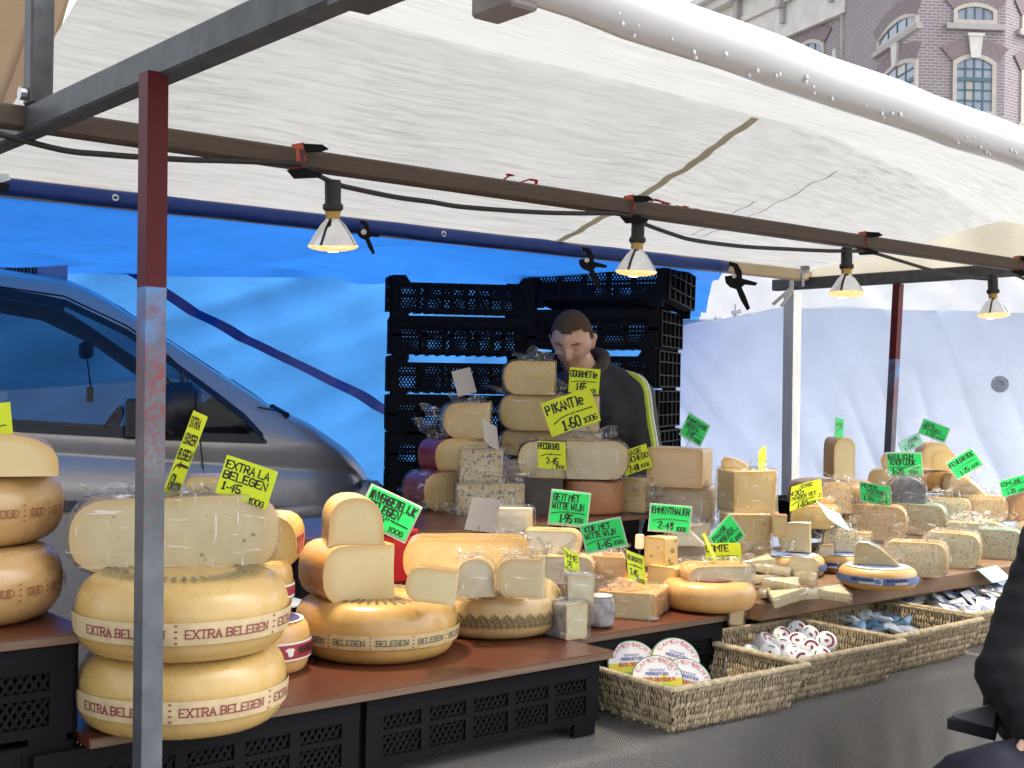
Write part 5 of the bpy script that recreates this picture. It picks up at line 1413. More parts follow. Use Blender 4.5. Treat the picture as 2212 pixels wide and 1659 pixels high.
block('left of two wrapped wedges standing on the pale wheel', 985, 1068, 1290, 1208, 'arch', d=2.74, D=0.06, paste=M_paste_sheep, rind=M_rind_pale, film=0.005, yaw=5)
block('right of two wrapped wedges standing on the pale wheel', 1071, 1172, 1291, 1208, 'quarter', d=2.73, D=0.06, paste=M_paste_lt, rind=M_rind_pale, film=0.004, yaw=-6)
# grey rind cheeses
block('grey mould rinded wedge with pale cut side at the end of the front board', 1215, 1277, 1381, 1303, 'box', z=Z1, D=0.075, yaw=42, rind=M_rind_grey, paste=M_paste_sheep, film=0.002, gather=[])
block('wrapped wedge balanced on the grey mould rinded wedge', 1226, 1284, 1305, 1243, 'box', d=2.88, D=0.05, yaw=14, rind=M_rind_grey, paste=M_paste_sheep, film=0.004, gather=[(-0.03, 0.02, 0.03, 0.04)])
T, c, R = wheel('small round grey mould cheese with paper top behind the grey wedge', 1262, 1325, 1358, Z1, 0.072, M_rind_grey, flatp=True)
disc(T, R * 0.9, 0.0745, M_white_ink)
card('curled yellow card TOMME DE YENNE behind the small grey wedges', (1211, 1178), (1243, 1198), (1216, 1262), 2.98,
     [('TOMME', 0.06, 0.78, 0.86, 0.13), ('DE', 0.35, 0.58, 0.32, 0.13), ('YENNE', 0.06, 0.38, 0.86, 0.13), ('-', 0.1, 0.16, 0.45, 0.26), ('2', 0.4, 0.02, 0.3, 0.16)], M_yel, dTR=0.05, curve=0.008)
# goat cheeses
wheel('flat orange wheel under the white goat cheeses', 1085, 1237, 1299, Z1, 0.055, M_rind_or, e=0.2)
block('wrapped white goat cheese half under another white one', 1125, 1284, 1262, 1202, 'quarter_r', d=3.32, D=0.10, rind=M_rind_pale, paste=M_paste_wh, film=0.005, yaw=-4)
block('white goat cheese half with rounded right rind on the wrapped white one', 1132, 1254, 1207, 1147, 'quarter_r', d=3.36, D=0.10, rind=M_rind_pale, paste=M_paste_wh, yaw=-4)
block('upright white wedge with loose film below the blue veined cheese', 1066, 1150, 1163, 1099, 'box', d=3.45, D=0.05, rind=M_paste_wh, paste=M_paste_wh, film=0.004, gather=[(0.02, -0.01, -0.02, 0.09)])
card('blank grey card standing before the upright white wedge', (1021, 1072), (1083, 1080), (1003, 1143), 3.38, [], M_card_back, pin=(1040, 1158))
card('laminated green card GEIT MET WITTE WIJN 1.95', (1194, 1059), (1274, 1068), (1186, 1127), 3.38,
     [('GEIT MET', 0.05, 0.72, 0.68, 0.20), ('WITTE WIJN', 0.04, 0.45, 0.84, 0.20), ('~', 0.04, 0.36, 0.88, 0.07), ('1.95', 0.26, 0.05, 0.34, 0.24), ('100G', 0.66, 0.08, 0.24, 0.13)], M_grn, sleeve=True, pin=(1200, 1150))
card('tilted green card KOE MET WITTE WIJN 1.45 on a grey backing', (1254, 1136), (1338, 1119), (1269, 1193), 3.22,
     [('KOE MET', 0.08, 0.72, 0.64, 0.20), ('WITTE WIJN', 0.04, 0.46, 0.78, 0.20), ('~', 0.05, 0.36, 0.86, 0.08), ('1.45', 0.28, 0.05, 0.36, 0.24), ('100G', 0.70, 0.08, 0.24, 0.13)], M_grn, sleeve=True)
# orange cheeses and emmental on the set back board
block('wrapped orange cheese slab behind the yellow BEURORTE card', 1262, 1350, 1268, 1203, 'box', d=3.38, D=0.12, rind=M_rind_or, paste=cheese_paste('orange_paste', (0.64, 0.42, 0.20)), film=0.005)
block('wrapped half wheel with orange rind and pale cut face beside the small grey cheese', 1284, 1416, 1336, 1280, 'box', z=Z1, D=0.17, yaw=-14, rind=M_rind_or, paste=M_paste_lt, film=0.005, gather=[(-0.04, 0.03, 0.055, 0.08)])
wheel('flat orange wheel just behind the wrapped half wheel', 1300, 1432, 1300, Z1 + 0.001, 0.06, M_rind_or, e=0.22, k=1.0)
card('yellow card BEURORTE 2.45 curling over the orange cheeses', (1349, 1186), (1387, 1201), (1355, 1250), 3.14,
     [('BEURORTE', 0.06, 0.70, 0.86, 0.15), ('~', 0.1, 0.55, 0.75, 0.03), ('2.45', 0.16, 0.18, 0.45, 0.22), ('100G', 0.50, 0.02, 0.42, 0.13)], M_yel, dTR=0.04)
T, p, w_, h = block('upright block of emmental with round holes', 1392, 1436, 1226, 1160, 'box', d=3.36, D=0.06, yaw=-34, rind=M_paste_emm, paste=M_paste_emm, hk=1.0, wk=1.25)
eyes(T, [(-0.01, 0.03, 0.004), (0.012, 0.055, 0.003)])
for y, z, r in ((0.02, 0.02, 0.005), (0.035, 0.045, 0.007), (0.045, 0.07, 0.004), (0.03, 0.008, 0.006)):
    mb = MB(); mb.lathe([(0, 0), (r * 0.8, 0.0003), (r, 0.0001)], 12, M=Matrix.Translation((w_ / 2 + 0.0016, y, z)) @ Matrix.Rotation(radians(90), 4, 'Y')); mb.build('eye_hole', HOLE, T)
block('flat block of emmental under the upright one', 1398, 1458, 1276, 1224, 'box', d=3.33, D=0.09, yaw=-34, rind=M_paste_emm, paste=M_paste_emm, wk=1.2)
card('laminated green card EMMENTHALER 2.40 above the emmental', (1407, 1089), (1492, 1096), (1402, 1143), 3.40,
     [('EMMENTHALER', 0.03, 0.68, 0.94, 0.24), ('~', 0.08, 0.46, 0.86, 0.09), ('2.4#', 0.22, 0.08, 0.38, 0.26), ('100G', 0.68, 0.02, 0.24, 0.16)], M_grn, sleeve=True, pin=(1428, 1165))
block('small white cheese block left of the emmental', 1372, 1392, 1186, 1156, 'box', d=3.50, D=0.03, rind=M_paste_wh, paste=M_paste_wh)
T, c, R = wheel('comte wheel with orange rind at the end of the set back board', 1427, 1631, 1328, Z1, 0.075, M_rind_lamp, e=0.26)
disc(T, R * 0.55, 0.0775, M_ink_red, 'red_stamp', R * 0.42)
block('wrapped comte half on the comte wheel', 1484, 1625, 1284, 1224, 'quarter', d=3.24, D=0.12, yaw=16, rind=M_rind_lamp, paste=M_paste_sheep, film=0.006, gather=[(0.03, 0.05, 0.055, 0.08), (-0.06, 0.0, 0.0, 0.07)])
card('yellow card COMTE 2.30 behind the comte half', (1521, 1174), (1598, 1172), (1527, 1225), 3.40,
     [('COMTE', 0.03, 0.66, 0.62, 0.26), ('~', 0.06, 0.46, 0.82, 0.12), ('2.3#', 0.26, 0.08, 0.38, 0.28)], M_yel)
card('thin yellow card strip leaning by the COMTE card', (1514, 1158), (1519, 1152), (1540, 1216), 3.30, [], M_yel, dTR=0.03)
card('diamond turned green card FRANSE MORBIER', (1532, 1160), (1576, 1112), (1563, 1203), 3.46,
     [('FRANSE', 0.05, 0.70, 0.60, 0.18), ('MORBIER', 0.02, 0.44, 0.78, 0.18), ('-', 0.05, 0.34, 0.95, 0.40), ('1.5', 0.30, 0.06, 0.30, 0.2), ('100G', 0.66, 0.06, 0.28, 0.14)], M_grn, sleeve=True)

# ------------------------------------------------------------------ raised shelf
block('lower red waxed quarter on the left of the raised shelf', 905, 1050, 1103, 1020, 'quarter', z=Z0, D=0.14, yaw=30, rind=M_rind_red, paste=M_paste_dk, film=0.002, gather=[(-0.08, 0.0, 0.0, 0.06)], e=0.5)
block('upper red waxed quarter stacked on the lower red one', 933, 1058, 1026, 947, 'quarter', d=4.18, D=0.13, yaw=28, rind=M_rind_red, paste=M_paste, e=0.5)
block('wrapped yellow wedge on top of the red waxed quarters', 958, 1058, 948, 870, 'quarter', d=4.2, D=0.08, yaw=6, rind=M_rind, paste=M_paste_dk, film=0.005, gather=[(-0.08, 0.03, 0.0, 0.12), (-0.075, 0.02, 0.06, 0.10), (0, 0.03, 0.11, 0.08)])
card('blank beige card with a wire loop above the red waxed cheeses', (975, 803), (1015, 793), (990, 857), 4.15, [], M_card_back)
block('lower wrapped blue veined cheese at the front of the raised shelf', 988, 1132, 1126, 1046, 'box', d=3.95, D=0.12, yaw=5, rind=M_paste_blue, paste=M_paste_blue, film=0.005, gather=[(0.06, 0.03, 0.10, 0.09), (-0.09, 0, 0.02, 0.07)])
block('upper blue veined wedge in silver foil on the lower one', 992, 1086, 1047, 970, 'box', d=3.98, D=0.09, yaw=-8, rind=plain('silver_foil', (0.55, 0.57, 0.62), 0.25, 0.2, 30, 0.6, metal=0.8), paste=M_paste_blue, film=0.004, gather=[(0.09, 0.03, 0.0, 0.11), (0.1, 0.0, 0.05, 0.08)])
card('blank curled card stuck in the upper blue veined wedge', (1033, 898), (1066, 922), (1039, 950), 3.90, [], M_card_back, dTR=0.05, curve=0.012, pin=(1050, 975))
wheel('amber wheel hidden low behind the sheep cheeses on the shelf', 1082, 1300, 1085, Z0 + 0.001, 0.145, M_rind_lamp, k=0.5)
block('lowest wrapped slab of the pikantje pile', 1083, 1300, 985, 930, 'half', d=4.42, D=0.12, rind=M_rind, paste=M_paste_dk, film=0.006, gather=[(0.05, -0.02, 0.01, 0.16), (-0.1, 0.0, 0.02, 0.09)])
block('middle wide quarter of the pikantje pile', 1080, 1292, 931, 853, 'quarter', d=4.40, D=0.15, rind=M_rind, paste=M_paste_dk, film=0.003, yaw=4)
block('wrapped topmost wedge of the pikantje pile', 1088, 1198, 853, 779, 'quarter', d=4.38, D=0.10, rind=M_rind, paste=M_paste_dk, film=0.003, yaw=4, gather=[(0.02, 0.05, 0.115, 0.09), (-0.07, 0.02, 0.0, 0.08)])
card('large tilted yellow card PIKANTJE 1.60', (1168, 872), (1274, 836), (1192, 944), 4.05,
     [('PIKANTje', 0.05, 0.62, 0.74, 0.26), ('~', 0.12, 0.46, 0.80, 0.14), ('1.60', 0.26, 0.06, 0.36, 0.28), ('100G', 0.68, 0.08, 0.27, 0.15)], M_yel, wd=0.1)
card('upright yellow card GOURMETJE 1.65 in front of the seller', (1231, 793), (1297, 798), (1227, 847), 4.22,
     [('GOURMETje', 0.04, 0.64, 0.86, 0.24), ('~', 0.08, 0.48, 0.80, 0.07), ('1.65', 0.25, 0.14, 0.32, 0.26), ('100G', 0.62, 0.04, 0.28, 0.15)], M_yel)
block('pale green grey sheep cheese block behind the PECORINO card', 1118, 1222, 1033, 954, 'quarter', d=4.02, D=0.10, rind=M_rind_dark, paste=M_paste_sheep, yaw=3)
block('wrapped sheep cheese with orange rim right of the PECORINO card', 1223, 1354, 1036, 954, 'quarter_r', d=4.00, D=0.11, rind=M_rind_or, paste=M_paste_sheep, film=0.004, yaw=-3)
card('yellow card PECORINO 2.45', (1161, 952), (1221, 956), (1163, 1011), 3.96,
     [('PECORINO', 0.02, 0.72, 0.74, 0.22), ('~', 0.10, 0.54, 0.72, 0.10), ('2.45', 0.30, 0.18, 0.42, 0.22), ('100G', 0.62, 0.04, 0.30, 0.11)], M_yel, pin=(1195, 1030))
T, p, w_, h = block('dark rinded cheese under the sheep cheese block', 1128, 1216, 1112, 1036, 'box', d=3.98, D=0.14, rind=M_rind_dark, paste=M_rind_dark)
wheel('round brown basket rinded wheel wrapped in film on the raised shelf', 1212, 1345, 1113, Z0, 0.108, M_rind_brown, flatp=True)
block('wrapped yellow block right of the brown basket rinded wheel', 1340, 1394, 1106, 1034, 'box', d=4.08, D=0.08, yaw=-20, rind=M_paste, paste=M_paste, film=0.006, gather=[(0.04, 0.02, 0.01, 0.10), (0.05, 0.0, 0.06, 0.07)])
card('partly covered yellow card MANCHEGO 2.40', (1336, 978), (1395, 958), (1350, 1028), 4.10,
     [('KAASE', 0.12, 0.72, 0.66, 0.20), ('MANCHEGO', 0.0, 0.46, 0.96, 0.20), ('2.4#', 0.2, 0.06, 0.34, 0.26), ('100G', 0.62, 0.10, 0.30, 0.14)], M_yel)
block('lowest wrapped white block of the hard cheese pile', 1440, 1532, 1240, 1134, 'box', d=3.92, D=0.10, rind=M_paste_wh, paste=M_paste_wh, film=0.007)
block('wrapped crumbly block under the smooth hard cheese block', 1412, 1532, 1138, 1053, 'box', d=4.10, D=0.11, yaw=-12, rind=M_paste_parm, paste=cheese_paste('pale_parmesan', (0.62, 0.50, 0.34), bmp=0.6), film=0.006, gather=[(0.08, 0, 0.0, 0.08)])
block('large smooth rectangular hard cheese block below the PARMEZANSE card', 1394, 1518, 1053, 969, 'box', d=4.08, D=0.13, yaw=-16, rind=M_paste_parm, paste=M_paste_parm)
card('green card PARMEZANSE REGGIA 2.95 on a wire', (1489, 893), (1532, 920), (1469, 936), 4.12,
     [('PARMEZANSE', 0.02, 0.70, 0.92, 0.18), ('REGGIA', 0.10, 0.46, 0.58, 0.18), ('-', 0.05, 0.40, 0.95, 0.34), ('2.95', 0.24, 0.10, 0.36, 0.22), ('100G', 0.66, 0.05, 0.28, 0.14)], M_grn, sleeve=True, pin=(1480, 968))
block('wrapped lower block of the coarse yellow cheese', 1574, 1664, 1234, 1112, 'box', d=3.86, D=0.12, yaw=16, rind=M_paste_bit, paste=M_paste_bit, film=0.006, gather=[(0.05, -0.01, 0.05, 0.12)])
block('big wrapped block of coarse yellow cheese', 1583, 1678, 1112, 1018, 'box', d=3.92, D=0.15, yaw=22, rind=M_paste_bit, paste=M_paste_bit, film=0.004, gather=[(0.0, 0.05, 0.13, 0.08)])
block('slanted wedge leaning on the big wrapped coarse block', 1558, 1640, 1030, 989, 'wedge', d=4.02, D=0.05, rind=M_paste_bit, paste=M_paste_bit)
card('thin yellow card turned edge on above the coarse block', (1635, 980), (1651, 962), (1635, 1026), 3.98, [('~', 0.1, 0.72, 0.7, 0.14), ('~', 0.1, 0.46, 0.7, 0.14), ('-', 0.2, 0.12, 0.8, 0.3)], M_yel, dTR=0.10)
block('small tan cheese cube beside the coarse block', 1669, 1699, 1160, 1112, 'box', d=3.82, D=0.04, rind=M_rind_brown, paste=M_paste)

# ------------------------------------------------------------------ plank on the right
M_bluelab = plain('blue_label', (0.12, 0.19, 0.42), 0.45, 0.3, 40, 0); M_palelab = plain('pale_blue_label', (0.42, 0.52, 0.60), 0.45, 0.2, 30, 0)
def blue_wheel(label, u0, u1, vb, H, txt=None, shift=0):
    T, c, R = wheel(label, u0, u1, vb, Z1, H, M_rind_lamp, e=0.24)
    P = gouda_prof(R, H, 22, 0.24); band_ring(T, P, R, H, 0.32, 0.66, M_bluelab); disc(T, R * 0.82, H + 0.0016, M_palelab, 'label_border'); disc(T, R * 0.55, H + 0.0024, M_bluelab)
    f = on_band(P, R, 0.0050)
    for x in (-0.075, 0.025):
        mb = MB(); ribbons(mb, lay('BASTIAANSEN', x + shift, H * 0.50, 0.062, H * 0.11, True, 0), 0.0014, f, 0.005); mb.build('band_lettering', M_ink, T)
    for x in (-0.05, 0.05):
        mb = MB(); ribbons(mb, lay('BIOLOGISCH', x + shift, H * 0.36, 0.04, H * 0.09, False, 0), 0.0016, f, 0.005); mb.build('white_print', M_white_ink, T)
    mb = MB()
    V = [f(0.0 + shift + a, H * 0.5 + b, 0.0002) for a, b in ((-.012, -.008), (.012, -.010), (.014, .006), (-.008, .010))]; mb.add(V, [(0, 1, 2, 3)])
    mb.build('white_emblem', M_white_ink, T); return T, c, R
blue_wheel('blue banded wheel at the left of the plank carrying a cut piece', 1636, 1780, 1250, 0.062)
block('small pale cut piece on the left blue banded wheel', 1681, 1748, 1192, 1130, 'quarter', d=3.92, D=0.05, yaw=-8, rind=M_palelab, paste=M_paste_lt)
blue_wheel('blue banded wheel half hidden between the other two', 1750, 1880, 1240, 0.055)
block('film wrapped herb wedge on the half hidden blue banded wheel', 1778, 1846, 1192, 1144, 'quarter', d=4.0, D=0.06, yaw=12, rind=M_rind_grey, paste=M_paste_herb, film=0.006, gather=[(-0.05, 0, 0.03, 0.09), (0.0, 0.03, 0.07, 0.08)])
blue_wheel('nearest blue banded wheel on the front edge of the plank', 1812, 1978, 1277, 0.060)
block('wrapped wedge lying on the nearest blue banded wheel', 1846, 1938, 1222, 1173, 'wedge', d=3.68, D=0.05, rind=M_palelab, paste=M_paste_emm, film=0.003, gather=[(0.0, 0.02, 0.05, 0.07), (0.04, 0.02, 0.02, 0.06)])
F3 = 'wrapped half cheeses on the plank'
def half3(label, u0, u1, vb, vt, z=None, d=None, paste=M_paste_herb, rind=M_rind_pale, kind='half', **kw):
    kw.setdefault('film', 0.004); kw.setdefault('D', 0.11)
    return block(label, u0, u1, vb, vt, kind, z=z, d=d, paste=paste, rind=rind, e=0.34, group=F3, **kw)
half3('wrapped herb cheese half in the front row right of the nearest blue wheel', 1905, 2041, 1246, 1172, z=Z1, yaw=-6)
half3('second wrapped herb cheese half in the front row of the plank', 1992, 2113, 1226, 1152, z=Z1, paste=M_paste_herb2, yaw=-5)
half3('third wrapped greenish cheese half in the front row of the plank', 2088, 2206, 1208, 1145, z=Z1, paste=M_paste_herb2, rind=plain('green_rind', (0.22, 0.34, 0.28), 0.4, 0.2, 20, 0.1))
half3('rightmost wrapped cheese in the front row, cut off by the frame', 2196, 2300, 1192, 1130, z=Z1, paste=M_paste_wh)
wheel('orange wheel lying flat under the spiced half', 1790, 1962, 1205, Z1, 0.05, M_rind_or, e=0.2, k=0.9)
half3('wrapped spiced half in the second row left', 1824, 1954, 1166, 1092, d=4.32, paste=M_paste_spice, yaw=-4)
wheel('green banded flat wheel in the second row', 1955, 2120, 1182, Z1, 0.07, M_rind_lamp, e=0.2, k=0.9)
half3('wrapped green speckled half in the second row middle', 1926, 2039, 1154, 1090, d=4.48, paste=M_paste_herb2, rind=plain('green_rind', (0.22, 0.34, 0.28)), yaw=-4)
half3('thin wrapped slab lying in the second row', 1985, 2112, 1158, 1132, d=4.46, paste=M_paste_wh, kind='wedge', D=0.12)
half3('wrapped green speckled half in the back row', 1996, 2093, 1132, 1076, d=4.66, paste=M_paste_herb2, yaw=-4)
half3('wrapped spiced block in the back row right', 2080, 2173, 1128, 1071, d=4.68, paste=M_paste_spice, kind='quarter_r', yaw=-4)
half3('orange half with red rind stripe at the right edge of the frame', 2166, 2262, 1127, 1064, d=4.66, paste=M_rind_or, rind=M_rind_or, kind='arch', film=0.003)
M_pepper = cheese_rind('peppered_rind', (0.20, 0.23, 0.28), (0.07, 0.09, 0.13), 0.5, 24)
block('wrapped blue grey peppered cheese below the BASILICUM card', 1921, 1997, 1090, 1033, 'arch', d=4.52, D=0.11, rind=M_pepper, paste=M_pepper, film=0.007, gather=[(0.0, 0.03, 0.075, 0.11), (-0.04, 0.0, 0.05, 0.07)])
block('wrapped slanted wedge with spices below the FENEGRIEK card', 2040, 2130, 1076, 1024, 'wedge', d=4.72, D=0.07, rind=M_rind, paste=M_paste_spice, film=0.006, shear=0.1)
# back of the plank: wheels on a crate
bkc = at(1880, 1000, d=4.9); crate((bkc.x - 0.1, bkc.y + 0.02, Z1 + 0.022), radians(-4), 'black crate on the plank behind the wrapped halves', 'crates under the boards', sz=0.85)
wheel('dark lower wheel at the back of the plank under the big amber wheel', 1700, 1860, 1165, Z1 + 0.001, 0.135, M_rind_brown, k=0.9)
T, c, R = wheel('big amber wheel at the back of the plank carrying a tall cut piece', 1701, 1890, 1108, 0.975, 0.108, M_rind_lamp)
block('tall pointed cut piece standing on the big amber wheel', 1797, 1851, 1033, 946, 'arch', d=4.48, D=0.10, yaw=34, taper=0.5, rind=M_rind_lamp, paste=M_paste_lt, hk=1.0)
card('thin green card seen edge on above the tall pointed piece', (1802, 901), (1820, 905), (1800, 944), 4.50, [('JONG', 0.1, 0.6, 0.7, 0.16), ('-', 0.1, 0.2, 0.9, 0.6)], M_grn, dTR=0.09)
half3('wrapped spiced piece leaning before the big amber wheel', 1770, 1838, 1108, 1042, d=4.22, paste=M_paste_spice, kind='arch', D=0.08)
half3('small wrapped orange half below the MINDER VET card', 1708, 1802, 1142, 1094, d=4.02, paste=M_paste_dk, rind=M_rind_or, kind='quarter_r', yaw=-12)
block('orange slab behind the MINDER VET card', 1760, 1800, 1100, 1078, 'box', d=4.12, D=0.06, rind=M_rind_or, paste=M_rind_or)
T, c, R = wheel('amber wheel with red stamp at the back right of the plank', 1955, 2092, 1066, 1.02, 0.085, M_rind_lamp, band=dict(txt='|||||||||', ink=M_ink_red, z0=0.3, z1=0.55, hh=0.012))
block('arched cheese with pale rind edge on the red stamped wheel', 1992, 2056, 1012, 956, 'arch', d=4.78, D=0.10, yaw=20, rind=M_rind_lamp, paste=M_paste_lt)
block('pointed cheese leaning against the arched one at the back right', 2012, 2064, 1016, 972, 'arch', d=4.70, D=0.05, yaw=-10, rind=M_rind_lamp, paste=M_paste, taper=0.6)
block('lower pale cut piece left of the BASILICUM card', 1876, 1968, 1062, 1014, 'half', d=4.72, D=0.08, rind=M_rind_pale, paste=M_paste_lt)
block('upper pale cut piece half hidden by the BASILICUM card', 1904, 1956, 1014, 979, 'quarter', d=4.76, D=0.08, rind=M_rind_pale, paste=M_paste_lt)
# cards on the right
card('yellow card 30+ MINDER VET 1.60', (1708, 1052), (1768, 1035), (1704, 1104), 3.98,
     [('IERE', 0.28, 0.82, 0.5, 0.14), ('$30+', 0.02, 0.60, 0.5, 0.18), ('MINDER VET', 0.06, 0.40, 0.86, 0.15), ('~', 0.06, 0.32, 0.8, 0.1), ('1.60', 0.28, 0.04, 0.36, 0.2), ('100G', 0.66, 0.04, 0.28, 0.12)], M_yel, dTR=0.02)
card('second yellow card half hidden behind the MINDER VET card', (1756, 1040), (1770, 1036), (1760, 1080), 4.06, [('100G', 0.1, 0.1, 0.8, 0.2)], M_yel, dTR=0.05)
card('pale green card seen from behind, leaning over the herb wedge', (1762, 1084), (1811, 1112), (1786, 1121), 3.96, [], M_grn_pale, dBL=-0.06)
card('green card PEPER MOSTERD 1.25', (1858, 1041), (1922, 1053), (1859, 1080), 4.36,
     [('PEPER', 0.03, 0.74, 0.52, 0.20), ('MOSTERD', 0.22, 0.48, 0.62, 0.20), ('~', 0.04, 0.38, 0.9, 0.02), ('1.25', 0.08, 0.06, 0.36, 0.22), ('100G', 0.60, 0.08, 0.28, 0.13)], M_grn, sleeve=True)
card('laminated green card BASILICUM KNOFLOOK 1.25', (1916, 979), (1988, 979), (1920, 1025), 4.58,
     [('BASILICUM', 0.02, 0.72, 0.72, 0.22), ('KNOFLOOK', 0.08, 0.46, 0.74, 0.22), ('~', 0.04, 0.36, 0.9, 0.05), ('1.25', 0.10, 0.06, 0.36, 0.22), ('100G', 0.60, 0.06, 0.26, 0.13)], M_grn, sleeve=True)
card('green card JONGE 1.05 tilted above the BASILICUM card', (1940, 957), (1982, 936), (1950, 980), 4.74,
     [('JONGE', 0.40, 0.62, 0.5, 0.2), ('-', 0.1, 0.5, 0.95, 0.52), ('1.05', 0.14, 0.12, 0.5, 0.26)], M_grn_pale, sleeve=True)
card('topmost green card JONG BELEGEN 1.25 before the right post', (1996, 905), (2050, 926), (1985, 934), 4.80,
     [('JONG', 0.05, 0.68, 0.4, 0.2), ('BELEGEN', 0.05, 0.44, 0.72, 0.2), ('-', 0.04, 0.38, 0.95, 0.36), ('1.25', 0.24, 0.08, 0.36, 0.22), ('100G', 0.66, 0.06, 0.28, 0.14)], M_grn, sleeve=True, pin=(2012, 958))
card('tilted green card FENEGRIEK 1.25', (2044, 1001), (2097, 969), (2068, 1034), 4.66,
     [('FENEGRIEK', 0.03, 0.64, 0.92, 0.24), ('~', 0.06, 0.46, 0.84, 0.1), ('1.25', 0.18, 0.06, 0.36, 0.24), ('100G', 0.62, 0.08, 0.28, 0.14)], M_grn, sleeve=True)
card('green card KOMIJNE 1.25 at the right edge', (2158, 1040), (2211, 1026), (2166, 1073), 4.66,
     [('KOMIJNE', 0.04, 0.62, 0.78, 0.24), ('-', 0.05, 0.36, 0.95, 0.62), ('1.25', 0.20, 0.08, 0.34, 0.24), ('100G', 0.64, 0.06, 0.28, 0.14)], M_grn, sleeve=True)
half3('small wrapped wedge squeezed between the two left blue banded wheels', 1768, 1800, 1218, 1178, d=3.95, paste=M_paste_wh, kind='quarter', D=0.05)
half3('wrapped pale quarter above the second front row half', 2046, 2112, 1160, 1130, d=4.35, paste=M_paste_wh, kind='quarter', D=0.07)
half3('wrapped slice with green edge above the third front row half', 2105, 2190, 1150, 1126, d=4.5, paste=M_paste_herb, kind='wedge', D=0.08)
half3('wrapped yellow quarter right of the coarse block', 1690, 1738, 1205, 1160, d=4.02, paste=M_paste_dk, kind='quarter_r', D=0.06)
half3('wrapped cream wedge between spiced half and herb wedge', 1836, 1880, 1190, 1152, d=4.18, paste=M_paste_lt, kind='quarter', D=0.06)
half3('pale wrapped slab on top of the lowest white block', 1452, 1520, 1180, 1140, d=3.82, paste=M_paste_wh, kind='wedge', D=0.06)
# heap of wrapped sample wedges on the left end of the plank
def tri_wedge(label, u, v, z, rz, s=0.075, th=0.028, tilt=(0, 0)):
    p = at(u, v, z=z); w_ = s
    P = [(-w_ / 2, 0, 0), (w_ / 2, 0, 1), (w_ / 2, th, 1), (-w_ / 2, th, 1)]
    T = thing('wrapped_wedge', label, 'cheese', p, 0, 'wrapped wedges heaped on the plank', (radians(tilt[0]), radians(tilt[1]), rz))
    V = []; n_ = 4
    def prism(off, amp):
        V = []; Fc = []
        tri = [(-0.62 * s, 0), (0.45 * s, -0.36 * s), (0.45 * s, 0.36 * s)]
        tri = densify([(x, y, 0) for x, y in tri], 0.012); m_ = len(tri)
        lv = [-off, th * 0.5, th + off]
        for q, zz in enumerate(lv):
            for x, y, _ in tri: k = 1 + off / s * 3 + (0.02 if q == 1 else 0); V.append(Vector((x * k, y * k, zz)) + Vector((n3((x, y, zz), 60, u), n3((x, y, zz), 60, u + 3), n3((x, y, zz), 50, v))) * amp)
        V.append(Vector((0, 0, lv[0]))); V.append(Vector((0, 0, lv[2])))
        for q in range(2):
            for i in range(m_): j = (i + 1) % m_; Fc.append((q * m_ + i, q * m_ + j, q * m_ + m_ + j, q * m_ + m_ + i))
        for i in range(m_): j = (i + 1) % m_; Fc += [(3 * m_, j, i), (3 * m_ + 1, 2 * m_ + i, 2 * m_ + j)]
        return V, Fc
    V, Fc = prism(0, 0.001); mesh('cheese', V, Fc, M_paste_lt if (int(u) % 3) else M_paste, T)
    V, Fc = prism(0.0022, 0.006); mesh('cling_film', V, Fc, M_film2, T, True)
    return T
WD = [(1655, 1292, 0.0, 0.6, 'front left'), (1700, 1300, 0.0, 2.4, 'front, second from left'), (1742, 1292, 0.0, 0.2, 'front, third from left'), (1790, 1290, 0.0, -0.5, 'front right'),
      (1640, 1262, 0.02, 2.0, 'back left'), (1690, 1270, 0.028, -0.9, 'middle, lying over two others'), (1745, 1262, 0.03, 0.9, 'upper middle'), (1640, 1228, 0.055, -0.6, 'top left'), (1672, 1240, 0.05, -0.75, 'top, slanting down to the right')]
for u, v, dz, rz, nm in WD: tri_wedge(f'small wrapped cheese wedge in the heap on the plank, {nm}', u, v, Z1 + dz + 0.002, rz, random.uniform(0.085, 0.10), random.uniform(0.022, 0.03), (random.uniform(-14, 14), random.uniform(-14, 14)))
block('pale cheese cube on the heap of wrapped wedges', 1704, 1758, 1238, 1203, 'box', d=3.55, D=0.045, yaw=-12, tilt=(-10, 5), rind=M_paste_lt, paste=M_paste_lt, film=0.003, gather=[])
block('small cheese end standing on the cloth between crate and plank', 1576, 1606, 1350, 1322, 'box', d=3.18, D=0.05, rind=M_paste, paste=M_paste, film=0.003, gather=[])

ORDN = ['leftmost', 'second', 'third', 'fourth', 'fifth', 'sixth', 'seventh', 'eighth', 'ninth', 'tenth', 'eleventh', 'twelfth', 'thirteenth', 'fourteenth', 'fifteenth', 'sixteenth', 'seventeenth', 'eighteenth', 'nineteenth', 'twentieth', 'twenty-first', 'twenty-second']
def ordn(k, n_): return 'leftmost' if k == 0 else 'rightmost' if k == n_ - 1 else ORDN[k] + ' from the left'
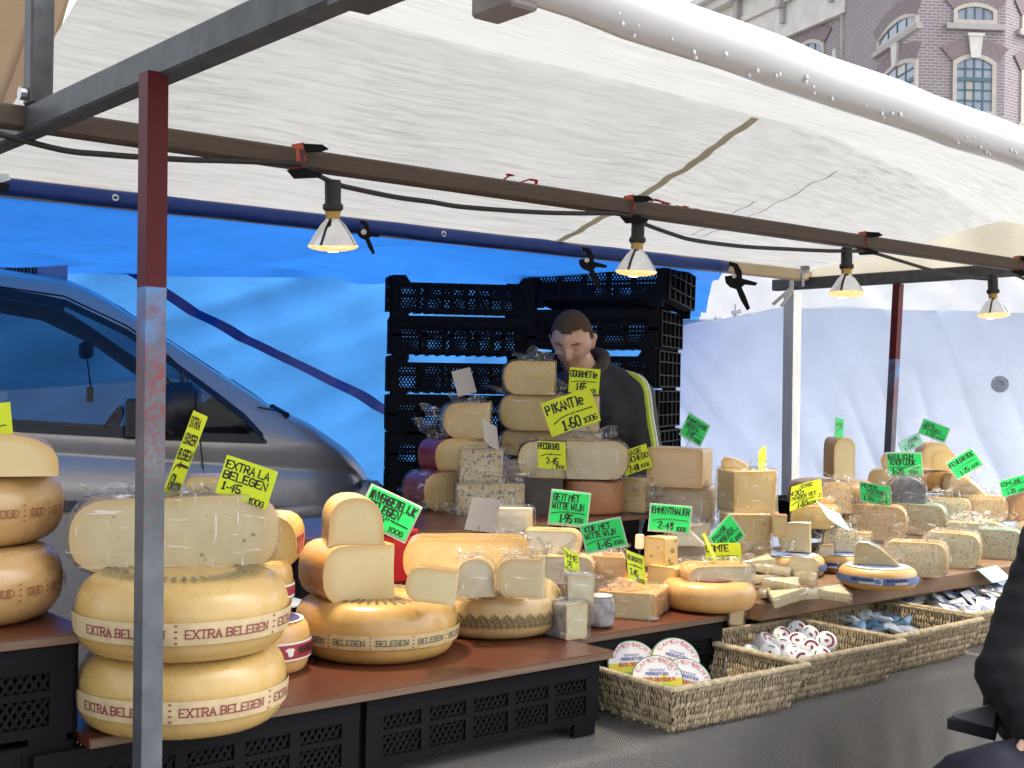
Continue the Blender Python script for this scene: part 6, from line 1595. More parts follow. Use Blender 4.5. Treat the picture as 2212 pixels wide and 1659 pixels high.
# ------------------------------------------------------------------ woven baskets
BW, BDp, BH, TPR = 0.445, 0.36, 0.105, 0.035
def stitch(mb, c, ax, nrm, L, w_, t_):
    """one short wrapped strand: a stretched eight-sided bead"""
    sd_ = ax.cross(nrm); V = [c - ax * L * 0.5, c + ax * L * 0.5]
    for q in (-0.22, 0.22):
        for k in range(4): a = pi / 2 * k; V.append(c + ax * L * q + sd_ * cos(a) * w_ * 0.5 + nrm * sin(a) * t_ * 0.5)
    Fc = []
    for k in range(4):
        j = (k + 1) % 4; Fc += [(0, 2 + j, 2 + k), (2 + k, 2 + j, 6 + j, 6 + k), (1, 6 + k, 6 + j)]
    mb.add(V, Fc)
def basket_meshes():
    rnd = random.Random(3)
    top = [Vector((0, 0, BH)), Vector((BW, 0, BH)), Vector((BW, BDp, BH)), Vector((0, BDp, BH))]
    bot = [Vector((TPR, TPR, 0.006)), Vector((BW - TPR, TPR, 0.006)), Vector((BW - TPR, BDp - TPR, 0.006)), Vector((TPR, BDp - TPR, 0.006))]
    wv = MB(); core = MB(); rim = MB(); base = MB()
    for i in range(4):
        j = (i + 1) % 4; a, b, c, d = bot[i], bot[j], top[j], top[i]
        ex_ = (b - a).normalized(); ez = ((c + d) / 2 - (a + b) / 2).normalized(); nr_ = ex_.cross(ez).normalized()
        core.add([a + nr_ * 0.001, b + nr_ * 0.001, c + nr_ * 0.001, d + nr_ * 0.001, a - nr_ * 0.001, b - nr_ * 0.001, c - nr_ * 0.001, d - nr_ * 0.001], [(0, 1, 2, 3), (7, 6, 5, 4)])
        rows = 6; L = (c - d).length; cols = int(L / 0.0092)
        for r in range(rows):
            for k in range(cols + 1):
                s = (k + (0.5 if r % 2 else 0) + rnd.uniform(-.15, .15)) / cols
                if s > 1: continue
                v = (r + 0.5) / rows
                p = a.lerp(b, s).lerp(d.lerp(c, s), v)
                sl = (0.30 if r % 2 else -0.1) + rnd.uniform(-.18, .18)
                stitch(wv, p + nr_ * rnd.uniform(-.0015, .0015), (ez + ex_ * sl).normalized(), nr_, BH / rows * rnd.uniform(1.35, 1.7), rnd.uniform(0.0058, 0.0075), rnd.uniform(0.007, 0.012))
        n_ = int(L / 0.0065)
        for k in range(n_):
            p = d.lerp(c, (k + 0.5) / n_) + Vector((0, 0, 0.002))
            ax = (nr_ + ex_ * 0.5 + Vector((0, 0, rnd.uniform(-.2, .2)))).normalized(); stitch(rim, p, ax, Vector((0, 0, 1)), 0.017, 0.0085, 0.013)
        rim.tube([d, c], 0.0045, 6)
    for r in range(16):
        y = TPR + (BDp - 2 * TPR) * (r + 0.5) / 16
        for k in range(28):
            x = TPR + (BW - 2 * TPR) * (k + (0.5 if r % 2 else 0)) / 28
            stitch(base, Vector((x, y, 0.006)), Vector((1, rnd.uniform(-.3, .3), 0)).normalized(), Vector((0, 0, 1)), 0.020, 0.014, 0.010)
    wires = []
    for i, fr_ in ((2, 0.25), (2, 0.62), (1, 0.25), (1, 0.7), (3, 0.3), (3, 0.7), (0, 0.3), (0, 0.7)):
        j = (i + 1) % 4; a = bot[i].lerp(bot[j], fr_); b = top[i].lerp(top[j], fr_); inn = (Vector((BW / 2, BDp / 2, 0)) - Vector((b.x, b.y, 0))).normalized() * 0.009
        mb = MB(); mb.tube([a + inn + Vector((0, 0, 0.02)), b + inn - Vector((0, 0, 0.012))], 0.0019, 6); mb.tube([a + inn * 1.1 + Vector((0.004, 0.004, 0.02)), b + inn * 1.1 + Vector((0.004, 0.004, -0.012))], 0.0014, 6); wires.append(mb)
    return wv, core, rim, base, wires
_bm = basket_meshes()
def first(mb, nm, m, sm=False):
    o = mb.build(nm, m, None, sm); d = o.data; bpy.data.objects.remove(o); return d
DW, DC, DR, DB = first(_bm[0], 'weave', M_grass, True), first(_bm[1], 'wall_core', M_grass_dk), first(_bm[2], 'rim', M_grass, True), first(_bm[3], 'base_weave', M_grass, True)
DWI = [first(q, 'wire_stay', M_wire, True) for q in _bm[4]]
def basket(loc, rz, label):
    T = thing('woven_basket', label, 'basket', loc, rz, 'seagrass baskets along the front of the table')
    for nm, d, st in (('weave', DW, 1), ('wall_core', DC, 0), ('rim', DR, 1), ('base_weave', DB, 1)):
        o = link(nm, d, T)
        if st: o['kind'] = 'stuff'
    for d in DWI: link('wire_stay', d, T)
    return T
ZTB = ZT + 0.003
fl1 = at(1457, 1492, z=ZTB + BH)
bpos = []
NM = ['nearest seagrass basket, holding round camembert boxes', 'second seagrass basket, holding white paper wrapped rolls', 'third seagrass basket, holding blue foil packets', 'fourth seagrass basket, holding white sachets with blue print']
for i, (u, v) in enumerate(((1748, 1438), (1955, 1386), (2122, 1339), (2262, 1297))):
    fr_ = at(u, v, z=ZTB + BH); rz = radians((-2.5, -1, 1, 1)[i])
    loc = fr_ - Matrix.Rotation(rz, 3, 'Z') @ Vector((BW, 0, BH)); loc.z = ZTB
    basket(loc, rz, NM[i]); bpos.append((loc, rz))
def inb(i, x, y, z): return bpos[i][0] + Matrix.Rotation(bpos[i][1], 3, 'Z') @ Vector((x, y, z))
# extra baskets' end: fifth one behind, half hidden
l5 = at(2130, 1252, z=ZTB + BH); l5.z = ZTB; 
# camembert boxes
def rot_to(nrm, spin=0.0):
    q = Vector((0, 0, 1)).rotation_difference(Vector(nrm).normalized()); return (q.to_matrix() @ Matrix.Rotation(spin, 3, 'Z')).to_euler()
M_label_w = flat('label_white', (0.70, 0.69, 0.68), 0.35); M_label_g = flat('label_green', (0.16, 0.42, 0.03), 0.35); M_label_y = flat('label_yellow', (0.62, 0.55, 0.03), 0.35); M_lred = flat('label_red', (0.42, 0.03, 0.08), 0.4); M_lgrn = flat('label_dark_green', (0.02, 0.22, 0.10), 0.4); M_lblu = flat('label_blue', (0.12, 0.14, 0.35), 0.4)
M_card_tan = plain('tan_card_box', (0.55, 0.38, 0.22), 0.6, 0.08, 10, 0)
def camembert(label, p, nrm, spin, R=0.060, H=0.030):
    T = thing('camembert_box', label, 'cheese box', p, 0, 'camembert boxes in the nearest basket', rot_to(nrm, spin))
    mb = MB(); mb.lathe([(0, 0), (R - 0.002, 0), (R, 0.003), (R, H - 0.002), (R - 0.002, H), (0, H)], 40); mb.build('box', M_card_tan, T, False)
    for r, z, m, nm in ((R * 0.99, H + 0.0006, M_lgrn, 'green_rim'), (R * 0.95, H + 0.0012, M_label_w, 'label')):
        mb = MB(); mb.lathe([(0, z), (r, z)], 40); mb.build(nm, m, T)
    for zc_, m, nm, off in ((0.08, M_label_y, 'yellow_field', 0.0018), (-0.30, M_label_g, 'green_field', 0.0024)):
        a0 = math.asin(zc_); V = []; nn = 24
        for i in range(nn + 1): a = -pi - a0 + (pi + 2 * a0) * i / nn; V.append((R * 0.95 * cos(a), R * 0.95 * sin(a), H + off))
        mesh(nm, V, [tuple(range(nn + 1))], m, T)
    def arc(r, up=True):
        return lambda x, y, l: Vector(((r + y) * sin(x / r), (r + y) * cos(x / r), H + 0.0030 + l))
    for tx, r, h, m, ww in (('CAMEMBERT', R * 0.74, R * 0.15, flat('faded_red', (0.48, 0.12, 0.16)), R * 1.7),):
        mb = MB(); ribbons(mb, lay(tx, -ww / 2, 0, ww, h, False, 0), R * 0.024, arc(r), 0.006); mb.build('lettering', m, T)
    for tx, y, h, w2, m in (('PRODUCTION', 0.18, 0.10, 0.85, M_lblu), ('BIOLOGIQUE', -0.06, 0.13, 1.05, M_lred)):
        mb = MB(); ribbons(mb, lay(tx, -R * w2 / 2, R * y, R * w2, R * h, False, 0), R * 0.03, lambda x, y_, l: Vector((x, y_, H + 0.0032 + l))); mb.build('lettering', m, T)
    mb = MB(); ribbons(mb, [[(R * (-0.3 + 0.05 * q), R * (0.38 + 0.05 * (-1) ** q)) for q in range(13)]], R * 0.025, lambda x, y_, l: Vector((x, y_, H + 0.0032 + l))); mb.build('lettering', M_lblu, T)
    mb = MB(); mb.add([(-R * .12, -R * .66, H + .0031), (R * .12, -R * .66, H + .0031), (R * .12, -R * .36, H + .0031), (-R * .12, -R * .36, H + .0031)], [(0, 1, 2, 3)]); mb.build('organic_mark', M_lgrn, T)
    mb = MB()
    for k in range(9): mb.box((R * (.25 + k * .045), -R * .80, H + .003), (R * (.25 + k * .045 + .02), -R * .6, H + .0033))
    mb.build('bar_marks', M_ink, T)
    return T
toc = (Vector(EYE) - inb(0, 0.15, 0.15, 0)).normalized()
def nv(x, z): return (RT * x - FW * (1 - abs(x)) + Vector((0, 0, z))).normalized()
for k, (lx, ly, lz, nx, nz, nm) in enumerate(((0.105, 0.240, 0.092, 0.05, 0.6, 'back left'), (0.190, 0.185, 0.098, 0.12, 0.5, 'front, with the whole label showing'), (0.250, 0.240, 0.085, 0.40, 0.55, 'back right, glaring in the light'), (0.098, 0.150, 0.075, 0.0, 0.7, 'far left, half hidden by the basket rim'), (0.150, 0.110, 0.070, 0.06, 0.7, 'nearest, half hidden by the basket rim'))):
    p = inb(0, lx, ly, lz + 0.012); nrm = nv(nx, nz)
    T = camembert(f'round camembert box with white and green label, {nm}', p - nrm * 0.03, nrm, 0.0)
    # turn the label upright towards the camera
    zax = nrm; xax = (RT - zax * RT.dot(zax)).normalized(); yax = zax.cross(xax)
    Mx = Matrix((xax, yax, zax)).transposed(); T.rotation_euler = (Mx @ Matrix.Rotation(radians((5, -12, -25, 0, -15)[k]), 3, 'Z')).to_euler()
M_crim = flat('crimson_print', (0.20, 0.018, 0.045), 0.45)
# white rolls with red mark
def roll(label, p, nrm, spin):
    R, H = 0.028, 0.055
    T = thing('wrapped_roll', label, 'cheese roll', p, 0, 'paper wrapped rolls in the second basket', rot_to(nrm, spin))
    mb = MB(); mb.lathe([(0, 0), (R * 0.9, 0), (R, 0.004), (R * 1.01, H * 0.5), (R, H - 0.004), (R * 0.86, H), (0, H)], 24); o = mb.build('wrapper', plain('waxed_paper', (0.66, 0.67, 0.70), 0.35, 0.08, 40, 0.5), T, True, True); wobble(o.data, 0.0015, p.x * 9)
    mb = MB(); mb.lathe([(R * 0.52, H + 0.0006), (R * 0.74, H + 0.0008)], 24, radians(-10), radians(170)); mb.build('red_mark', M_crim, T)
    mb = MB(); mb.lathe([(R * 0.62, H + 0.0008), (R * 0.74, H + 0.001)], 12, radians(235), radians(285)); mb.build('green_mark', M_lgrn, T)
    mb = MB(); mb.add([(R * x, R * y, H + .0014) for x, y in ((-.12, -.2), (.12, -.2), (.16, .1), (.03, .25), (-.1, .15))], [(0, 1, 2, 3, 4)]); mb.build('red_emblem', M_crim, T)
ROLLS = [(1625, 1412), (1660, 1383), (1663, 1412), (1692, 1372), (1690, 1398), (1722, 1362), (1722, 1385), (1718, 1412), (1750, 1372), (1752, 1400), (1785, 1385), (1775, 1418), (1735, 1428), (1648, 1432)]
for k, (u, v) in enumerate(sorted(ROLLS)):
    rr = random.Random(k); z = ZTB + 0.075 + (0.015 if v < 1390 else 0.0); p = at(u, v, z=z); nrm = nv(rr.uniform(-.35, .6), rr.uniform(0.25, 0.8))
    roll(f'white paper wrapped roll with red mark, {ordn(k, 14)} in the second basket', p - nrm * 0.05, nrm, rr.uniform(0, 6))
# blue packets and white sachets
def pillow(name, label, cat, p, rot, w_, d_, h, m, group):
    T = thing(name, label, cat, p, 0, group, rot)
    def pil(sgn):
        def f(a, b):
            x, y = (a - 0.5) * w_, (b - 0.5) * d_; e = (1 - (2 * a - 1) ** 4) * (1 - (2 * b - 1) ** 4)
            return Vector((x, y, sgn * h / 2 * e + 0.004 * n3((x, y, sgn), 45, p.x * 9)))
        return f
    V, Fc = grid(pil(1), 12, 10); V2, F2 = grid(pil(-1), 12, 10); k = len(V)
    mesh('pouch', V + V2, Fc + [tuple(i + k for i in reversed(f)) for f in F2], m, T, True); return T, pil(1)
M_bfoil = plain('blue_foil', (0.26, 0.46, 0.70), 0.25, 0.4, 30, 0.6, metal=0.0); M_bfoil2 = plain('pale_blue_foil', (0.70, 0.78, 0.86), 0.25, 0.2, 30, 0.6, metal=0.0)
for k, (u, v) in enumerate(sorted([(1838, 1340), (1868, 1333), (1893, 1328), (1908, 1340), (1930, 1334), (1950, 1345), (1880, 1352), (1905, 1358), (1935, 1360), (1850, 1355), (1965, 1362)])):
    rr = random.Random(k + 40); p = at(u, v, z=ZTB + 0.055 + 0.015 * (v < 1346))
    T, f = pillow('foil_packet', f'blue foil packet, {ordn(k, 11)} in the third basket', 'packet', p, (rr.uniform(-.5, .5), rr.uniform(-.5, .5), rr.uniform(0, 3)), 0.075, 0.055, 0.024, M_bfoil if k % 2 else M_bfoil2, 'foil packets in the third basket')
    mb = MB(); V, Fc = grid(lambda a, b: f(0.3 + 0.4 * a, 0.35 + 0.25 * b) + Vector((0, 0, 0.0012)), 4, 3); mesh('printed_patch', V, Fc, M_palelab if k % 3 else M_lgrn, T)
M_sach = plain('white_sachet', (0.68, 0.71, 0.76), 0.3, 0.06, 30, 0.4)
SA = [(1975, 1285), (1995, 1268), (2010, 1292), (2022, 1275), (2040, 1300), (2050, 1282), (2052, 1262), (2070, 1310), (2078, 1290), (2082, 1270), (2100, 1318), (2105, 1298), (2110, 1278), (2130, 1320), (2135, 1300), (2140, 1283), (2160, 1296), (2165, 1315), (2120, 1262), (2060, 1322), (2150, 1268), (1960, 1298)]
for k, (u, v) in enumerate(sorted(SA)):
    rr = random.Random(k + 90); p = at(u, v, z=ZTB + 0.085 + 0.015 * (v < 1290))
    T, f = pillow('cheese_sachet', f'white sachet with blue print, {ordn(k, 22)} in the fourth basket', 'sachet', p, (rr.uniform(.1, .7), rr.uniform(-.4, .4), rr.uniform(-0.9, 0.4)), 0.062, 0.085, 0.016, M_sach, 'sachets in the fourth basket')
    V, Fc = grid(lambda a, b: f(0.18 + 0.64 * a, 0.28 + 0.34 * b) + Vector((0, 0, 0.0012)), 5, 4); mesh('blue_print', V, Fc, M_bluelab, T)
    V, Fc = grid(lambda a, b: f(0.3 + 0.4 * a, 0.36 + 0.06 * b) + Vector((0, 0, 0.002)), 5, 2); mesh('pale_print', V, Fc, M_palelab, T)
card('green card lying tilted on the rim of the fourth basket', (2110, 1232), (2150, 1224), (2140, 1258), 4.05, [], M_grn_pale, dTR=0.10, dBL=0.0, sleeve=True)

# ------------------------------------------------------------------ lamps, cable, clamps
def bulb_mats():
    m, t, out = nodes('lit_lamp_glass')
    vec = coords(t); vo = t.nodes.new('ShaderNodeTexVoronoi'); vo.inputs['Scale'].default_value = 120; lk(t, vec, vo.inputs['Vector'])
    e = t.nodes.new('ShaderNodeEmission'); lk(t, ramp(t, vo.outputs['Distance'], [(0.0, (1.0, 0.66, 0.30)), (0.6, (0.9, 0.45, 0.16))]), e.inputs[0]); e.inputs[1].default_value = 0.75
    g = t.nodes.new('ShaderNodeBsdfGlossy'); g.inputs['Roughness'].default_value = 0.25
    mx = t.nodes.new('ShaderNodeMixShader'); mx.inputs[0].default_value = 0.25; lk(t, e.outputs[0], mx.inputs[1]); lk(t, g.outputs[0], mx.inputs[2]); lk(t, mx.outputs[0], out.inputs[0]); return m
M_lens = bulb_mats(); M_core = flat('filament_glow', (1.0, 0.80, 0.48), 0.5, 3.2)
M_silver = plain('mirrored_bulb', (0.72, 0.72, 0.73), 0.12, 0.12, 30, 0.05, metal=1.0); M_brass = plain('brass_neck', (0.42, 0.26, 0.08), 0.3, 0.2, 40, 0.05, metal=0.9)
LAMPS = [(719, 388, 10, -5, 'first lamp from the left, a lit silver reflector bulb on the cable'), (1379, 470, 4, -2, 'second lamp from the left, a lit silver reflector bulb on the cable'), (1829, 535, 0, 3, 'third lamp from the left, a lit silver reflector bulb before the gable'), (2144, 594, 0, 4, 'rightmost lamp, a lit silver reflector bulb near the right edge')]
sockets = []
for k, (u, v, tx, ty, lab) in enumerate(LAMPS):
    d = depth(barp(u)) - 0.03; p = at(u, v, d=d)
    T = thing('reflector_lamp', lab, 'lamp', p, 0, 'reflector lamps hung along the bar', (radians(tx * 0.6), radians(ty), 0.4 * k))
    mb = MB(); mb.lathe([(0, 0), (0.015, 0), (0.0175, -0.004), (0.0175, -0.05), (0.022, -0.054), (0.022, -0.064), (0.016, -0.068)], 20); mb.build('socket', M_black_rub, T, True)
    mb = MB(); mb.lathe([(0.0165, -0.062), (0.017, -0.070), (0.0155, -0.074), (0.0165, -0.078), (0.015, -0.084)], 20); mb.build('neck', M_brass, T, True)
    mb = MB(); mb.lathe([(0.014, -0.082), (0.018, -0.088), (0.026, -0.096), (0.034, -0.108), (0.043, -0.122), (0.050, -0.134), (0.0535, -0.140)], 28); mb.build('reflector', M_silver, T, True)
    mb = MB(); mb.lathe([(0.0535, -0.1402), (0.055, -0.142), (0.054, -0.145), (0.046, -0.149), (0.028, -0.153), (0, -0.1545)], 28); mb.build('lens', M_lens, T, True)
    mb = MB(); mb.lathe([(0, -0.1560), (0.011, -0.1556), (0.013, -0.1540)], 12, M=Matrix.Translation((0.006, 0.010, 0))); mb.build('hot_spot', M_core, T)
    L = bpy.data.lights.new('lamp_light', 'SPOT'); L.energy = 24.0; L.color = (1.0, 0.82, 0.60); L.spot_size = radians(95); L.spot_blend = 0.9; L.shadow_soft_size = 0.05
    lo = bpy.data.objects.new('lamp_light', L); COL.objects.link(lo); lo.parent = T; lo.location = (0, 0, -0.165)
CAB = [(-30, 280), (30, 298), (140, 325), (220, 333), (300, 339), (400, 345), (480, 347), (610, 352), (650, 357), (690, 380), (719, 394), (745, 403), (850, 425), (930, 436), (1000, 447), (1150, 458), (1250, 461), (1325, 461), (1360, 468), (1379, 476), (1400, 487), (1450, 505), (1500, 519), (1600, 532), (1700, 538), (1790, 542), (1829, 542), (1880, 545), (1940, 562), (2000, 580), (2070, 596), (2120, 602), (2144, 601), (2180, 590), (2250, 620)]
Pc = []
for u, v in CAB: Pc.append(at(u, v, d=depth(barp(max(-100, min(2300, u)))) - 0.03))
def smooth_path(P, n_=6):
    Q = []
    for i in range(len(P) - 1):
        p0, p1, p2, p3 = P[max(i - 1, 0)], P[i], P[i + 1], P[min(i + 2, len(P) - 1)]
        for j in range(n_):
            t_ = j / n_; Q.append(0.5 * ((2 * p1) + (p2 - p0) * t_ + (2 * p0 - 5 * p1 + 4 * p2 - p3) * t_ * t_ + (3 * p1 - p0 - 3 * p2 + p3) * t_ ** 3))
    Q.append(P[-1]); return Q
mb = MB(); mb.tube(smooth_path(Pc), 0.0058, 8); o = mb.build('lamp_cable', M_black_rub, None, True); tag(o, 'black rubber cable slung along the wooden bar between the lamps', 'cable')
def prism_face(mb, P, p, d, th, s=1.0):
    """polygon given in frame pixels around a spot, extruded away from the camera by th metres"""
    V = [at(x, y, d=d) - p for x, y in P]; bk = vdir(p) * th; m_ = len(P)
    mb.add(V + [v + bk for v in V], [tuple(range(m_)), tuple(reversed(range(m_, 2 * m_)))] + [(i, i + m_, (i + 1) % m_ + m_, (i + 1) % m_) for i in range(m_)])
for k, (u, v, hot) in enumerate(((648, 330, 0.6), (1362, 447, 0.8), (1866, 522, 1.0), (2200, 574, 0.8))):
    c = barp(u); d = depth(c) - 0.03; s = 2.9 / d; T = thing('bar_clamp', f'orange spring clamp gripping the wooden bar, {["leftmost", "second from the left", "third from the left", "at the right edge"][k]}', 'clamp', c, 0, 'orange clamps along the bar')
    pu, pv = proj(c)
    mb = MB(); prism_face(mb, [(pu - 17 * s, pv - 30 * s), (pu + 8 * s, pv - 34 * s), (pu + 13 * s, pv - 10 * s), (pu + 9 * s, pv + 12 * s), (pu + 18 * s, pv + 30 * s), (pu - 14 * s, pv + 34 * s), (pu - 22 * s, pv + 22 * s), (pu - 12 * s, pv + 2 * s)], c, d, 0.012); mb.build('body', M_orange_clamp, T)
    mb = MB(); prism_face(mb, [(pu + 6 * s, pv - 32 * s), (pu + 44 * s, pv - 30 * s), (pu + 56 * s, pv - 22 * s), (pu + 40 * s, pv - 17 * s), (pu + 10 * s, pv - 16 * s)], c, d - 0.004, 0.014); mb.build('upper_jaw', M_black_pl, T)
    mb = MB(); prism_face(mb, [(pu - 26 * s, pv + 20 * s), (pu + 10 * s, pv + 16 * s), (pu + 44 * s, pv + 27 * s), (pu + 40 * s, pv + 34 * s), (pu - 12 * s, pv + 36 * s)], c, d - 0.004, 0.014); mb.build('lower_jaw', M_black_pl, T)
    mb = MB(); prism_face(mb, [(pu - 2 * s, pv - 22 * s), (pu + 14 * s, pv - 20 * s), (pu + 8 * s, pv), (pu + 15 * s, pv + 18 * s), (pu - 4 * s, pv + 18 * s), (pu + 1 * s, pv)], c, d - 0.002, 0.003); mb.build('pad', plain('dark_red_pad', (0.07, 0.008, 0.008), 0.5, 0.1, 20, 0), T)
CLP = [(-10, -22), (6, -18), (14, -4), (15, 10), (30, 14), (44, 18), (40, 23), (20, 21), (14, 26), (22, 44), (30, 66), (24, 70), (12, 50), (4, 30), (-8, 26), (-16, 18), (-18, 6), (-6, 4), (2, 0), (-2, -12), (-10, -14)]
for k, (u, v, sc_) in enumerate(((786, 493, 0.8), (1268, 555, 1.0), (1586, 590, 1.15))):
    d = depth(at(u, v, Y=YB - 0.08)); c = at(u, v, d=d); T = thing('spring_clamp', f'black plastic spring clamp on the rear rail, {["leftmost, behind the first lamp", "middle, left of the second lamp", "rightmost, at the end of the blue hem"][k]}', 'clamp', c, 0, 'black clamps on the rear rail')
    mb = MB(); prism_face(mb, [(u + x * sc_, v + y * sc_) for x, y in CLP], c, d, 0.018); mb.build('jaws', M_black_pl, T)
    mb = MB(); mb.tube([Vector((0, 0, -0.012)) - vdir(c) * 0.004, Vector((0, 0, -0.012)) + vdir(c) * 0.022], 0.009, 10); mb.build('spring', M_steel, T)
d = depth(at(1725, 600, Y=3.40)); c = at(1725, 600, d=d); T = thing('steel_clamp', 'steel screw clamp joining rail and cross beam at the far corner', 'clamp', c)
for nm, P in (('jaw', [(1706, 592), (1744, 572), (1750, 580), (1716, 600), (1714, 632), (1704, 632)]), ('screw_block', [(1728, 572), (1748, 568), (1750, 590), (1738, 592), (1738, 618), (1732, 618), (1732, 590)]), ('handle', [(1706, 620), (1714, 624), (1672, 660), (1666, 656)]), ('handle', [(1708, 628), (1716, 630), (1690, 664), (1684, 660)])):
    mb = MB(); prism_face(mb, P, c, d - (0.01 if nm == 'handle' else 0), 0.014); mb.build(nm, M_steel, T)
d = 3.2; c = at(8, 392, d=d); T = thing('grey_clamp', 'grey metal clamp on the rail at the left edge', 'clamp', c)
mb = MB(); prism_face(mb, [(-20, 372), (18, 376), (24, 388), (4, 394), (-20, 392)], c, d, 0.03); mb.build('upper_jaw', M_steel, T)
mb = MB(); prism_face(mb, [(-20, 394), (22, 398), (18, 408), (-20, 412)], c, d, 0.03); mb.build('lower_jaw', M_black_pl, T)

# ------------------------------------------------------------------ people
def capsule(mb, a, b, ra, rb, n_=12):
    a = Vector(a); b = Vector(b); t_ = (b - a); L = t_.length or 1e-6; t_ = t_ / L
    P = []; R = []
    for i in range(5): an = pi / 2 * i / 5; P.append(a - t_ * ra * cos(an)); R.append(max(ra * sin(an), 0.001))
    for i in range(5): P.append(a.lerp(b, i / 4)); R.append(ra + (rb - ra) * i / 4)
    for i in range(1, 6): an = pi / 2 * i / 5; P.append(b + t_ * rb * sin(an)); R.append(max(rb * cos(an), 0.001))
    mb.tube(P, R, n_)
def fuse(name, caps, mat_, parent, voxel=0.012, it=6, extra=None, crease=0.0, sd=0.0):
    """one continuous surface grown from overlapping tapered limbs"""
    mb = MB()
    for c in caps: capsule(mb, *c)
    if extra: mb.add(*extra)
    o = mb.build('tmp', mat_)
    r = o.modifiers.new('r', 'REMESH'); r.mode = 'VOXEL'; r.voxel_size = voxel
    if it: s = o.modifiers.new('s', 'SMOOTH'); s.iterations = it; s.factor = 0.5
    me = bpy.data.meshes.new_from_object(o.evaluated_get(bpy.context.evaluated_depsgraph_get()))
    bpy.data.objects.remove(o); me.name = name
    if crease:
        nr_ = [v.normal.copy() for v in me.vertices]
        for v, q in zip(me.vertices, nr_): v.co += q * crease * (n3(v.co, 9, sd) + 0.6 * n3((v.co.x, v.co.y, v.co.z * 2.5), 16, sd))
    me.materials.clear(); me.materials.append(mat_); me.polygons.foreach_set('use_smooth', [True] * len(me.polygons)); me.update()
    return link(name, me, parent)
def head_mesh():
    """head looking along -y, centre at the origin, 0.23 m high"""
    nu, nv_ = 56, 44; V = []
    def g(p, q, s): return math.exp(-((Vector(p) - Vector(q)).length_squared) / (2 * s * s))
    for j in range(nv_ + 1):
        th = pi * j / nv_
        for i in range(nu):
            ph = 2 * pi * i / nu; d = Vector((sin(th) * cos(ph), sin(th) * sin(ph), cos(th)))
            x, y, z = d.x * 0.076, d.y * 0.094, d.z * 0.112
            lo = max(0, -d.z)
            x *= 1 - 0.30 * lo ** 1.3; 
            if d.y > 0: y *= 1 - 0.35 * lo
            else: y *= 1 - 0.10 * lo; 
            if d.y < 0: x *= 1 - 0.06 * (-d.y) ** 2
            k = 0
            if d.y < 0.2:
                k += 0.026 * g(d, (0, -0.97, -0.22), 0.10) + 0.014 * g(d, (0, -0.99, -0.02), 0.09)
                k += 0.007 * g(d, (0, -0.94, 0.30), 0.30) - 0.012 * g(d, (0.36, -0.92, 0.08), 0.13) - 0.012 * g(d, (-0.36, -0.92, 0.08), 0.13)
                k += 0.006 * (g(d, (0.34, -0.90, 0.24), 0.11) + g(d, (-0.34, -0.90, 0.24), 0.11))
                k += 0.006 * (g(d, (0.48, -0.82, -0.14), 0.14) + g(d, (-0.48, -0.82, -0.14), 0.14))
                k += 0.008 * g(d, (0, -0.86, -0.50), 0.09) - 0.004 * g(d, (0, -0.83, -0.57), 0.05) + 0.009 * g(d, (0, -0.66, -0.78), 0.16)
            p = Vector((x, y, z)) + d * k; V.append(p)
    Fc = [(j * nu + i, (j + 1) * nu + i, (j + 1) * nu + (i + 1) % nu, j * nu + (i + 1) % nu) for j in range(nv_) for i in range(nu)]
    return V, Fc
def hand_caps(w0, dirv, upv, s=1.0, curl=0.5):
    """palm and five bent fingers as tapered limbs"""
    dirv = Vector(dirv).normalized(); sd_ = dirv.cross(Vector(upv)).normalized(); dn = sd_.cross(dirv).normalized()
    C = [(w0, w0 + dirv * 0.045 * s, 0.026 * s, 0.030 * s), (w0 + dirv * 0.03 * s + sd_ * 0.018 * s, w0 + dirv * 0.085 * s + sd_ * 0.022 * s, 0.016 * s, 0.015 * s), (w0 + dirv * 0.03 * s - sd_ * 0.018 * s, w0 + dirv * 0.08 * s - sd_ * 0.022 * s, 0.016 * s, 0.015 * s)]
    for k, L in enumerate((0.068, 0.078, 0.073, 0.058)):
        b = w0 + dirv * (0.085 + 0.004 * (k in (1, 2))) * s + sd_ * (0.030 - 0.020 * k) * s
        m1 = b + (dirv * cos(curl * 0.5) - dn * sin(curl * 0.5)) * L * 0.45 * s; e = m1 + (dirv * cos(curl * 1.6) - dn * sin(curl * 1.6)) * L * 0.55 * s
        C += [(b, m1, 0.0095 * s, 0.0085 * s), (m1, e, 0.0085 * s, 0.007 * s)]
    b = w0 + dirv * 0.02 * s + sd_ * 0.028 * s; m1 = b + (dirv * 0.6 + sd_ * 0.8).normalized() * 0.035 * s; C += [(b, m1, 0.013 * s, 0.010 * s), (m1, m1 + (dirv * 0.9 + sd_ * 0.25 - dn * 0.3).normalized() * 0.032 * s, 0.010 * s, 0.008 * s)]
    return C
M_skin = plain('skin', (0.56, 0.34, 0.25), 0.45, 0.12, 30, 0.1); M_hair = plain('short_brown_hair', (0.085, 0.055, 0.036), 0.85, 0.45, 220, 0.8, spec=0.2)
M_jacket = plain('black_jacket', (0.014, 0.016, 0.019), 0.7, 0.2, 30, 0.2); M_lime = plain('lime_piping', (0.46, 0.58, 0.05), 0.6, 0.1, 20, 0.1); M_wpipe = plain('white_piping', (0.6, 0.62, 0.58), 0.6, 0.1, 20, 0.1)
M_trs = plain('dark_trousers', (0.02, 0.022, 0.03), 0.8, 0.2, 30, 0.2); M_shoe = plain('black_shoes', (0.012, 0.012, 0.012), 0.5, 0.1, 20, 0.1); M_fleece = plain('brown_fleece', (0.075, 0.058, 0.055), 0.95, 0.4, 80, 0.8, spec=0.1)
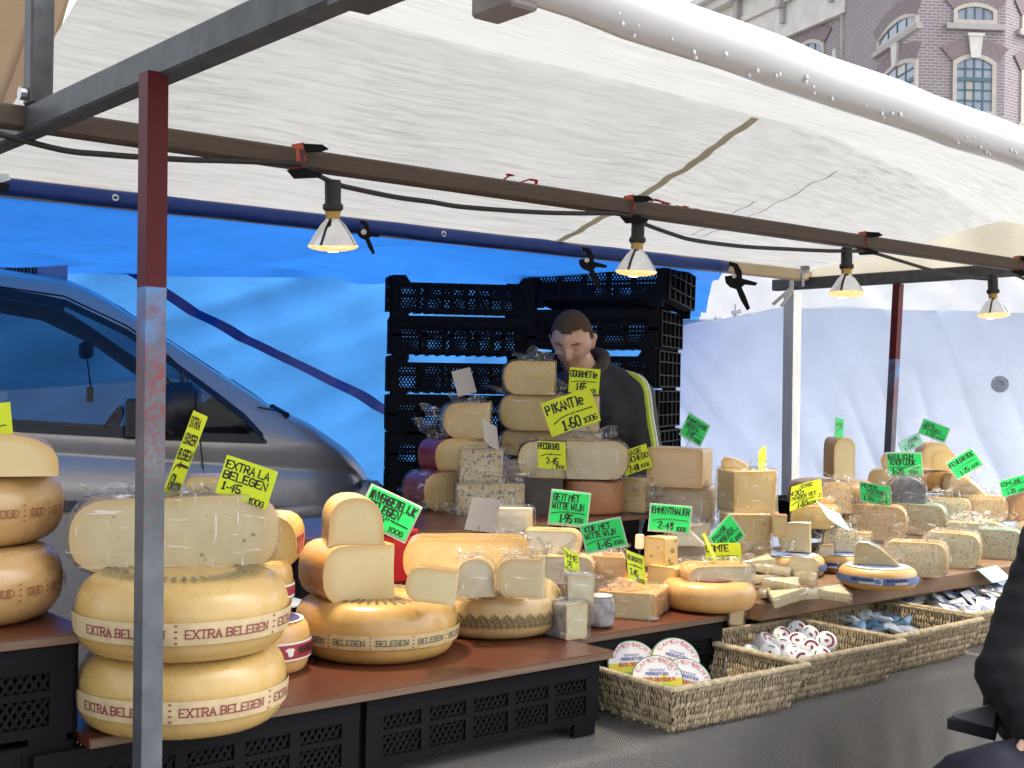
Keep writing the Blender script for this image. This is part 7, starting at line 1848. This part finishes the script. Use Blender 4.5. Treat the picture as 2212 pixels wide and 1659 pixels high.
# the seller
hc = at(1236, 735, d=4.72)                      # head centre
fwd = (Vector((FW.x, FW.y, 0)).normalized() * -0.80 + Vector((RT.x, RT.y, 0)).normalized() * -0.58).normalized()
lft = Vector((0, 0, 1)).cross(fwd)
base = Vector((hc.x, hc.y, 0)) - fwd * 0.13 + Vector((RT.x, RT.y, 0)) * 0.02
def B(l, f, z): return lft * l + fwd * f + Vector((0, 0, z))
man = thing('person', 'seller with short brown hair in a black jacket with lime piping, looking down', 'person', base)
hl = hc - base
nk0, nk1 = B(0, 0.045, 1.43), hl + Vector((0, 0, -0.05)) - fwd * 0.015
hV, hF = head_mesh()
hfwd = (fwd * 0.93 + lft * 0.36).normalized()
pit = radians(28)
fz = (hfwd * cos(pit) - Vector((0, 0, 1)) * sin(pit)); hx = Vector((0, 0, 1)).cross(hfwd); hz = fz.cross(hx) * -1 if fz.cross(hx).z < 0 else fz.cross(hx)
HM = Matrix((hx, -fz, hz)).transposed()          # columns: head x, back (+y), up
def Hd(p): return hl + HM @ Vector(p)
caps = [(nk0, nk1, 0.058, 0.056)]
for sx in (-1, 1): caps += [(Hd((0.072 * sx, 0.014, -0.034)), Hd((0.079 * sx, 0.022, 0.006)), 0.009, 0.014)]
sh = {}
for sx in (-1, 1):
    s_ = B(0.175 * sx, 0.0, 1.365); e_ = B(0.255 * sx, 0.03, 1.10); w_ = B(0.17 * sx, 0.24, 0.96); sh[sx] = (s_, e_, w_)
    caps += [(s_, e_, 0.05, 0.042), (e_, w_, 0.040, 0.030)] + hand_caps(w_ + (w_ - e_).normalized() * 0.02, (w_ - e_) + Vector((0, 0, -0.05)), (0, 0, 1))
    hp = B(0.09 * sx, -0.02, 0.90); kn = B(0.11 * sx, 0.02, 0.49); an = B(0.12 * sx, -0.02, 0.09)
    caps += [(hp, kn, 0.085, 0.058), (kn, an, 0.056, 0.042), (an + Vector((0, 0, -0.05)), an + fwd * 0.14 + Vector((0, 0, -0.055)), 0.04, 0.032)]
caps += [(B(-0.08, 0, 0.92), B(0.08, 0, 0.92), 0.11, 0.11), (B(0, 0, 0.95), B(0, 0.02, 1.30), 0.125, 0.145), (sh[-1][0], sh[1][0], 0.06, 0.06)]
fuse('body', caps, M_skin, man, 0.005, 1, ([Hd(v) for v in hV], hF))
jc = [(B(-0.09, 0, 0.93), B(-0.10, 0.02, 1.28), 0.125, 0.13), (B(0.09, 0, 0.93), B(0.10, 0.02, 1.28), 0.125, 0.13), (B(0, 0.03, 1.0), B(0, 0.03, 1.30), 0.14, 0.13)]
for sx in (-1, 1):
    s_, e_, w_ = sh[sx]; jc += [(B(0.035 * sx, 0.01, 1.445), s_, 0.066, 0.082), (B(0.05 * sx, 0.05, 1.38), B(0.12 * sx, 0.03, 1.30), 0.09, 0.10), (s_, e_, 0.080, 0.066), (e_, w_, 0.064, 0.050)]
fuse('jacket', jc, M_jacket, man, 0.011, 5, None, 0.006, 2.0)
fuse('trousers', [c for sx in (-1, 1) for c in ((B(0.09 * sx, -0.02, 0.90), B(0.11 * sx, 0.02, 0.49), 0.105, 0.080), (B(0.11 * sx, 0.02, 0.49), B(0.12 * sx, -0.02, 0.10), 0.078, 0.070))], M_trs, man, 0.015, 3)
fuse('shoes', [(B(0.12 * sx, -0.05, 0.045), B(0.13 * sx, 0.16, 0.04), 0.05, 0.042) for sx in (-1, 1)], M_shoe, man, 0.012, 2)
ck = nk0.lerp(nk1, 0.30) - fwd * 0.012
fuse('collar', [(ck + lft * 0.070 * cos(a) + fwd * 0.066 * sin(a) + Vector((0, 0, 0.02 - 0.055 * sin(a))), ck + lft * 0.070 * cos(a + 0.45) + fwd * 0.066 * sin(a + 0.45) + Vector((0, 0, 0.02 - 0.055 * sin(a + 0.45))), 0.027, 0.027) for a in [k * 0.45 for k in range(14)]], M_fleece, man, 0.008, 2, None, 0.004)
# hair: upper part of the skull, slightly proud
keep = lambda v: (v.z > 0.040 + (0.022 if v.y < -0.045 else 0)) or (v.y > 0.010 and v.z > -0.045) or (v.y > -0.015 and v.z > 0.005)
idx = [keep(v) for v in hV]
Fh = [f for f in hF if all(idx[q] for q in f)]
Vh, Fh = sub([Hd(v * 1.0 + v.normalized() * (0.0065 + 0.0015 * n3(v, 60))) for v in hV], Fh); mesh('hair', Vh, Fh, M_hair, man, True)
M_brow = plain('brow_hair', (0.16, 0.09, 0.06), 0.8, 0.2, 50, 0)
for sx in (-1, 1):
    mb = MB(); mb.tube([Hd((0.014 * sx, -0.0925, 0.022)), Hd((0.028 * sx, -0.0905, 0.027)), Hd((0.045 * sx, -0.079, 0.024)), Hd((0.052 * sx, -0.071, 0.018))], [0.0015, 0.0028, 0.0024, 0.001], 6); mb.build('eyebrow', M_brow, man, True)
    mb = MB(); mb.tube([Hd((0.016 * sx, -0.0825, 0.003)), Hd((0.028 * sx, -0.0835, -0.001)), Hd((0.042 * sx, -0.0745, 0.001))], [0.001, 0.0019, 0.001], 6); mb.build('lash_lid_shadow', M_brow, man, True)  # dark lash line doubling as the painted shadow of the lid
mb = MB(); mb.tube([Hd((-0.022, -0.0795, -0.062)), Hd((-0.008, -0.089, -0.059)), Hd((0.008, -0.089, -0.059)), Hd((0.022, -0.0795, -0.062))], [0.001, 0.0034, 0.0034, 0.001], 6); mb.build('lips', plain('lip', (0.36, 0.17, 0.13), 0.5, 0.1, 20, 0), man, True)
# piping over shoulder and sleeve, badge on the chest
s_, e_, w_ = sh[1]
outw = (lft * 0.75 + fwd * 0.45).normalized()
pp = [nk0 + lft * 0.062 + Vector((0, 0, 0.060)), s_ + Vector((0, 0, 0.100)) - lft * 0.06, s_ + outw * 0.058 + Vector((0, 0, 0.058)), s_.lerp(e_, 0.3) + outw * 0.078, s_.lerp(e_, 0.65) + outw * 0.074, e_ + outw * 0.067, e_.lerp(w_, 0.4) + outw * 0.062]
def ribbon3(name, P, wv, m_, par, off=0.004):
    P = smooth_path(P, 8); V = []
    for i, p in enumerate(P):
        t_ = (P[min(i + 1, len(P) - 1)] - P[max(i - 1, 0)]).normalized(); ce = s_.lerp(e_, 0.4); n_ = (p - Vector((ce.x - lft.x * 0.05, ce.y - lft.y * 0.05, min(p.z - 0.02, ce.z + 0.05)))).normalized(); sd_ = t_.cross(n_).normalized()
        for a in (-1, 1):
            for q in (-1, 1): V.append(p + sd_ * a * wv / 2 + n_ * (off if q > 0 else -0.02))
    Fc = []
    for i in range(len(P) - 1):
        k = 4 * i; Fc += [(k + 1, k + 3, k + 7, k + 5), (k, k + 1, k + 5, k + 4), (k + 3, k + 2, k + 6, k + 7)]
    return mesh(name, V, Fc, m_, par, True)
ribbon3('lime_piping', pp, 0.011, M_lime, man, 0.010)
ribbon3('white_piping', [p - fwd * 0.013 + lft * 0.006 for p in pp[1:]], 0.008, M_wpipe, man, 0.009)
ribbon3('lime_collar_piping', [B(0.06, 0.10, 1.40), B(0.04, 0.135, 1.36), B(0.01, 0.15, 1.30)], 0.010, M_lime, man, 0.02)
bc = B(0.105, 0.175, 1.235); bn = (fwd + lft * 0.35).normalized(); bx = Vector((0, 0, 1)).cross(bn).normalized(); by = bn.cross(bx)
mb = MB()
for k in range(26):
    a0, a1 = 2 * pi * k / 26, 2 * pi * (k + 0.62) / 26
    for r0, r1 in ((0.026, 0.034),): mb.add([bc + bx * r0 * cos(a0) + by * r0 * sin(a0), bc + bx * r1 * cos(a0) + by * r1 * sin(a0), bc + bx * r1 * cos(a1) + by * r1 * sin(a1), bc + bx * r0 * cos(a1) + by * r0 * sin(a1)], [(0, 1, 2, 3)])
for y0 in (-0.011, -0.003, 0.006): mb.add([bc + bx * x + by * (y0 + y) for x, y in ((-0.02, 0), (0.02, 0), (0.02, 0.004), (-0.02, 0.004))], [(0, 1, 2, 3)])
mb.add([bc + bx * x + by * y for x, y in ((-0.014, 0.012), (0.014, 0.012), (0, 0.024))], [(0, 1, 2)])
o = mb.build('chest_emblem', plain('grey_emblem', (0.30, 0.28, 0.27), 0.7, 0.1, 20, 0), man); o['kind'] = 'stuff'

# customer in a dark coat at the right edge
M_coat = plain('dark_padded_coat', (0.007, 0.007, 0.009), 0.62, 0.2, 25, 0.25, spec=0.25); M_navy = plain('dark_navy_cloth', (0.009, 0.010, 0.022), 0.7, 0.2, 20, 0.25, spec=0.25)
cb0 = at(2440, 1300, d=2.85); cbase = Vector((cb0.x, cb0.y, 0))
cus = thing('person', 'customer in a dark padded coat at the right edge, only sleeve and hem in view', 'person', cbase)
cf = Vector((-0.35, 0.93, 0)).normalized(); cl_ = Vector((0, 0, 1)).cross(cf)
def Cb(l, f, z): return cl_ * l + cf * f + Vector((0, 0, z))
ts, te, tw = at(2345, 1050, d=2.82) - cbase, at(2192, 1450, d=2.66) - cbase, at(2250, 1580, d=2.50) - cbase
body = [(Cb(-0.08, 0, 0.82), Cb(0.08, 0, 0.82), 0.11, 0.11), (Cb(0, 0, 0.85), Cb(0, 0, 1.10), 0.11, 0.11), (Cb(-0.14, 0, 1.19), Cb(0.12, 0, 1.19), 0.045, 0.045), (Cb(0, 0.02, 1.22), Cb(0, 0.04, 1.36), 0.052, 0.050),
        (ts, te, 0.036, 0.034), (te, tw, 0.034, 0.028), (Cb(-0.16, 0, 1.18), Cb(-0.22, -0.02, 0.93), 0.034, 0.032), (Cb(-0.22, -0.02, 0.93), Cb(-0.23, 0.02, 0.72), 0.032, 0.026)]
body += hand_caps(tw, tw - te, (0, 0, 1)) + hand_caps(Cb(-0.23, 0.02, 0.70), (0, 0, -1), cf)
for sx in (-1, 1): body += [(Cb(0.09 * sx, 0, 0.80), Cb(0.10 * sx, 0.02, 0.44), 0.085, 0.058), (Cb(0.10 * sx, 0.02, 0.44), Cb(0.10 * sx, -0.02, 0.09), 0.055, 0.042), (Cb(0.10 * sx, -0.04, 0.045), Cb(0.11 * sx, 0.13, 0.04), 0.042, 0.034)]
HM2 = Matrix((Vector((0, 0, 1)).cross(cf), -cf, Vector((0, 0, 1)))).transposed(); hl2 = Cb(0, 0.05, 1.455)
fuse('body', body, M_skin, cus, 0.010, 2, ([hl2 + HM2 @ v for v in hV], hF))
idx = [keep(v) for v in hV]; Fh = [f for f in hF if all(idx[q] for q in f)]
Vh, Fh = sub([hl2 + HM2 @ (v + v.normalized() * 0.012) for v in hV], Fh); mesh('hair', Vh, Fh, M_hair, cus, True)
coat = [(Cb(-0.09, 0, 0.64), Cb(-0.09, 0, 1.10), 0.17, 0.14), (Cb(0.09, 0, 0.64), Cb(0.09, 0, 1.10), 0.17, 0.14), (Cb(-0.15, 0, 1.19), Cb(0.13, 0, 1.19), 0.095, 0.095), (Cb(0.08, 0, 1.19), ts, 0.095, 0.10), (ts, te, 0.095, 0.082), (te, tw, 0.082, 0.066), (at(2255, 1500, d=2.74) - cbase, at(2330, 1300, d=2.8) - cbase, 0.13, 0.12), (Cb(-0.18, 0, 1.18), Cb(-0.23, -0.03, 0.93), 0.09, 0.075), (Cb(-0.23, -0.03, 0.93), Cb(-0.23, 0.02, 0.74), 0.075, 0.06), (Cb(0, 0.015, 1.22), Cb(0, 0.03, 1.31), 0.10, 0.085)]
fuse('padded_coat', coat, M_coat, cus, 0.012, 4, None, 0.012, 5.0)
fuse('trousers', [c for sx in (-1, 1) for c in ((Cb(0.09 * sx, 0, 0.78), Cb(0.10 * sx, 0.02, 0.44), 0.11, 0.085), (Cb(0.10 * sx, 0.02, 0.44), Cb(0.10 * sx, -0.02, 0.10), 0.085, 0.075))], M_navy, cus, 0.015, 3)
fuse('shoes', [(Cb(0.10 * sx, -0.06, 0.045), Cb(0.11 * sx, 0.15, 0.04), 0.05, 0.042) for sx in (-1, 1)], M_shoe, cus, 0.012, 2)
bgp = at(2205, 1780, d=2.48); bag = thing('shopping_bag', 'dark navy soft bag below the customer coat in the lower right corner', 'bag', Vector((bgp.x, bgp.y, 0.05)))
bo_ = Vector((bgp.x, bgp.y, 0.05))
fuse('pouch', [(at(2130, 1735, d=2.48) - bo_, at(2330, 1720, d=2.55) - bo_, 0.115, 0.13), (at(2105, 1900, d=2.45) - bo_, at(2330, 1900, d=2.5) - bo_, 0.14, 0.15), (at(2130, 1735, d=2.48) - bo_, at(2105, 1900, d=2.45) - bo_, 0.115, 0.14)], M_navy, bag, 0.012, 5, None, 0.012, 9.0)
mb = MB(); mb.tube(smooth_path([at(2150, 1700, d=2.5) - bo_, at(2170, 1620, d=2.48) - bo_, at(2230, 1600, d=2.5) - bo_, at(2300, 1640, d=2.52) - bo_, at(2310, 1700, d=2.54) - bo_]), 0.010, 8); mb.build('strap', M_coat, bag, True)
q0 = at(2046, 1552, d=2.62); cs = thing('flat_black_case', 'flat black case with a pale sheen sticking out beside the coat', 'case', q0)
A, Bq, Cq, Dq = at(2046, 1552, d=2.62), at(2064, 1536, d=2.72), at(2165, 1518, d=2.72), at(2150, 1578, d=2.62)
dn = Vector((0, 0, -0.022)); V = [p - q0 for p in (A, Bq, Cq, Dq)]; V += [p + dn for p in V]
mesh('shell', V, [(0, 3, 2, 1), (4, 5, 6, 7), (0, 1, 5, 4), (1, 2, 6, 5), (2, 3, 7, 6), (3, 0, 4, 7)], plain('satin_black', (0.02, 0.02, 0.024), 0.28, 0.1, 20, 0), cs)
V = [p - q0 + Vector((0, 0, 0.001)) for p in (A.lerp(Cq, .08), Bq.lerp(Dq, .06), Cq.lerp(A, .08), Dq.lerp(Bq, .06))]; V += [p + Vector((0, 0, .002)) for p in V]
mesh('lid', V, [(4, 7, 6, 5), (0, 1, 5, 4), (1, 2, 6, 5), (2, 3, 7, 6), (3, 0, 4, 7)], plain('satin_grey', (0.10, 0.10, 0.11), 0.3, 0.1, 20, 0), cs)
